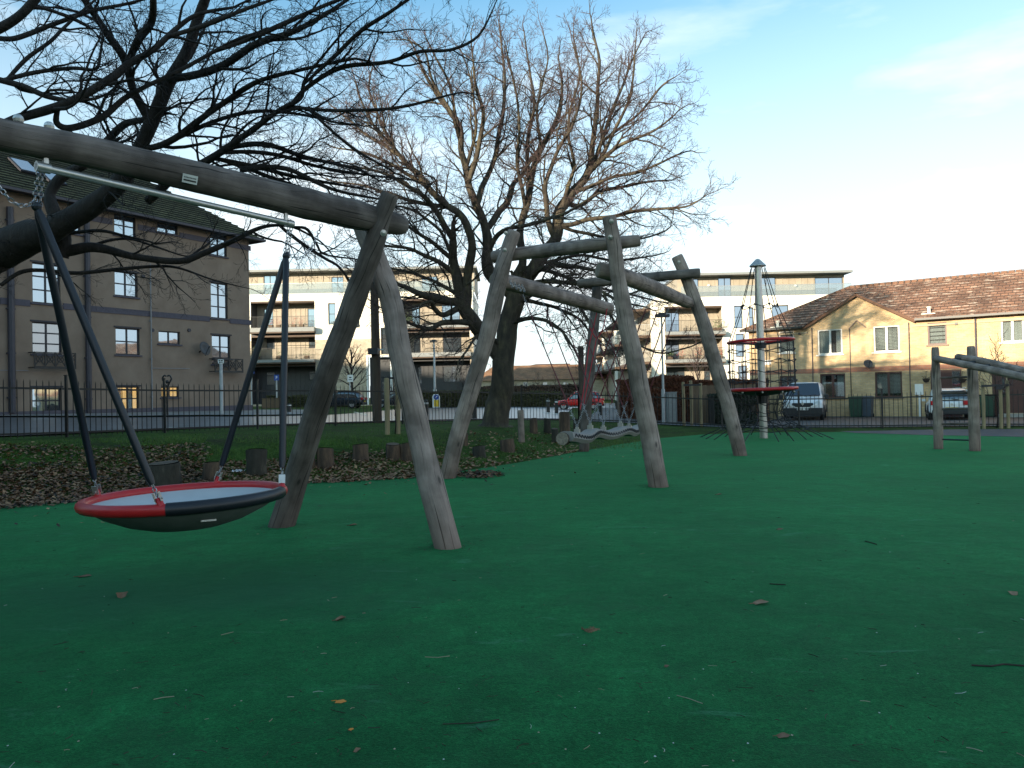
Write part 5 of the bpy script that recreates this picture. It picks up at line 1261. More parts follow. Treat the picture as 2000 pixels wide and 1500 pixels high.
def limb_tree(th, limbs, cfg, mats, seed):
    """limbs: list of (points[(px,py,diam_px)], depth0, depth1, kid_density, first_kid, is_trunk)"""
    T = [Tubes(), Tubes()]; cnt = [0]; DONE = []
    for idx, L in enumerate(limbs):
        pts, d0, d1, dens, tk, kind = L
        n = len(pts); P = []
        for i, (x, y, w) in enumerate(pts):
            d = lerp(d0, d1, i/(n-1)) if not hasattr(d0, '__len__') else d0[i]
            P.append((U(x, y, d), w/2/FPX*d))
        if kind != 'trunk' and DONE and -20 < pts[0][0] < 1500 and pts[0][1] > -20:
            x0, y0 = pts[0][:2]; best = min(DONE, key=lambda q: (q[0]-x0)**2+(q[1]-y0)**2)
            if math.hypot(best[0]-x0, best[1]-y0) < 45:
                dd = best[2]-P[0][0].y
                for i, (x, y, w) in enumerate(pts):
                    d = P[i][0].y+dd*max(0, 1-i/(n-1))**1.0; P[i] = (U(x, y, d), w/2/FPX*d)
                P[0] = (best[3], min(P[0][1], best[4]*.85))
        if kind != 'trunk' and not DONE: pass
        Q = catmull(P, 5)
        Q = [(p+Vector((mnoise.noise(p*1.1+Vector((idx, 0, 0))), mnoise.noise(p*1.1+Vector((0, idx, 7))), mnoise.noise(p*1.1+Vector((3, idx, 0)))))*cfg['wob']*min(1, r*14), r*(1+.10*mnoise.noise(p*3.0))) for p, r in Q]
        g = MB(); big = Q[0][1] > .14
        if kind == 'trunk': Q = [(Q[0][0]-ZU*.3, Q[0][1]*1.5), (Q[0][0]+ZU*.02, Q[0][1]*1.28)]+Q[1:]
        g.tube([q[0] for q in Q], [max(q[1], .004) for q in Q], 14 if big else 8); g.build('trunk' if kind == 'trunk' else 'limb', mats[0], th, smooth=True)
        for q_ in Q: a_, b_ = proj(q_[0]); DONE.append((a_, b_, q_[0].y, q_[0], q_[1]))
        seg = [(Q[i+1][0]-Q[i][0]).length for i in range(len(Q)-1)]; tot = sum(seg); nk = int(tot*dens*cfg.get('dm', 1))
        side = rng.uniform(0, 6.28)
        for k in range(nk):
            s = (tk+(1-tk)*(k+rng.random())/nk)*tot; acc = 0
            for i, sl_ in enumerate(seg):
                if acc+sl_ >= s: break
                acc += sl_
            f = (s-acc)/max(seg[i], 1e-6); q = Q[i][0].lerp(Q[i+1][0], f); r = lerp(Q[i][1], Q[i+1][1], f); ax = np.array((Q[i+1][0]-Q[i][0]).normalized())
            side += 2.4+rng.normal(0, .5); a = np.cross(ax, [0, 0, 1.0]); a /= np.linalg.norm(a)+1e-6; b = np.cross(ax, a); ang = cfg['ang']*(.75+.5*rng.random())
            nd = ax*math.cos(ang)+(a*math.cos(side)+b*math.sin(side)*.8)*math.sin(ang)+np.array(cfg['trop'])*.5; nd /= np.linalg.norm(nd)
            rr = min(r*.62, cfg['rmax'])*rng.uniform(.5, 1.0); Lk = cfg['lk']*(rr/.03)**.6*rng.uniform(.7, 1.25)
            grow(T, np.array(q), nd, Lk, rr, 0, cfg, cnt)
        # the tip goes on as a finer shoot
        e = Q[-1]; ed = np.array((Q[-1][0]-Q[-2][0]).normalized()); grow(T, np.array(e[0]), ed, cfg['lk']*.55, max(e[1], .006), 0, cfg, cnt)
    if T[0].V: o = T[0].build('branches', mats[0], th); o['kind'] = 'stuff'
    o = T[1].build('twigs', mats[1], th); o['kind'] = 'stuff'
    print('tree branches', cnt[0], 'faces', sum(len(f) for t in T for f in t.F))
def S(pts, sc, ox=0, oy=0): return [(x/sc+ox, y/sc+oy, w/sc) for x, y, w in pts]
Z1 = 2.857
tl = thing('bare_tree', GT(-260, 850)+Vector((0, 0, -.1)), 'dark bare tree whose thick limb reaches in over the swing', 'tree')
LB = []
b0 = tl.location; pb = proj(b0)
LB.append(([(pb[0], pb[1], 150), (-255, 720, 118), (-215, 600, 108), (-120, 535, 100), (0, 486, 86)], [b0.y, b0.y, 12.2, 12.1, 12], 0, .5, .8, 'trunk'))
LB.append((S([(0, 1400, 240), (160, 1330, 200), (280, 1290, 150), (380, 1225, 125), (560, 1110, 110), (700, 1000, 100), (790, 870, 80), (850, 680, 78), (940, 500, 72), (1040, 300, 62), (1100, 110, 56), (1170, -60, 48)], Z1), 12, 10.5, 1.6, .35, ''))
LB.append((S([(800, 660, 60), (745, 500, 42), (705, 350, 48), (610, 220, 40), (530, 90, 38), (440, -40, 34)], Z1), 11.2, 9.6, 2.0, .1, ''))
LB.append((S([(715, 370, 46), (780, 240, 44), (835, 120, 42), (850, -30, 36)], Z1), 10.6, 9.4, 2.0, .1, ''))
LB.append((S([(960, 470, 50), (1050, 430, 46), (1250, 340, 42), (1400, 250, 40), (1600, 195, 34), (1750, 110, 26), (1960, -20, 16)], Z1), 11, 9.8, 2.0, .1, ''))
LB.append((S([(810, 880, 42), (900, 800, 38), (1090, 690, 34), (1240, 590, 32), (1370, 500, 30), (1480, 445, 24), (1700, 390, 20), (1990, 330, 14)], Z1), 11.2, 10.2, 2.4, .08, ''))
LB.append((S([(820, 1120, 50), (950, 1020, 48), (1100, 935, 42), (1230, 845, 40), (1380, 735, 34), (1550, 625, 28), (1680, 550, 26), (1710, 440, 16), (1840, 270, 13), (1960, 130, 9)], Z1), [11.6, 11.4, 11.1, 10.9, 10.7, 10.5, 10.3, 10.2, 10.1, 10], 0, 2.4, .15, ''))
LB.append((S([(1540, 610, 22), (1700, 600, 18), (1850, 680, 14), (2000, 700, 10)], Z1), 10.5, 10, 2.4, .1, ''))
LB.append((S([(480, 900, 46), (600, 790, 44), (700, 690, 40), (800, 660, 34)], Z1), 12, 11.2, 1.5, .1, ''))
LB.append((S([(-60, 740, 52), (80, 665, 52), (370, 575, 50), (600, 435, 48), (720, 350, 40), (860, 270, 34), (1000, 150, 30), (1110, 80, 22), (1300, 40, 14)], Z1), [8.6, 8.7, 8.8, 8.9, 9, 9, 9.1, 9.2, 9.3], 0, 2.2, .05, ''))
LB.append((S([(300, 610, 22), (310, 690, 34), (400, 722, 38), (560, 665, 36), (680, 560, 30), (800, 490, 26), (1000, 400, 24), (1300, 235, 18), (1420, 190, 14)], Z1), [8.8, 8.9, 9, 9.1, 9.2, 9.2, 9.3, 9.4, 9.5], 0, 2.2, .1, ''))
LB.append((S([(-40, 210, 30), (60, 215, 30), (150, 190, 28), (300, 130, 26), (480, 70, 22), (700, 30, 18), (860, -20, 12)], Z1), 9, 9.6, 2.4, .05, ''))
LB.append((S([(-60, 190, 56), (40, 130, 54), (130, 60, 48), (230, -40, 44)], Z1), 8.2, 8.2, 1.5, .05, ''))
LB.append((S([(-40, 430, 34), (120, 480, 34), (250, 540, 30), (370, 570, 26)], Z1), 8.7, 8.8, 2.0, .05, ''))
LB.append((S([(0, 445, 26), (200, 400, 24), (400, 372, 22), (530, 380, 20), (555, 300, 16), (570, 180, 10)], Z1), 8.7, 9.2, 2.4, .05, ''))
LB.append((S([(30, 430, 20), (150, 320, 22), (270, 230, 20), (350, 150, 18), (450, 60, 14), (560, -30, 10)], Z1), 9.3, 9.3, 2.2, .05, ''))
LB.append((S([(340, 1420, 90), (370, 1300, 80), (300, 1160, 70), (270, 1060, 60), (330, 960, 56), (480, 900, 50)], Z1), 12, 12, .8, .1, ''))
LB.append((S([(340, 1390, 66), (480, 1375, 60), (600, 1400, 48), (760, 1450, 40), (1000, 1462, 36), (1150, 1415, 34), (1300, 1345, 30), (1400, 1290, 24), (1500, 1262, 20), (1640, 1270, 14), (1780, 1340, 9)], Z1), 11.8, 12.6, 1.3, .1, ''))
LB.append((S([(0, 1590, 22), (110, 1520, 24), (230, 1505, 22), (430, 1520, 22), (640, 1510, 20), (860, 1490, 18), (990, 1495, 14), (1180, 1560, 9), (1340, 1600, 6)], Z1), 12, 12.6, 1.2, .1, ''))
LB.append((S([(480, 1290, 24), (600, 1340, 16), (720, 1330, 14), (850, 1370, 12), (1000, 1420, 8)], Z1), 12, 12.4, 1.6, .1, ''))
LB.append((S([(420, 1310, 24), (560, 1290, 18), (700, 1320, 14), (830, 1350, 10)], Z1), 11.8, 12, 1.6, .1, ''))
LB.append(([(545, 443, 7), (567, 461, 7), (595, 482, 7), (632, 505, 6), (662, 522, 5), (690, 560, 3)], 12.2, 12.6, 2.2, .1, ''))
LB.append(([(574, 440, 6), (600, 448, 6), (618, 475, 5), (634, 496, 4), (690, 505, 3)], 12.2, 12.6, 2.2, .1, ''))
LB.append(([(560, 186, 9), (600, 172, 9), (672, 127, 9), (760, 120, 8), (820, 101, 7), (880, 96, 6), (932, 70, 5), (962, 20, 3)], 10.4, 10.0, 2.6, .05, ''))
LB.append(([(590, 160, 9), (650, 110, 8), (700, 62, 8), (760, 24, 7), (830, -20, 5)], 10.3, 9.6, 2.6, .05, ''))
LB.append(([(560, 196, 8), (690, 216, 7), (800, 206, 6), (880, 186, 4)], 10.6, 10.8, 2.6, .05, ''))
LB.append(([(590, 250, 8), (690, 290, 6), (760, 330, 4)], 10.6, 11, 2.6, .05, ''))
LB.append(([(470, 330, 12), (560, 330, 10), (650, 370, 7), (740, 390, 4)], 10.8, 11.4, 2.6, .05, ''))
LB.append(([(440, 300, 12), (520, 285, 10), (600, 310, 8), (690, 330, 5)], 10.8, 11.4, 2.6, .05, ''))
LB.append(([(330, 290, 10), (420, 235, 9), (520, 215, 7), (640, 235, 4)], 10.9, 11.2, 2.6, .05, ''))
LB.append(([(420, 100, 12), (520, 60, 10), (620, 20, 8), (720, -20, 5)], 10, 9.6, 2.6, .05, ''))
LB.append(([(340, 90, 12), (420, 40, 9), (520, 5, 6)], 9.6, 9.2, 2.4, .05, ''))
for (yy, y2, x2) in ((330, 372, 720), (345, 410, 760), (300, 352, 800)):
    LB.append(([(430, yy, 9), (540, yy+5, 8), (640, lerp(yy, y2, .6), 6), (x2, y2, 3)], 11, 11.6, 2.8, .05, ''))
cfgL = dict(lmin=.07, max=42000, seg=.14, jit=.17, trop=(0.02, 0, .04), rmin=.0021, rsplit=.011, lev=4, kids=4, ang=.72, rmax=.030, lk=1.28, wob=.10, dm=1.6)
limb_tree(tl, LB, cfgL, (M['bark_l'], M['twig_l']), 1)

tcn = thing('bare_tree', GT(970, 832)+Vector((0, 0, -.05)), 'large spreading bare tree with a forked trunk beyond the log frame', 'tree')
b0 = tcn.location; D0 = b0.y; LC = []
def z6(p): return [(x/2.5+600, y/2.5, w) for x, y, w in p]
LC.append(([(970, 834, 58), (974, 800, 50), (977, 762, 47), (980, 710, 43), (990, 650, 38), (1003, 600, 40), (1008, 570, 40)], D0, D0, .25, .7, 'trunk'))
LC.append(([(972, 712, 26), (955, 680, 27), (935, 650, 28), (922, 625, 28), (906, 598, 26), (896, 555, 22), (888, 512, 18), (884, 470, 15)], D0, D0-.8, .8, .3, ''))
LC.append(([(912, 612, 22), (908, 560, 20), (916, 520, 17), (918, 465, 16), (902, 420, 14), (870, 395, 13), (836, 366, 12), (805, 330, 10), (775, 292, 8), (745, 262, 5)], D0-.1, D0-2.0, 1.5, .15, ''))
LC.append((z6([(1010, 1450, 26), (900, 1330, 24), (885, 1200, 20), (870, 1100, 17), (830, 1000, 15), (795, 900, 14), (750, 740, 12), (735, 620, 11), (640, 480, 8), (560, 330, 5), (520, 240, 3)]), D0, D0-1.5, 1.5, .15, ''))
LC.append((z6([(1020, 1420, 22), (1045, 1280, 16), (1050, 1100, 14), (1070, 980, 13), (1085, 900, 13), (1120, 780, 11), (1160, 690, 10), (1220, 560, 9), (1245, 430, 6), (1230, 300, 3)]), D0, D0+1.5, 1.5, .2, ''))
LC.append((z6([(1020, 1440, 30), (1060, 1360, 30), (1130, 1280, 27), (1200, 1180, 24), (1225, 1060, 23), (1290, 940, 18), (1370, 850, 15), (1400, 700, 11), (1420, 500, 8), (1430, 300, 6), (1390, 120, 3)]), D0, D0+.8, 1.5, .15, ''))
LC.append((z6([(1370, 850, 11), (1450, 770, 9), (1560, 700, 7), (1680, 640, 5), (1790, 560, 3)]), D0+.6, D0-1.2, 2.2, .1, ''))
LC.append((z6([(1225, 1110, 10), (1350, 1080, 9), (1500, 1050, 8), (1680, 1020, 6), (1850, 1012, 4), (1960, 950, 2)]), D0+.2, D0-2.4, 2.2, .1, ''))
LC.append((z6([(1370, 850, 10), (1440, 700, 8), (1500, 520, 6), (1570, 330, 4), (1640, 180, 2)]), D0+.6, D0+1.5, 2.2, .1, ''))
LC.append((z6([(900, 1100, 14), (960, 1020, 13), (1000, 900, 10), (1060, 820, 8), (1190, 660, 5)]), D0, D0+2.2, 2.0, .1, ''))
LC.append((z6([(830, 1000, 12), (870, 880, 11), (930, 700, 9), (960, 500, 7), (960, 300, 5), (940, 140, 3)]), D0-.6, D0+1.2, 2.0, .1, ''))
LC.append((z6([(790, 890, 12), (840, 740, 10), (850, 560, 8), (820, 380, 5), (800, 220, 3)]), D0-.8, D0-1.8, 2.0, .1, ''))
LC.append((z6([(740, 700, 9), (700, 560, 7), (610, 380, 5), (570, 250, 4), (500, 200, 3)]), D0-1.2, D0-2.4, 2.0, .1, ''))
LC.append((z6([(590, 920, 12), (500, 830, 10), (430, 740, 8), (330, 620, 6), (260, 480, 4), (230, 380, 2)]), D0-1.4, D0-2.6, 2.2, .1, ''))
LC.append((z6([(720, 1180, 12), (640, 1060, 11), (560, 950, 9), (440, 880, 7), (300, 830, 5), (160, 800, 3)]), D0-.5, D0-2.8, 2.2, .1, ''))
LC.append((z6([(1090, 920, 10), (1080, 700, 8), (1110, 500, 6), (1080, 300, 4), (1060, 150, 2)]), D0+1, D0+2, 2.0, .1, ''))
LC.append((z6([(1200, 1180, 12), (1160, 1000, 10), (1190, 800, 8), (1300, 600, 6), (1340, 400, 4), (1290, 200, 2)]), D0+.3, D0-1.5, 2.0, .1, ''))
LC.append((z6([(1060, 1350, 14), (1150, 1310, 10), (1280, 1290, 8), (1440, 1320, 6), (1600, 1350, 4)]), D0, D0-2, 2.4, .1, ''))
LC.append((z6([(1260, 990, 12), (1330, 1000, 9), (1440, 930, 7), (1600, 900, 5), (1760, 880, 3)]), D0+.5, D0+2.5, 2.2, .1, ''))
LC.append((z6([(880, 1230, 12), (960, 1130, 9), (1090, 1090, 8), (1230, 1060, 6), (1400, 960, 4)]), D0, D0-2.2, 2.2, .1, ''))
LC.append(([(905, 590, 18), (870, 586, 17), (842, 582, 16), (818, 575, 12), (790, 560, 9), (750, 548, 6), (700, 540, 4)], D0-.3, D0-2.4, 1.9, .15, ''))
LC.append(([(925, 636, 14), (895, 628, 12), (862, 628, 11), (838, 640, 8), (800, 632, 6), (760, 610, 4)], D0-.1, D0-2.2, 1.9, .15, ''))
LC.append(([(900, 600, 12), (868, 618, 10), (850, 605, 9), (842, 590, 7), (800, 600, 5), (750, 590, 3)], D0-.2, D0-1.8, 1.9, .15, ''))
LC.append(([(893, 540, 12), (850, 505, 9), (810, 490, 7), (760, 480, 5), (705, 470, 3)], D0-.5, D0-2.5, 2.2, .1, ''))
LC.append(([(886, 500, 10), (840, 470, 8), (790, 440, 6), (740, 420, 4), (690, 415, 3)], D0-.6, D0-2.5, 2.2, .1, ''))
LC.append(([(1000, 640, 10), (1040, 620, 8), (1090, 640, 6), (1120, 680, 4)], D0, D0-1.8, 2.2, .1, ''))
LC.append(([(1010, 590, 12), (1060, 570, 9), (1120, 590, 7), (1160, 640, 5), (1200, 680, 3)], D0, D0-2.4, 2.2, .1, ''))
LC.append(([(1018, 560, 12), (1080, 545, 9), (1150, 560, 7), (1210, 590, 5), (1260, 600, 3)], D0, D0-2.8, 2.2, .1, ''))
LC.append(([(1020, 530, 10), (1060, 527, 9), (1110, 545, 7), (1160, 560, 5), (1300, 590, 3)], D0, D0+2.0, 2.2, .1, ''))
LC.append(([(985, 680, 9), (960, 655, 8), (930, 660, 6), (905, 690, 4)], D0, D0-1.2, 2.2, .1, ''))
LC.append(([(1170, 590, 6), (1210, 640, 5), (1280, 690, 4), (1340, 680, 3), (1375, 665, 2)], D0-1.5, D0-3.0, 1.6, .1, ''))
for q in ([(836, 366, 9), (780, 330, 7), (720, 300, 5), (660, 290, 3)], [(870, 395, 9), (800, 390, 7), (730, 370, 5), (660, 355, 3)], [(775, 292, 8), (740, 230, 6), (720, 170, 4), (730, 120, 2)], [(784, 300, 7), (700, 250, 5), (650, 210, 3)],
          [(893, 240, 7), (880, 170, 5), (850, 110, 4), (830, 70, 2)], [(915, 330, 8), (930, 260, 6), (925, 180, 4), (905, 110, 2)], [(1030, 410, 8), (1010, 330, 7), (1015, 240, 5), (1000, 150, 4), (985, 80, 2)],
          [(1088, 420, 9), (1120, 330, 7), (1110, 240, 5), (1130, 150, 4), (1120, 70, 2)], [(1148, 340, 9), (1200, 260, 7), (1230, 180, 5), (1240, 100, 3)], [(1172, 280, 7), (1240, 230, 5), (1290, 170, 4), (1320, 150, 2)],
          [(1116, 372, 9), (1190, 350, 7), (1260, 330, 5), (1330, 300, 3)], [(1100, 440, 8), (1170, 460, 6), (1240, 470, 4), (1300, 450, 3)], [(1052, 520, 8), (1120, 500, 6), (1200, 510, 5), (1270, 500, 3)],
          [(1018, 580, 9), (1080, 600, 7), (1130, 625, 5), (1165, 665, 3)], [(900, 580, 9), (860, 555, 7), (800, 530, 5), (740, 520, 3)], [(888, 512, 8), (860, 450, 6), (800, 410, 5), (740, 400, 3)], [(1060, 300, 7), (1050, 210, 5), (1070, 120, 3), (1060, 60, 2)]):
    LC.append((q, D0+rng.uniform(-.5, .5), D0+rng.uniform(-2.8, 2.8), 2.0, .1, ''))
cfgC = dict(lmin=.11, max=80000, seg=.26, jit=.19, trop=(0, 0, .08), rmin=.0038, rsplit=.018, lev=4, kids=4, ang=.70, rmax=.036, lk=1.50, wob=.12, dm=1.9)
limb_tree(tcn, LC, cfgC, (M['bark_c'], M['twig_c']), 2)

# small far tree in front of the left apartments, and saplings
def small_tree(px, py, ptop, d, label, spread=1.0, name='young_tree', mat='bark_l', n=9, group=None, lv=2, rk=.03, z=None):
    b = U(px, py, d); b.z = zt(b.x, b.y) if z is None else z
    t = thing(name, b, label, 'tree', group); top = U(px, ptop, d).z; H = top-b.z; T = [Tubes(), Tubes()]
    cfg = dict(lmin=.12, max=1500, seg=.3, jit=.10, trop=(0, 0, .25), rmin=.006, rsplit=.02, lev=lv, kids=4, ang=.6)
    P = [(b+Vector((.03*math.sin(i), .02*math.cos(i*2), H*.72*i/6)), rk*(1-.11*i)) for i in range(7)]
    g = MB(); g.tube([p for p, r in P], [r for p, r in P], 8); g.build('trunk', M[mat], t, smooth=True)
    c = [0]
    for k in range(n):
        f = .32+.62*k/n; q = b+ZU*H*.74*f; a = k*2.4; nd = np.array([math.cos(a)*.6*spread, math.sin(a)*.6*spread, .8]); nd /= np.linalg.norm(nd)
        grow(T, np.array(q), nd, H*.34*(1.25-f*.6), rk*.5, 0, cfg, c)
    grow(T, np.array(P[-1][0]), np.array([0, 0, 1.0]), H*.3, rk*.5, 0, cfg, c)
    for x, nm_ in ((T[0], 'branches'), (T[1], 'twigs')):
        if x.V: o = x.build(nm_, M['twig_c' if nm_ == 'twigs' else mat], t); o['kind'] = 'stuff'
    return t
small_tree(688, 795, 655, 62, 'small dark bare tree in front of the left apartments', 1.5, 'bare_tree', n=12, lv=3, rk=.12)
small_tree(1365, 800, 650, 60, 'slim upright bare tree behind the copper hedge', .6, 'bare_tree', n=12, rk=.07)
small_tree(1948, 846, 662, 24.5, 'bare sapling tied to the stakes beside the monkey bars', 1.1, rk=.022, z=.02)
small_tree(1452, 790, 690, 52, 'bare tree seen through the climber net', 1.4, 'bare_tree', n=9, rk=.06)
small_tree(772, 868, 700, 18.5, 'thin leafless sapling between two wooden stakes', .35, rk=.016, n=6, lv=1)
for x, h in ((1000, 742), (1052, 737), (1086, 742), (1128, 745), (1030, 748)):
    small_tree(x, 776, h-8, 95, {1000: 'first bare shrub right of the forked trunk before the far terrace', 1052: 'taller bare shrub before the far terrace, above the hedge', 1086: 'bare shrub above the red car roof', 1128: 'bare shrub beside the dark post behind the red car', 1030: 'low bare shrub between two taller ones before the far terrace'}[x], 1.6, 'bare_shrub', n=9, rk=.05, lv=2)

# ==================================================================== stakes, posts, poles, signs
def stake(px, pyb, pyt, wpx, label, strap=False, d=None, mat='stake', name='tree_stake'):
    p = GT(px, pyb) if d is None else U(px, pyb, d); p.z = zt(p.x, p.y)
    top = U(px, pyt, p.y).z; r = wpx/2/FPX*p.y
    t = thing(name, p, label, 'stake', 'round wooden tree stakes'); g = MB(); g.tube([(p.x, p.y, p.z-.1), (p.x+.01, p.y, (p.z+top)/2), (p.x, p.y, top-.02), (p.x, p.y, top)], [r, r, r, r*.7], 10); g.build('post', M[mat], t, smooth=True, auto=50); return p, top
s1_, t1_ = stake(1336, 832, 746, 6, 'leftmost of three stakes before the copper hedge')
s2_, t2_ = stake(1351, 832, 743, 6, 'middle of three stakes before the copper hedge')
s3_, t3_ = stake(1370, 833, 748, 6, 'rightmost of three stakes before the copper hedge')
g = MB(); g.bar((s1_.x, s1_.y-.05, t1_-.12), (s3_.x, s3_.y-.05, t1_-.12), .02, .07); tag(g.build('rubber_strap', M['black_rubber']), 'black rubber strap across the three stakes before the copper hedge', 'strap')
s4, t4 = stake(757, 872, 738, 10, 'brown leaning stake left of the pale swing leg', d=18.2)
s5, t5 = stake(778, 866, 742, 9, 'paler stake right behind the pale swing leg', d=18.6)
g = MB(); g.bar(U(745, 737, 18.4), U(775, 739, 18.3), .03, .05); tag(g.build('rubber_strap', M['black_rubber']), 'black rubber strap at the top of the stake behind the swing leg', 'strap')
for x, t_, lab in ((1922, 745, 'stake nearest the right post of the monkey bars'), (1956, 752, 'middle stake of the group by the monkey bars rails'), (1970, 742, 'rightmost stake in the group by the monkey bars')): stake(x, 848, t_, 6.5, lab, d=24.2)
g = MB(); g.bar(U(1917, 754, 24.1), U(1970, 752, 24.1), .03, .07); g.bar(U(1944, 757, 24.1), U(1956, 757, 24.1), .1, .12); tag(g.build('rubber_strap', M['black_rubber']), 'black rubber strap joining the stakes by the monkey bars', 'strap')
# telegraph pole behind the swing legs
p = GT(737, 826); tp_ = U(728, 480, p.y); te = thing('telegraph_pole', p, 'tall dark wooden telegraph pole behind the crossed swing legs', 'pole')
g = MB(); g.cyl(p-ZU*.2, Vector((p.x-.03, p.y, tp_.z)), .16, .125, 12); g.build('pole', M['tele'], te, smooth=True, auto=50)
q = U(729, 686, p.y-.2); g = MB(); g.box(q, .32, .2, .20); g.build('junction_box', M['frame_dark'], te)
q = U(735, 683, p.y-.2); g = MB(); g.box(q, .55, .04, .05); g.build('pole_bracket', M['steel_dull'], te)
# lamp posts
def lamp(px, pyb, pyt, d, label, arm=True):
    b = U(px, pyb, d); b.z = zt(b.x, b.y); top = U(px, pyt, d).z; t = thing('street_lamp', b, label, 'street lamp'); r = 2.4/FPX*d
    g = MB(); g.cyl(b, b+ZU*1.4, r*1.5, n=8); g.cyl(b+ZU*1.4, Vector((b.x, b.y, top)), r, r*.7, 8); g.build('column', M['steel_dull'], t)
    g = MB(); g.box((b.x, b.y-.15, top+.06), .55, .30, .12); g.box((b.x, b.y-.15, top+.14), .3, .2, .06); g.build('lamp_head', M['dark_clad'], t)
lamp(850, 796, 668, 58, 'grey lamp post before the dark ground floor of the left apartments')
lamp(1297, 838, 620, 31, 'grey lamp column in front of the copper hedge')
lamp(1208, 800, 745, 70, 'short grey lamp post beside the far apartment flank')
# street name / parking signs
def sign(px, pyb, pyt, d, rect, mat, label, pole=.04, txt=None, name='sign_post'):
    b = U(px, pyb, d); b.z = zt(b.x, b.y); top = U(px, pyt, d).z; t = thing(name, b, label, 'sign')
    g = MB(); g.cyl(b, Vector((b.x, b.y, top)), pole, n=8); g.build('pole', M['steel_dull'], t)
    x0, y0, x1, y1 = rect; a, c = U(x0, y1, d), U(x1, y0, d); g = MB(); g.box(((a.x+c.x)/2, b.y-.06, (a.z+c.z)/2), c.x-a.x, .02, c.z-a.z); s_ = g.build('plate', M[mat], t)
    if txt:
        g = MB()
        for (u0, v0, u1, v1) in txt: g.box((lerp(a.x, c.x, (u0+u1)/2), b.y-.072, lerp(a.z, c.z, (v0+v1)/2)), (c.x-a.x)*(u1-u0), .004, (c.z-a.z)*(v1-v0))
        g.build('symbol', M['ink'] if mat in ('white', 'plate') else M['white'], s_)
sign(433, 808, 702, 31, (427, 702, 438, 710), 'white', 'pale street post with small white plate before the brown flats', .07, [(.15, .55, .4, .85), (.5, .55, .85, .85), (.2, .15, .5, .4), (.6, .15, .8, .4)])
sign(541, 795, 735, 60, (536, 732, 545, 743), 'blue_sign', 'small blue parking sign before the left apartments', .06, [(.35, .2, .45, .8), (.45, .65, .65, .8), (.45, .42, .65, .55), (.6, .5, .68, .75)])
sign(492+0, 795, 720, 61, (486, 719, 497, 730), 'blue_sign', 'faint blue sign post beside the brown flats corner', .06)
sign(684, 798, 733, 60, (679, 732, 690, 746), 'white', 'white notice plate under the small bare tree', .05, [(.3, .55, .7, .7), (.2, .25, .8, .35)])
# keep left bollard
b = U(852, 797, 47); b.z = zt(b.x, b.y); kb = thing('keep_left_bollard', b, 'white and yellow traffic bollard with blue arrow disc on the road', 'bollard')
zt0, zt1 = U(852, 796, 47).z, U(852, 770, 47).z; hh = zt1-zt0
g = MB(); g.prism([(-.22, 0), (.22, 0), (.22, hh*.8), (.14, hh), (-.14, hh), (-.22, hh*.8)], (b.x, b.y-.12, zt0), (1, 0, 0), (0, 0, 1), (0, 1, 0), .24); g.build('shell', M['white'], kb)
g = MB(); g.box((b.x+.04, b.y-.13, zt0+hh*.32), .32, .02, hh*.5); g.build('yellow_panel', M['yellow'], kb)
g = MB(); g.cyl((b.x+.02, b.y-.15, zt0+hh*.78), (b.x+.02, b.y-.12, zt0+hh*.78), .16, n=16); s_ = g.build('arrow_disc', M['blue_sign'], kb)
g = MB(); g.bar((b.x+.09, b.y-.155, zt0+hh*.85), (b.x-.05, b.y-.155, zt0+hh*.72), .035, .006, up=(0, 1, 0)); g.bar((b.x-.06, b.y-.155, zt0+hh*.70), (b.x+.03, b.y-.155, zt0+hh*.70), .03, .006); g.build('arrow', M['white'], s_)
# dark bollards at the verge
for i, (x, yb, yt) in enumerate(((832, 822, 780), (917, 818, 782), (927, 818, 772), (1071, 806, 778), (1087, 808, 780), (1172, 812, 786), (565, 812, 788))):
    p = GT(x, yb) if x > 600 else GT(x, 808); top = U(x, yt, p.y).z
    lb = {832: 'dark bollard left of the keep left bollard', 917: 'shorter dark bollard left of the big tree', 927: 'taller dark bollard next to the big forked trunk', 1071: 'dark bollard just left of the red car', 1087: 'dark bollard by the front wheel of the red car', 1172: 'dark bollard behind the red car tail', 565: 'dark bollard with pale bands right of the brown flats'}[x]
    t = thing('bollard', p, lb, 'bollard', 'dark bollards along the road'); g = MB(); H = top-p.z; g.cyl(p, p+ZU*H*.93, .10, .09, 10); g.cyl(p+ZU*H*.93, p+ZU*H, .075, .04, 10); g.build('shaft', M['black_metal'], t)
    g = MB(); g.cyl(p+ZU*H*.78, p+ZU*H*.86, .104, n=10); g.build('reflective_band', M['white'] if x in (565, 1087) else M['steel_dull'], t)
# tall dark square post behind the far left log post
p = U(1137, 812, 33); p.z = zt(p.x, p.y); g = MB(); tz = U(1137, 676, 33).z; g.cyl(p, Vector((p.x, p.y, tz)), .13, .12, 10); tag(g.build('timber_post', M['tele']), 'dark upright timber post behind the far left log post', 'post')
# ornament with curled arms behind the railing
p = U(327, 806, 29); p.z = zt(p.x, p.y); orn = thing('ornamental_post', p, 'dark post with curled antler like top before the brown flats', 'ornament')
g = MB(); tz = U(326, 752, 29).z; g.cyl(p, Vector((p.x, p.y, tz)), .035, n=6); g.build('post', M['black_metal'], orn)
g = MB()
for s_ in (-1, 1):
    c = Vector((p.x, p.y, tz)); g.tube([q for q, r in catmull([(c+Vector((0, 0, -.1)), 1), (c+Vector((s_*.10, 0, .10)), 1), (c+Vector((s_*.17, 0, .24)), 1), (c+Vector((s_*.10, 0, .36)), 1), (c+Vector((s_*.02, 0, .33)), 1)], 4)], .03, 6)
g.sphere(c+Vector((0, 0, .12)), .07, 6); g.build('curled_top', M['black_metal'], orn)

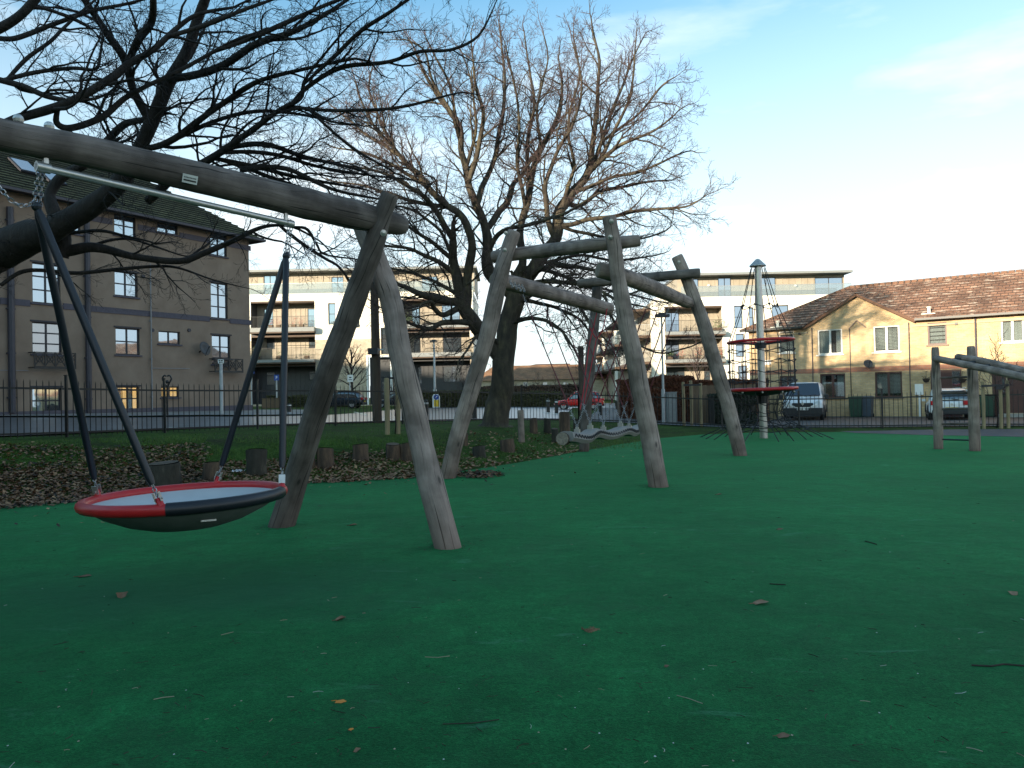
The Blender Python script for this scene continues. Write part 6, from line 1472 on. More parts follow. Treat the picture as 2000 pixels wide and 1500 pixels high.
# ==================================================================== railings
def fence(name, P, h, label, step=.137, npost=2.45, cap_n=290):
    L = [0.0]
    for a, b in zip(P[:-1], P[1:]): L.append(L[-1]+math.dist(a, b))
    def at(s):
        x = float(np.interp(s, L, [p[0] for p in P])); y = float(np.interp(s, L, [p[1] for p in P])); return Vector((x, y, zt(x, y)))
    o_ = at(L[-1]/2); th = thing(name, o_, label, 'fence')
    nseg = int(L[-1]/npost)
    for z in (.10, h-.16):
        for i in range(nseg):
            a, b = at(L[-1]*i/nseg), at(L[-1]*(i+1)/nseg); g = MB(); g.bar(a+ZU*z, b+ZU*z, .012, .042); g.build('rail', M['black_metal'], th)
    me = None
    g = MB(); g.box((0, 0, (h+.12)/2), .05, .05, h+.12); g.box((0, 0, h+.13), .07, .07, .02)
    po = g.build('post', M['black_metal'], th, local=True)
    n0 = int(L[-1]/step); rest = MB(); first = None
    for i in range(nseg+1):
        q = at(L[-1]*i/nseg)-o_; c = po if i == 0 else po.copy()
        if i: link(c)
        c.location = q
    def barmesh(g, c):
        g.cyl(c+ZU*.02, c+ZU*(h-.035), .0095, n=5, caps=False); g.cyl(c+ZU*(h-.035), c+ZU*(h+.02), .0095, .001, 5, caps=False)
    g = MB(); barmesh(g, Vector((0, 0, 0))); bo = g.build('bar', M['black_metal'], th, local=True)
    cand = []
    for i in range(n0):
        q = at((i+.5)*step); cand.append(q)
    vis = [q for q in cand if -40 < proj(q)[0] < 2040]; vis.sort(key=lambda q: q.y); sel = vis[:cap_n]; selk = {id(q) for q in sel}
    k = 0
    for q in cand:
        if id(q) in selk:
            c = bo if k == 0 else bo.copy()
            if k: link(c)
            c.location = q-o_; k += 1
        else: barmesh(rest, q)
    if rest.v: r_ = rest.build('bar', M['black_metal'], th); r_['kind'] = 'stuff'
fence('railing', FL, 1.2, 'black iron railing along the grass bank below the brown flats')
fence('railing', FR, 1.2, 'black iron railing between the playground and the brick houses')
# low rail of the nearer path on the left
# ==================================================================== hedges and shrubs
def leaf_mass(name, boxes, n, size, mat, label, cat, extra=None, kind=None, stems='brush', inner=True):
    c0 = boxes[0]; t = thing(name, (c0[0], c0[1], zt(c0[0], c0[1])), label, cat)
    V = []; tot = sum(b[3]*b[5] for b in boxes)
    for b in boxes:
        m = int(n*b[3]*b[5]/tot); cx, cy_, cz, sx, sy, sz = b
        p = rng.uniform(-.5, .5, (m, 3)); f = rng.integers(0, 3, m)
        k = np.arange(m); p[k, np.where(f == 2, 2, 1)] = np.where(f == 2, .5, -.5)*(1-np.abs(rng.normal(0, .06, m)))
        lump = np.array([mnoise.noise(Vector((cx+q[0]*sx*1.0, q[1]*3, q[2]*sz*1.2)))*.22 for q in p]); P = p*np.array([sx, sy, sz])+np.array([cx, cy_, cz]); P[:, 2] += lump*(p[:, 2] > .3); P[:, 1] -= lump*.8
        V.append(P)
    P = np.concatenate(V); m = len(P); a = rng.normal(0, 1, (m, 3)); a /= np.linalg.norm(a, axis=1)[:, None]; b_ = rng.normal(0, 1, (m, 3)); b_ = np.cross(a, b_); b_ /= np.linalg.norm(b_, axis=1)[:, None]
    s_ = size*rng.uniform(.6, 1.3, m)[:, None]
    VV = np.stack([P-a*s_, P+b_*s_*.5, P+a*s_, P-b_*s_*.5], 1).reshape(-1, 3)-np.array(ORIG[t]); F = np.arange(4*m).reshape(-1, 4)
    me = bpy.data.meshes.new('leaves'); me.from_pydata(VV.tolist(), [], F.tolist()); me.materials.append(M[mat]); o = bpy.data.objects.new('leaves', me); link(o); o.parent = t; o['kind'] = 'stuff'
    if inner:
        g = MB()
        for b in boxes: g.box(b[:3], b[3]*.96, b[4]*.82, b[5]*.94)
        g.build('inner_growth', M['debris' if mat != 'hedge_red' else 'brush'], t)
    return t
def hb(x0, x1, yt, yb, d, dep=1.2, z0=None):
    a, b = U(x0, yb, d), U(x1, yt, d); zb = zt((a.x+b.x)/2, d)-.05 if z0 is None else z0
    return ((a.x+b.x)/2, d+dep/2, (zb+b.z)/2, b.x-a.x, dep, b.z-zb)
leaf_mass('beech_hedge', [hb(1211, 1290, 742, 812, 34), hb(1290, 1356, 736, 812, 34.2), hb(1356, 1500, 742, 812, 34.5)], 30000, .055, 'hedge_red', 'tall copper beech hedge before the right apartments', 'hedge')
leaf_mass('hedge', [hb(815, 880, 765, 796, 57), hb(880, 960, 763, 796, 57.5), hb(990, 1095, 766, 795, 58)], 9000, .11, 'hedge_green', 'low dull green hedge across the road behind the big trunk', 'hedge')
leaf_mass('brush', [hb(925, 1140, 752, 775, 88, 3)], 7000, .12, 'brush', 'brown winter scrub in front of the far terrace', 'shrub')
leaf_mass('evergreen_bush', [hb(1395, 1478, 770, 822, 31.5)], 9000, .05, 'leaf_dark', 'dark evergreen bush behind the climber mast', 'shrub')
leaf_mass('shrub_border', [hb(520, 690, 772, 792, 63, 1.5)], 5000, .10, 'hedge_green', 'low green shrubs at the foot of the left apartments', 'shrub')
leaf_mass('evergreen_bush', [hb(1205, 1240, 784, 800, 50)], 2500, .07, 'leaf_dark', 'small green bush right of the red car', 'shrub')
# board fence behind the hedge and brown shed
g_t = thing('board_fence', U(1420, 810, 33.5), 'brown wooden board fence behind the three stakes', 'fence')
q0, q1 = U(1352, 770, 33.2), U(1476, 770, 33.2); z0 = zt(q0.x, 33.2); nB = 34
for i in range(nB):
    x0, x1 = lerp(q0.x, q1.x, i/nB), lerp(q0.x, q1.x, (i+.9)/nB); g = MB(); g.box(((x0+x1)/2, 33.2, (z0+U(1400, 752, 33.2).z)/2), x1-x0, .03, U(1400, 752, 33.2).z-z0+.04*math.sin(i*2.1)); g.build('board', M['fencewood'], g_t)
g_t = thing('timber_screen', U(1515, 800, 36.5), 'pale timber boards standing left of the white van', 'fence')
for i in range(9):
    a = U(1478+5*i, 800, 36.5); g = MB(); zz = U(1478, 768, 36.5).z; g.box((a.x, 36.5, (zt(a.x, 36.5)+zz)/2), .10, .03, zz-zt(a.x, 36.5)); g.build('board', M['stake'], g_t)
g = MB(); a = U(1477, 785, 36.2); g.box((a.x, 36.2, a.z), .2, .1, .75); tag(g.build('red_board', M['red_plastic']), 'narrow red board at the edge of the timber screen', 'board')
# small service cabinets
for x0, x1, y0, y1, d, m_, lab in ((1302, 1320, 767, 800, 33.0, 'slab', 'pale grey service cabinet in front of the copper hedge'), (513, 548, 778, 800, 58, 'fencewood', 'dark brown bin store beside the brown flats')):
    a, b = U(x0, y1, d), U(x1, y0, d); zb = zt(a.x, d); t = thing('service_cabinet' if x0 > 600 else 'bin_store', (a.x, d, zb), lab, 'cabinet' if x0 > 600 else 'bin store')
    g = MB(); g.box(((a.x+b.x)/2, d, (zb+b.z)/2), b.x-a.x, .4, b.z-zb); g.build('body', M[m_], t, bevel=.02)
    g = MB(); g.box(((a.x+b.x)/2, d-.21, (zb+b.z)/2), (b.x-a.x)*.04, .01, (b.z-zb)*.9); g.box(((a.x+b.x)/2, d, b.z+.02), (b.x-a.x)*1.06, .46, .04); g.build('lid', M[m_], t)

# ==================================================================== vehicles
def wheel(parent, c, r, w, ax):
    """wheel with tyre and rim; ax = axle direction (local)"""
    ax = Vector(ax); ex = Vector((0, 0, 1)); ey = ax.cross(ex)
    g = MB(); g.lathe([(r*.62, -w/2), (r*.93, -w/2), (r, -w*.32), (r, w*.32), (r*.93, w/2), (r*.62, w/2)], c, 20, (ex, ey, ax)); t = g.build('wheel', M['tyre'], parent, smooth=True, local=True, auto=50)
    g = MB(); g.lathe([(.001, w*.30), (r*.16, w*.34), (r*.2, w*.26), (r*.62, w*.30), (r*.64, w*.46), (r*.60, w*.46), (r*.60, -w*.4), (.001, -w*.4)], c, 20, (ex, ey, ax))
    for k in range(5):
        a = k*2*math.pi/5; d = ex*math.cos(a)+ey*math.sin(a); g.bar(Vector(c)+ax*w*.36, Vector(c)+ax*w*.36+d*r*.6, r*.13, w*.1, up=ax)
    g.build('rim', M['rim'], t, local=True)
def car_body(sections, parent, mat, name='body', n_auto=35, bev=0.0):
    """sections along local x: (x, [(y,z), ...]) half profiles from sill to roof centre; mirrored"""
    g = MB(); rings = []
    for x, prof in sections:
        pr = [(x, y, z) for y, z in prof]+[(x, -y, z) for y, z in reversed(prof)]
        b = len(g.v); g.v += pr; rings.append((b, len(pr)))
    for (a, n), (b, m) in zip(rings[:-1], rings[1:]):
        for k in range(n-1): g.f.append((a+k, a+k+1, b+k+1, b+k))
        g.f.append((a+n-1, a, b, b+n-1))
    a, n = rings[0]; g.f.append(tuple(reversed(range(a, a+n)))); a, n = rings[-1]; g.f.append(tuple(range(a, a+n)))
    o = g.build(name, M[mat], parent, smooth=True, local=True, auto=n_auto)
    md = o.modifiers.new('s', 'SUBSURF'); md.levels = 1; md.render_levels = 2
    return o
def hatch(label, loc, rz, L, Wd, H, mat, suv=True, group=None, dark_glass=True):
    """five door car, local x forward"""
    t = thing('parked_car', loc, label, 'car', group, rz); w = Wd/2; zs = .30; belt = H*.60
    def pr(zt_, wt, wb=w, b=belt, s=zs): return [(wb*.92, s), (wb, s+.12), (wb*1.0, (s+b)/2), (wb*.97, min(b, zt_)*.985), (wt, zt_*.985 if zt_ > b else zt_-.01), (wt*.6, zt_)]
    h = L/2
    sec = [(-h, pr(belt*.92, w*.78, w*.86)), (-h+.06, pr(belt*1.0, w*.80, w*.93)), (-h+.18, pr(belt*1.03, w*.80)), (-h*.80, pr(belt*1.04, w*.82)), (0, pr(belt*1.02, w*.84)), (h*.38, pr(belt*1.0, w*.84)), (h*.50, pr(belt*.97, w*.82)), (h*.82, pr(belt*.88, w*.78)), (h*.95, pr(belt*.78, w*.70, w*.92)), (h, pr(belt*.62, w*.66, w*.80))]
    car_body(sec, t, mat)
    # greenhouse
    def pg(zt_, wt): return [(w*.84, belt*.97), (w*.83, belt*1.02), (lerp(w*.83, wt, .5), (belt+zt_)/2), (wt, zt_*.985), (wt*.6, zt_)]
    gs = [(-h+.14, pg(belt*1.08, w*.72)), (-h*.84, pg(H*.93, w*.66)), (-h*.62, pg(H*.99, w*.68)), (0, pg(H, w*.70)), (h*.18, pg(H*.97, w*.68)), (h*.46, pg(belt*1.04, w*.70))]
    gh = car_body(gs, t, 'glass_car', 'greenhouse')
    rs = [(-h*.90, [(w*.66, H*.90), (w*.64, H*.935), (w*.4, H*.945)]), (-h*.6, [(w*.70, H*.955), (w*.68, H*.995), (w*.4, H*1.005)]), (0, [(w*.72, H*.965), (w*.70, H*1.006), (w*.4, H*1.018)]), (h*.2, [(w*.70, H*.94), (w*.68, H*.978), (w*.4, H*.988)])]
    car_body(rs, t, mat, 'roof_panel')
    g = MB()
    for s in (-1, 1):
        for (xa, za, xb, zb) in ((h*.44, belt*1.02, h*.14, H*.96), (h*.02, belt*1.0, h*.0, H*.97), (-h*.42, belt*1.0, -h*.44, H*.965), (-h*.80, belt*1.03, -h*.66, H*.95)):
            g.bar((xa, s*w*.86, za), (xb, s*w*.715, zb), .05, .05)
    g.build('window_pillar', M[mat], t, local=True)
    g = MB()
    for s in (-1, 1): g.bar((-h*.7, s*w*.66, H*1.03), (h*.1, s*w*.66, H*1.03), .03, .03)
    g.build('roof_rail', M['steel_dull' if mat != 'car_white' else 'white'], t, local=True)
    for s in (-1, 1):
        for x in (-h*.60, h*.60): wheel(t, (x, s*(w-.10), .33), .33, .22, (0, s, 0))
        g = MB(); g.box((h*.40, s*(w+.09), belt*1.04), .12, .18, .13); g.build('wing_mirror', M[mat], t, local=True, bevel=.02)
        g = MB(); g.box((-h*.985, s*w*.70, belt*.93), .16, w*.46, .20); g.build('tail_light', M['tail'], t, local=True, bevel=.02)
        g = MB(); g.box((h*.93, s*w*.70, belt*.72), .12, w*.35, .12); g.build('headlight', M['lens'], t, local=True, bevel=.02)
        for x in (h*.18, -h*.26): g = MB(); g.box((x, s*(w+.012), belt*.86), .14, .03, .03); g.build('door_handle', M[mat], t, local=True)
        g = MB(); g.box((0, s*(w-.01), zs+.03), L*.5, .05, .12); g.build('sill_trim', M['black_rubber'], t, local=True)
        for x in (-h*.60, h*.60):
            g = MB(); g.tube([(x+.40*math.cos(a), s*(w-.005), .33+.40*math.sin(a)) for a in [math.pi*k/10 for k in range(11)]], .035, 6); g.build('wheel_arch', M['black_rubber'], t, local=True)
    g = MB(); g.box((-h+.02, 0, zs+.10), .16, Wd*.86, .22); g.box((h-.03, 0, zs+.08), .16, Wd*.82, .18); g.build('bumper', M['black_rubber'], t, local=True, bevel=.04)
    g = MB(); g.box((-h-.045, 0, .58), .02, .52, .115); pp = g.build('number_plate', M['plate_y'], t, local=True)
    g = MB()
    for k in range(7):
        if k == 4: continue
        g.box((-h-.056, -.21+.07*k, .58), .004, .04, .07)
    g.build('plate_text', M['ink'], pp, local=True)
    g = MB(); g.box((h+.01, 0, .52), .02, .52, .115); g.build('number_plate', M['plate'], t, local=True)
    g = MB(); g.cyl((-h*.999, 0, belt*.86), (-h*1.018, 0, belt*.86), .055, n=10); g.build('badge', M['steel'], t, local=True)
    g = MB(); g.bar((-h*.93, 0, belt*1.14), (-h*.965, -.28, belt*1.10), .02); g.build('wiper', M['black_rubber'], t, local=True)
    return t
# white car, rear view, by the front door
p = U(1860, 812, 32.2); zz = zt(p.x, p.y)
scw = hatch('white car seen from behind, parked by the brown front door', (p.x+.8, p.y+1.65, zz), R(64), 4.0, 1.90, 1.50, 'car_white'); scw.scale = (.90,)*3
# red car side on, nose to the left
p = U(1131, 797, 50.0); zz = zt(p.x, p.y)
scr = hatch('bright red car side on beyond the swinging tread', (p.x, p.y, zz), R(180-8), 4.1, 1.75, 1.50, 'car_red'); scr.scale = (.78,)*3
p = U(664, 799, 56.0); scd = hatch('dark car parked before the left apartments', (p.x, p.y, zt(p.x, p.y)), R(176), 4.3, 1.8, 1.45, 'car_dark'); scd.scale = (.85,)*3
p = U(775, 799, 60.0); scd = hatch('dark car by the apartment entrance behind the stakes', (p.x, p.y, zt(p.x, p.y)), R(172), 4.2, 1.8, 1.45, 'car_dark'); scd.scale = (.8,)*3
# white van, front three-quarter
p = U(1568, 822, 35.0); zz = zt(p.x, p.y)
van = thing('parked_van', (p.x+.9, p.y+2.0, zz), 'white van with black bumper facing the railing by the brick house', 'van', None, R(-114)); van.scale = (.92,)*3
h, w = 2.4, .95; 
def vp(zt_, wt, wb=w, b=1.05): return [(wb*.92, .30), (wb, .44), (wb, .8), (wb*.99, min(b, zt_-.06)), (wt, zt_-.05), (wt*.7, zt_)]
car_body([(-h, vp(1.86, .78, .90)), (-h+.08, vp(1.93, .82)), (-h*.5, vp(1.95, .84)), (h*.30, vp(1.95, .83)), (h*.42, vp(1.90, .80)), (h*.55, vp(1.62, .82)), (h*.68, vp(1.26, .86)), (h*.84, vp(1.10, .80)), (h*.95, vp(.98, .70, .92, .9)), (h, vp(.78, .60, .80, .7))], van, 'car_white')
g = MB(); g.add([(h*.425, -.70, 1.86), (h*.425, .70, 1.86), (h*.71, .80, 1.24), (h*.71, -.80, 1.24), (h*.41, -.70, 1.84), (h*.41, .70, 1.84), (h*.69, .80, 1.22), (h*.69, -.80, 1.22)], [(0, 1, 2, 3), (7, 6, 5, 4), (0, 3, 7, 4), (1, 5, 6, 2), (0, 4, 5, 1), (3, 2, 6, 7)])
for v in range(len(g.v)): g.v[v] = (g.v[v][0]+.09, g.v[v][1], g.v[v][2]+.02)
g.build('windscreen', M['glass_car'], van, local=True)
g = MB(); g.box((h*.96, 0, .48), .22, 1.84, .34); g.box((h*1.0, 0, .80), .06, .98, .20); g.box((h*.955, 0, .27), .2, 1.6, .10); g.build('bumper', M['black_rubber'], van, local=True, bevel=.05)
for s in (-1, 1):
    g = MB(); g.prism([(.0, -.14), (.30, .0), (.27, .20), (.02, .04)], (h*.955, s*.50, .86), (0, s, 0), (0, 0, 1), (1, 0, 0), .10); g.build('headlight', M['lens'], van, local=True)
    g = MB(); g.bar((h*1.03, s*.36, .70), (h*1.00, s*.66, .82), .05, .06); g.build('chrome_strip', M['white'], van, local=True)
    g = MB(); g.box((h*.60, s*1.08, 1.18), .14, .20, .26); g.build('wing_mirror', M['black_rubber'], van, local=True, bevel=.04)
    g = MB(); g.box((h*.42, s*.952, 1.35), .62, .02, .40); g.build('side_window', M['glass_car'], van, local=True)
    for x in (-h*.62, h*.66): wheel(van, (x, s*.84, .34), .34, .22, (0, s, 0))
    for x in (-h*.62, h*.66):
        g = MB(); g.tube([(x+.42*math.cos(a), s*.945, .34+.42*math.sin(a)) for a in [math.pi*k/10 for k in range(11)]], .04, 6); g.build('wheel_arch', M['black_rubber'], van, local=True)
    g = MB(); g.box((0, s*.958, .95), .012, .012, 1.5); g.box((-.2, s*.96, 1.0), h, .012, .05); g.build('door_seam', M['black_rubber'], van, local=True)
g = MB(); g.box((h*1.045, 0, .60), .02, .52, .115); pp = g.build('number_plate', M['plate'], van, local=True)
g = MB()
for k in range(7):
    if k != 4: g.box((h*1.051, -.21+.07*k, .60), .004, .04, .07)
g.build('plate_text', M['ink'], pp, local=True)
g = MB(); g.prism([(0, -.10), (.07, 0), (0, .10), (-.07, 0)], (h*1.03, 0, .86), (0, 1, 0), (0, 0, 1), (1, 0, 0), .02); g.build('badge', M['steel'], van, local=True)
g = MB(); g.bar((h*.72+.12, -.6, 1.23), (h*.70+.12, -.05, 1.30), .02); g.bar((h*.72+.12, .05, 1.23), (h*.70+.12, .6, 1.30), .02); g.build('wiper', M['black_rubber'], van, local=True)

# wheelie bins
def bin_(px, pyb, d, mat, label):
    p = U(px, pyb, d); z = zt(p.x, p.y); t = thing('wheelie_bin', (p.x, p.y, z), label, 'wheelie bin', None, R(-35)); H = .98
    g = MB(); a, b = .24, .29
    g.add([(-a, -a, .05), (a, -a, .05), (a, a, .05), (-a, a, .05), (-b, -b-.02, H), (b, -b-.02, H), (b, b, H), (-b, b, H)], [(0, 3, 2, 1), (0, 1, 5, 4), (1, 2, 6, 5), (2, 3, 7, 6), (3, 0, 4, 7), (4, 5, 6, 7)]); g.build('body', M[mat], t, local=True, bevel=.02)
    g = MB(); g.box((0, 0, H+.03), .64, .68, .05); g.box((0, .30, H+.04), .5, .08, .07); g.build('lid', M[mat], t, local=True, bevel=.02)
    for s in (-1, 1): g = MB(); g.cyl((s*.22, .24, .10), (s*.28, .24, .10), .10, n=12); g.build('wheel', M['tyre'], t, local=True)
bin_(1673, 812, 37.6, 'green_bin', 'green wheelie bin against the buff brick wall'); bin_(1693, 811, 37.6, 'blue_bin', 'grey blue wheelie bin beside the green one'); bin_(1929, 806, 34.9, 'green_bin', 'green wheelie bin right of the monkey bars post')

# ==================================================================== stumps, logs and litter on the bank
def stump(px, pyb, pyt, wpx, label, lean=0.0, mat='stump', d=None, name='log_stump'):
    p = GT(px, pyb) if d is None else U(px, pyb, d); z = zt(p.x, p.y); p.z = z; H = U(px, pyt, p.y).z-z; r = wpx/2/FPX*p.y
    t = thing(name, p, label, 'stump', 'log stumps along the bank'); g = MB(); n = 16; sd = rng.uniform(0, 50)
    for k, (zz_, rr) in enumerate(((-.1, 1.12), (H*.15, 1.05), (H*.5, 1.0), (H*.95, .98), (H, .93))):
        for i in range(n):
            a = 2*math.pi*i/n; q = rr*r*(1+.20*mnoise.noise(Vector((math.cos(a)*1.5+sd, math.sin(a)*1.5, zz_*3)))+.09*mnoise.noise(Vector((math.cos(a)*7+sd, math.sin(a)*7, 0))))
            g.v.append((p.x+q*math.cos(a)+lean*zz_, p.y+q*math.sin(a), z+zz_+(.02*math.sin(a+sd) if k > 2 else 0)))
        if k:
            for i in range(n): g.f.append(((k-1)*n+i, (k-1)*n+(i+1) % n, k*n+(i+1) % n, k*n+i))
    g.build('bark', M[mat], t, smooth=True, auto=60)
    g = MB(); g.v = [(p.x+.93*r*math.cos(2*math.pi*i/n)*.96+lean*H, p.y+.93*r*math.sin(2*math.pi*i/n)*.96, z+H+.012+.02*math.sin(2*math.pi*i/n+sd)) for i in range(n)]+[(p.x+lean*H, p.y, z+H+.02)]
    g.f = [(i, (i+1) % n, n) for i in range(n)]; g.build('cut_top', M['stump_top'], t); return t
stump(320, 948, 905, 62, 'wide brown stump behind the left part of the dish swing', mat='stump_dark')
stump(415, 938, 904, 34, 'pale brown stump behind the far rim of the dish swing')
stump(502, 926, 878, 38, 'dark mossy stump just left of the right swing poles', mat='stump_dark')
stump(606, 914, 872, 20, 'narrow stump right beside the dark swing leg')
stump(636, 912, 876, 32, 'notched stump between the two swing legs')
stump(704, 898, 869, 33, 'short stump with peeling bark in the middle of the bank')
stump(768, 896, 868, 28, 'reddish stump close left of the pale swing leg')
stump(795, 898, 866, 30, 'reddish stump half hidden behind the pale swing leg')
stump(936, 892, 872, 26, 'low dark shrubby stump right of the near left log post', mat='stump_dark')
stump(991, 882, 858, 27, 'small square stump in the grass left of the thin post')
stump(1042, 846, 818, 14, 'upright stump behind the thin post')
stump(1069, 846, 818, 14, 'dark upright stump left of the tall pale stump', mat='stump_dark')
stump(1103, 856, 806, 20, 'tall pale split stump behind the round log end')
stump(1128, 846, 820, 16, 'dark stump behind the near end of the tread', mat='stump_dark')
stump(1084, 864, 838, 14, 'mossy grey stump left of the round log end', mat='stump_dark')
stump(908, 870, 846, 12, 'small stump beside the near left log post')
p = GT(1019, 864); tz = U(1018, 801, p.y).z; g = MB(); g.cyl(p, Vector((p.x-.02, p.y, tz)), .085, .08, 12); tag(g.build('short_post', M['log'], smooth=True, auto=50), 'thin grey timber post standing in the grass', 'post')

# fallen leaves on the bank, one mass nobody could count
def leaf_field(name, npt, sampler, size, mats, label=None, lift=.012):
    V = []; F = []; b = 0; MI = []
    for i in range(npt):
        x, y = sampler()
        z = zt(x, y)+lift+abs(rng.normal(0, .02)); s = size*rng.uniform(.5, 1.3); a = rng.uniform(0, 6.28); n = Vector((rng.normal(0, .35), rng.normal(0, .35), 1)).normalized(); ex = n.cross(Vector((math.sin(a), math.cos(a), 0))).normalized(); ey = n.cross(ex)
        c = Vector((x, y, z)); o = [(-1, 0, 0), (-.35, .55, .12), (.35, .45, .05), (1, 0, .2), (.4, -.5, .1), (-.3, -.55, .0)]
        V += [tuple(c+ex*p*s+ey*q*s+n*r*s) for p, q, r in o]; F += [(b, b+1, b+2, b+3), (b, b+3, b+4, b+5)]; MI += [i % len(mats)]*2; b += 6
    me = bpy.data.meshes.new(name); me.from_pydata(V, [], F)
    for m_ in mats: me.materials.append(m_)
    me.polygons.foreach_set('material_index', MI); o = bpy.data.objects.new(name, me); link(o); o['kind'] = 'stuff'
    if label: o['label'] = label
    return o
def bank_sampler(x0, x1, s0, s1, pw=1.0):
    def f():
        while True:
            px = rng.uniform(x0, x1); r = rng.random()**pw; py = lerp(float(np.interp(px, [0, 400, 560, 810, 1000, 1140], [991, 955, 942, 929, 906, 881])), float(np.interp(px, [0, 600, 1130], [862, 838, 824])), lerp(s0, s1, r))
            q = GT(px, py); return q.x+rng.normal(0, .05), q.y+rng.normal(0, .05)
    return f
leaf_field('fallen_leaves', 9000, bank_sampler(-60, 400, -.05, .80, 1.1), .036, [M['leaf'], M['leaf'], M['leaf_pale'], M['leaf'], M['debris']])
leaf_field('fallen_leaves', 2600, bank_sampler(400, 640, -.06, .45, 1.3), .036, [M['leaf'], M['leaf_pale'], M['leaf']])
leaf_field('fallen_leaves', 3000, bank_sampler(640, 900, -.06, .50, 1.6), .038, [M['leaf'], M['leaf_pale'], M['leaf']])
leaf_field('fallen_leaves', 700, bank_sampler(900, 1140, .0, .8, 1.6), .045, [M['leaf'], M['leaf_pale']])
def near_edge():
    while True:
        px = rng.uniform(-40, 1300); e = float(np.interp(px, [0, 400, 560, 810, 1000, 1140, 1290], [991, 955, 942, 929, 906, 881, 856])); q = G(px, e+abs(rng.normal(0, 26))*(e-760)/200); return q.x, q.y
leaf_field('scattered_leaves', 150, near_edge, .032, [M['leaf'], M['leaf_pale'], M['debris'], M['leaf']], 'single leaves blown off the bank onto the green surface edge', .006)
def pile():
    a = rng.uniform(0, 6.28); r = rng.random()**.7; q = G(935+52*r*math.cos(a), 929+7*r*math.sin(a)); return q.x, q.y
leaf_field('leaf_pile', 330, pile, .045, [M['leaf'], M['debris'], M['leaf']], 'dark heap of leaves swept against the near left log post', .02)
# grass
def grass(n, sampler, name='grass_blades'):
    V = []; F = []; b = 0
    for i in range(n):
        x, y = sampler()
        if mnoise.noise(Vector((x*.55, y*.55, 4)))+.5*mnoise.noise(Vector((x*1.9, y*1.9, 9))) < -.22: continue
        z = zt(x, y)-.01; h = rng.uniform(.03, .075); a = rng.uniform(0, 6.28); lx, ly = rng.normal(0, .02, 2); w = .006
        V += [(x-w*math.cos(a), y-w*math.sin(a), z), (x+w*math.cos(a), y+w*math.sin(a), z), (x+lx, y+ly, z+h)]; F.append((b, b+1, b+2)); b += 3
    me = bpy.data.meshes.new(name); me.from_pydata(V, [], F); me.materials.append(M['grass']); o = bpy.data.objects.new(name, me); link(o); o['kind'] = 'stuff'
grass(26000, bank_sampler(330, 1290, .05, .98)); grass(9000, bank_sampler(-20, 400, .45, .98))
# small debris on the green surface
def twigs(n, name='ground_litter'):
    g = MB(); mi = []
    for i in range(n):
        px, py = rng.uniform(-20, 2020), lerp(900, 1500, rng.random()**.8); q = G(px, py, .006)
        if edge_s(q.x, q.y) > -.1: continue
        a = rng.uniform(0, 6.28); L = rng.uniform(.012, .05)*(1.6 if rng.random() < .1 else 1); d = Vector((math.cos(a), math.sin(a), .06)); d2 = Vector((math.cos(a+rng.normal(0, .5)), math.sin(a+rng.normal(0, .5)), .02))
        f0 = len(g.f); g.tube([q+ZU*.003, q+d*L*.5+ZU*.004, q+d*L*.5+d2*L*.5+ZU*.003], rng.uniform(.0008, .0020), 3)
        mi += [rng.choice([0, 0, 0, 1, 2], p=[.30, .30, .24, .11, .05])]*(len(g.f)-f0)
    for i in range(120):
        px, py = rng.uniform(0, 2000), rng.uniform(880, 1500); q = G(px, py, .008)
        if edge_s(q.x, q.y) > -.1: continue
        f0 = len(g.f); s = rng.uniform(.002, .006); g.add([q+Vector((-s, 0, 0)), q+Vector((0, -s, 0)), q+Vector((s, 0, 0)), q+Vector((0, s, s*.4))], [(0, 1, 2, 3)]); mi += [int(rng.choice([1, 2, 0]))]*(len(g.f)-f0)
    o = g.build(name, M['debris']); o.data.materials.append(M['straw']); o.data.materials.append(M['chalk']); o.data.polygons.foreach_set('material_index', mi); o['kind'] = 'stuff'
twigs(400)
# dark crumbs added round the post feet to stand in for contact shade
g = MB()
for (fx, fy, fr, nn_) in ((873, 1075, .20, 60), (545, 1033, .20, 50), (875, 938, .2, 50), (1285, 955, .2, 60), (1140, 885, .2, 30), (1444, 893, .2, 50), (1832, 880, .14, 25), (1902, 884, .14, 25), (1492, 856, .2, 30)):
    q = G(fx, fy-4)
    for _ in range(nn_):
        a = rng.uniform(0, 6.28); r = fr*.75+abs(rng.normal(0, fr*.5)); c = q+Vector((r*math.cos(a), r*math.sin(a), .007)); s_ = rng.uniform(.004, .016); b_ = rng.uniform(0, 6.28)
        g.add([c+Vector((s_*math.cos(b_), s_*math.sin(b_), 0)), c+Vector((s_*.5*math.cos(b_+1.6), s_*.5*math.sin(b_+1.6), .004)), c+Vector((-s_*math.cos(b_), -s_*math.sin(b_), .002)), c+Vector((-s_*.6*math.cos(b_+1.6), -s_*.6*math.sin(b_+1.6), .0))], [(0, 1, 2, 3)])
o = g.build('post_foot_shade_crumbs', M['debris']); o['kind'] = 'stuff'
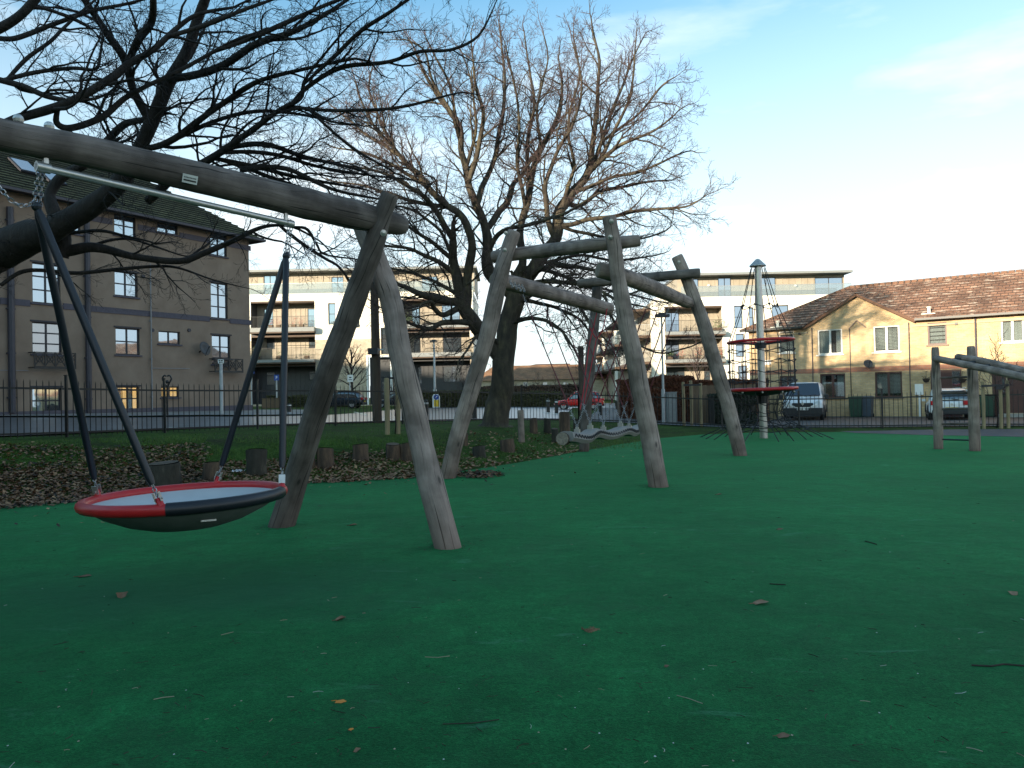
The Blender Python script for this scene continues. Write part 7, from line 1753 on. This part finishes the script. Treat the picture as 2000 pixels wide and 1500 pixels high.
def leaf_thing(px, py, wpx, mat, label, curl=.35, ang=0.0):
    q = G(px, py, .006); s = wpx/2/FPX*q.y; g = MB(); n = 18; ca, sa = math.cos(ang), math.sin(ang)
    rim = []
    for i in range(n):
        a = 2*math.pi*i/n; r = s*(.72+.28*abs(math.cos(2.5*a))+.06*math.sin(9*a)); x, y = r*math.cos(a), r*math.sin(a)*.8; z = .004+curl*s*(abs(math.sin(a))**2*.6+.5*max(0, math.cos(a))); rim.append((q.x+x*ca-y*sa, q.y+x*sa+y*ca, z))
    g.add(rim+[(q.x, q.y, .008)], [(i, (i+1) % n, n) for i in range(n)]); g.tube([(q.x-s*.6*ca, q.y-s*.6*sa, .012), (q.x-s*1.5*ca, q.y-s*1.5*sa, .01)], s*.05, 4)
    tag(g.build('fallen_leaf', M[mat], smooth=True), label, 'leaf', 'single leaves lying on the green surface')
leaf_thing(665, 1370, 24, 'leaf_orange', 'bright orange leaf lying on the dark green surface', .15)
leaf_thing(686, 1424, 12, 'leaf_orange', 'small orange leaf scrap below the bright orange leaf', .3, 1)
leaf_thing(665, 1211, 22, 'leaf', 'curled brown leaf above the bright orange one', .9, .4)
leaf_thing(238, 1165, 28, 'leaf', 'curled brown leaf below the dish swing', .8, 2)
leaf_thing(165, 1126, 26, 'leaf', 'flat dark leaf at the edge of the sooty patch', .3, .2)
leaf_thing(690, 1026, 17, 'leaf', 'brown leaf between the two swing legs', .5, .3)
leaf_thing(1486, 1179, 32, 'leaf', 'brown leaf in the middle of the right green area', .5, .1)
leaf_thing(1979, 1160, 22, 'leaf_pale', 'pale leaf near the monkey bars side of the surface', .6, 1.2)
leaf_thing(1405, 966, 12, 'leaf', 'small reddish leaf right of the near right log post', .5, .1)
leaf_thing(1524, 1034, 15, 'leaf', 'small brown leaf halfway to the climber', .4, .5)
leaf_thing(1530, 1438, 28, 'leaf', 'dark brown leaf low on the right green area', .4, .1)
leaf_thing(698, 1466, 16, 'leaf', 'small curled leaf under the orange leaves', .8, 1)
leaf_thing(1302, 1301, 12, 'leaf', 'tiny pale brown leaf left of the straw pieces', .5, 1)
# clump of dirt, and longer sticks
q = G(1155, 1232, .0); g = MB()
for _ in range(60):
    a = rng.uniform(0, 6.28); r = rng.random()*.045; c = q+Vector((r*math.cos(a)*1.2, r*math.sin(a), .004)); g.bar(c, c+Vector((rng.normal(0, .015), rng.normal(0, .015), rng.uniform(0, .012))), .003)
tag(g.build('dirt_clump', M['leaf']), 'reddish brown clump of crumbled leaf on the green surface', 'debris')
for (pts, lab, m_, r) in (([(1898, 1299), (1935, 1301), (1960, 1297), (2010, 1301)], 'long dark stick at the right edge of the picture', 'debris', .005), ([(1690, 1057), (1702, 1060), (1712, 1063)], 'short dark stick on the right green area', 'debris', .006), ([(300, 1366), (318, 1362), (340, 1360)], 'pale straw stalk low on the left', 'straw', .002),
                         ([(830, 1283), (855, 1284), (878, 1281)], 'thin pale stalk in the middle of the foreground', 'straw', .0018), ([(1322, 1358), (1345, 1364), (1372, 1374)], 'thin bent pale stalk right of the centre', 'straw', .0018), ([(432, 1240), (456, 1234)], 'short pale stalk under the dish swing', 'straw', .0016), ([(865, 1414), (925, 1412), (975, 1405)], 'faint dark stalk low in the centre', 'debris', .0022), ([(1503, 1140), (1535, 1142)], 'dark twig above the brown leaf on the right', 'debris', .004)):
    g = MB(); g.tube([G(x, y, .008) for x, y in pts], r, 5); tag(g.build('stick', M[m_]), lab, 'stick')
q = GT(466, 926); g = MB()
for _ in range(9):
    c = q+Vector((rng.normal(0, .05), rng.normal(0, .03), .03+rng.random()*.03)); a, b_ = rng.uniform(0, 6.28), .05; g.add([c, c+Vector((b_*math.cos(a), b_*math.sin(a), .02)), c+Vector((b_*math.cos(a+1.5), b_*math.sin(a+1.5), .035)), c+Vector((b_*.4*math.cos(a+2.5), b_*.4*math.sin(a+2.5), .01))], [(0, 1, 2, 3)])
tag(g.build('white_litter', M['litter']), 'crumpled white litter on the bank left of the mossy stump', 'litter')
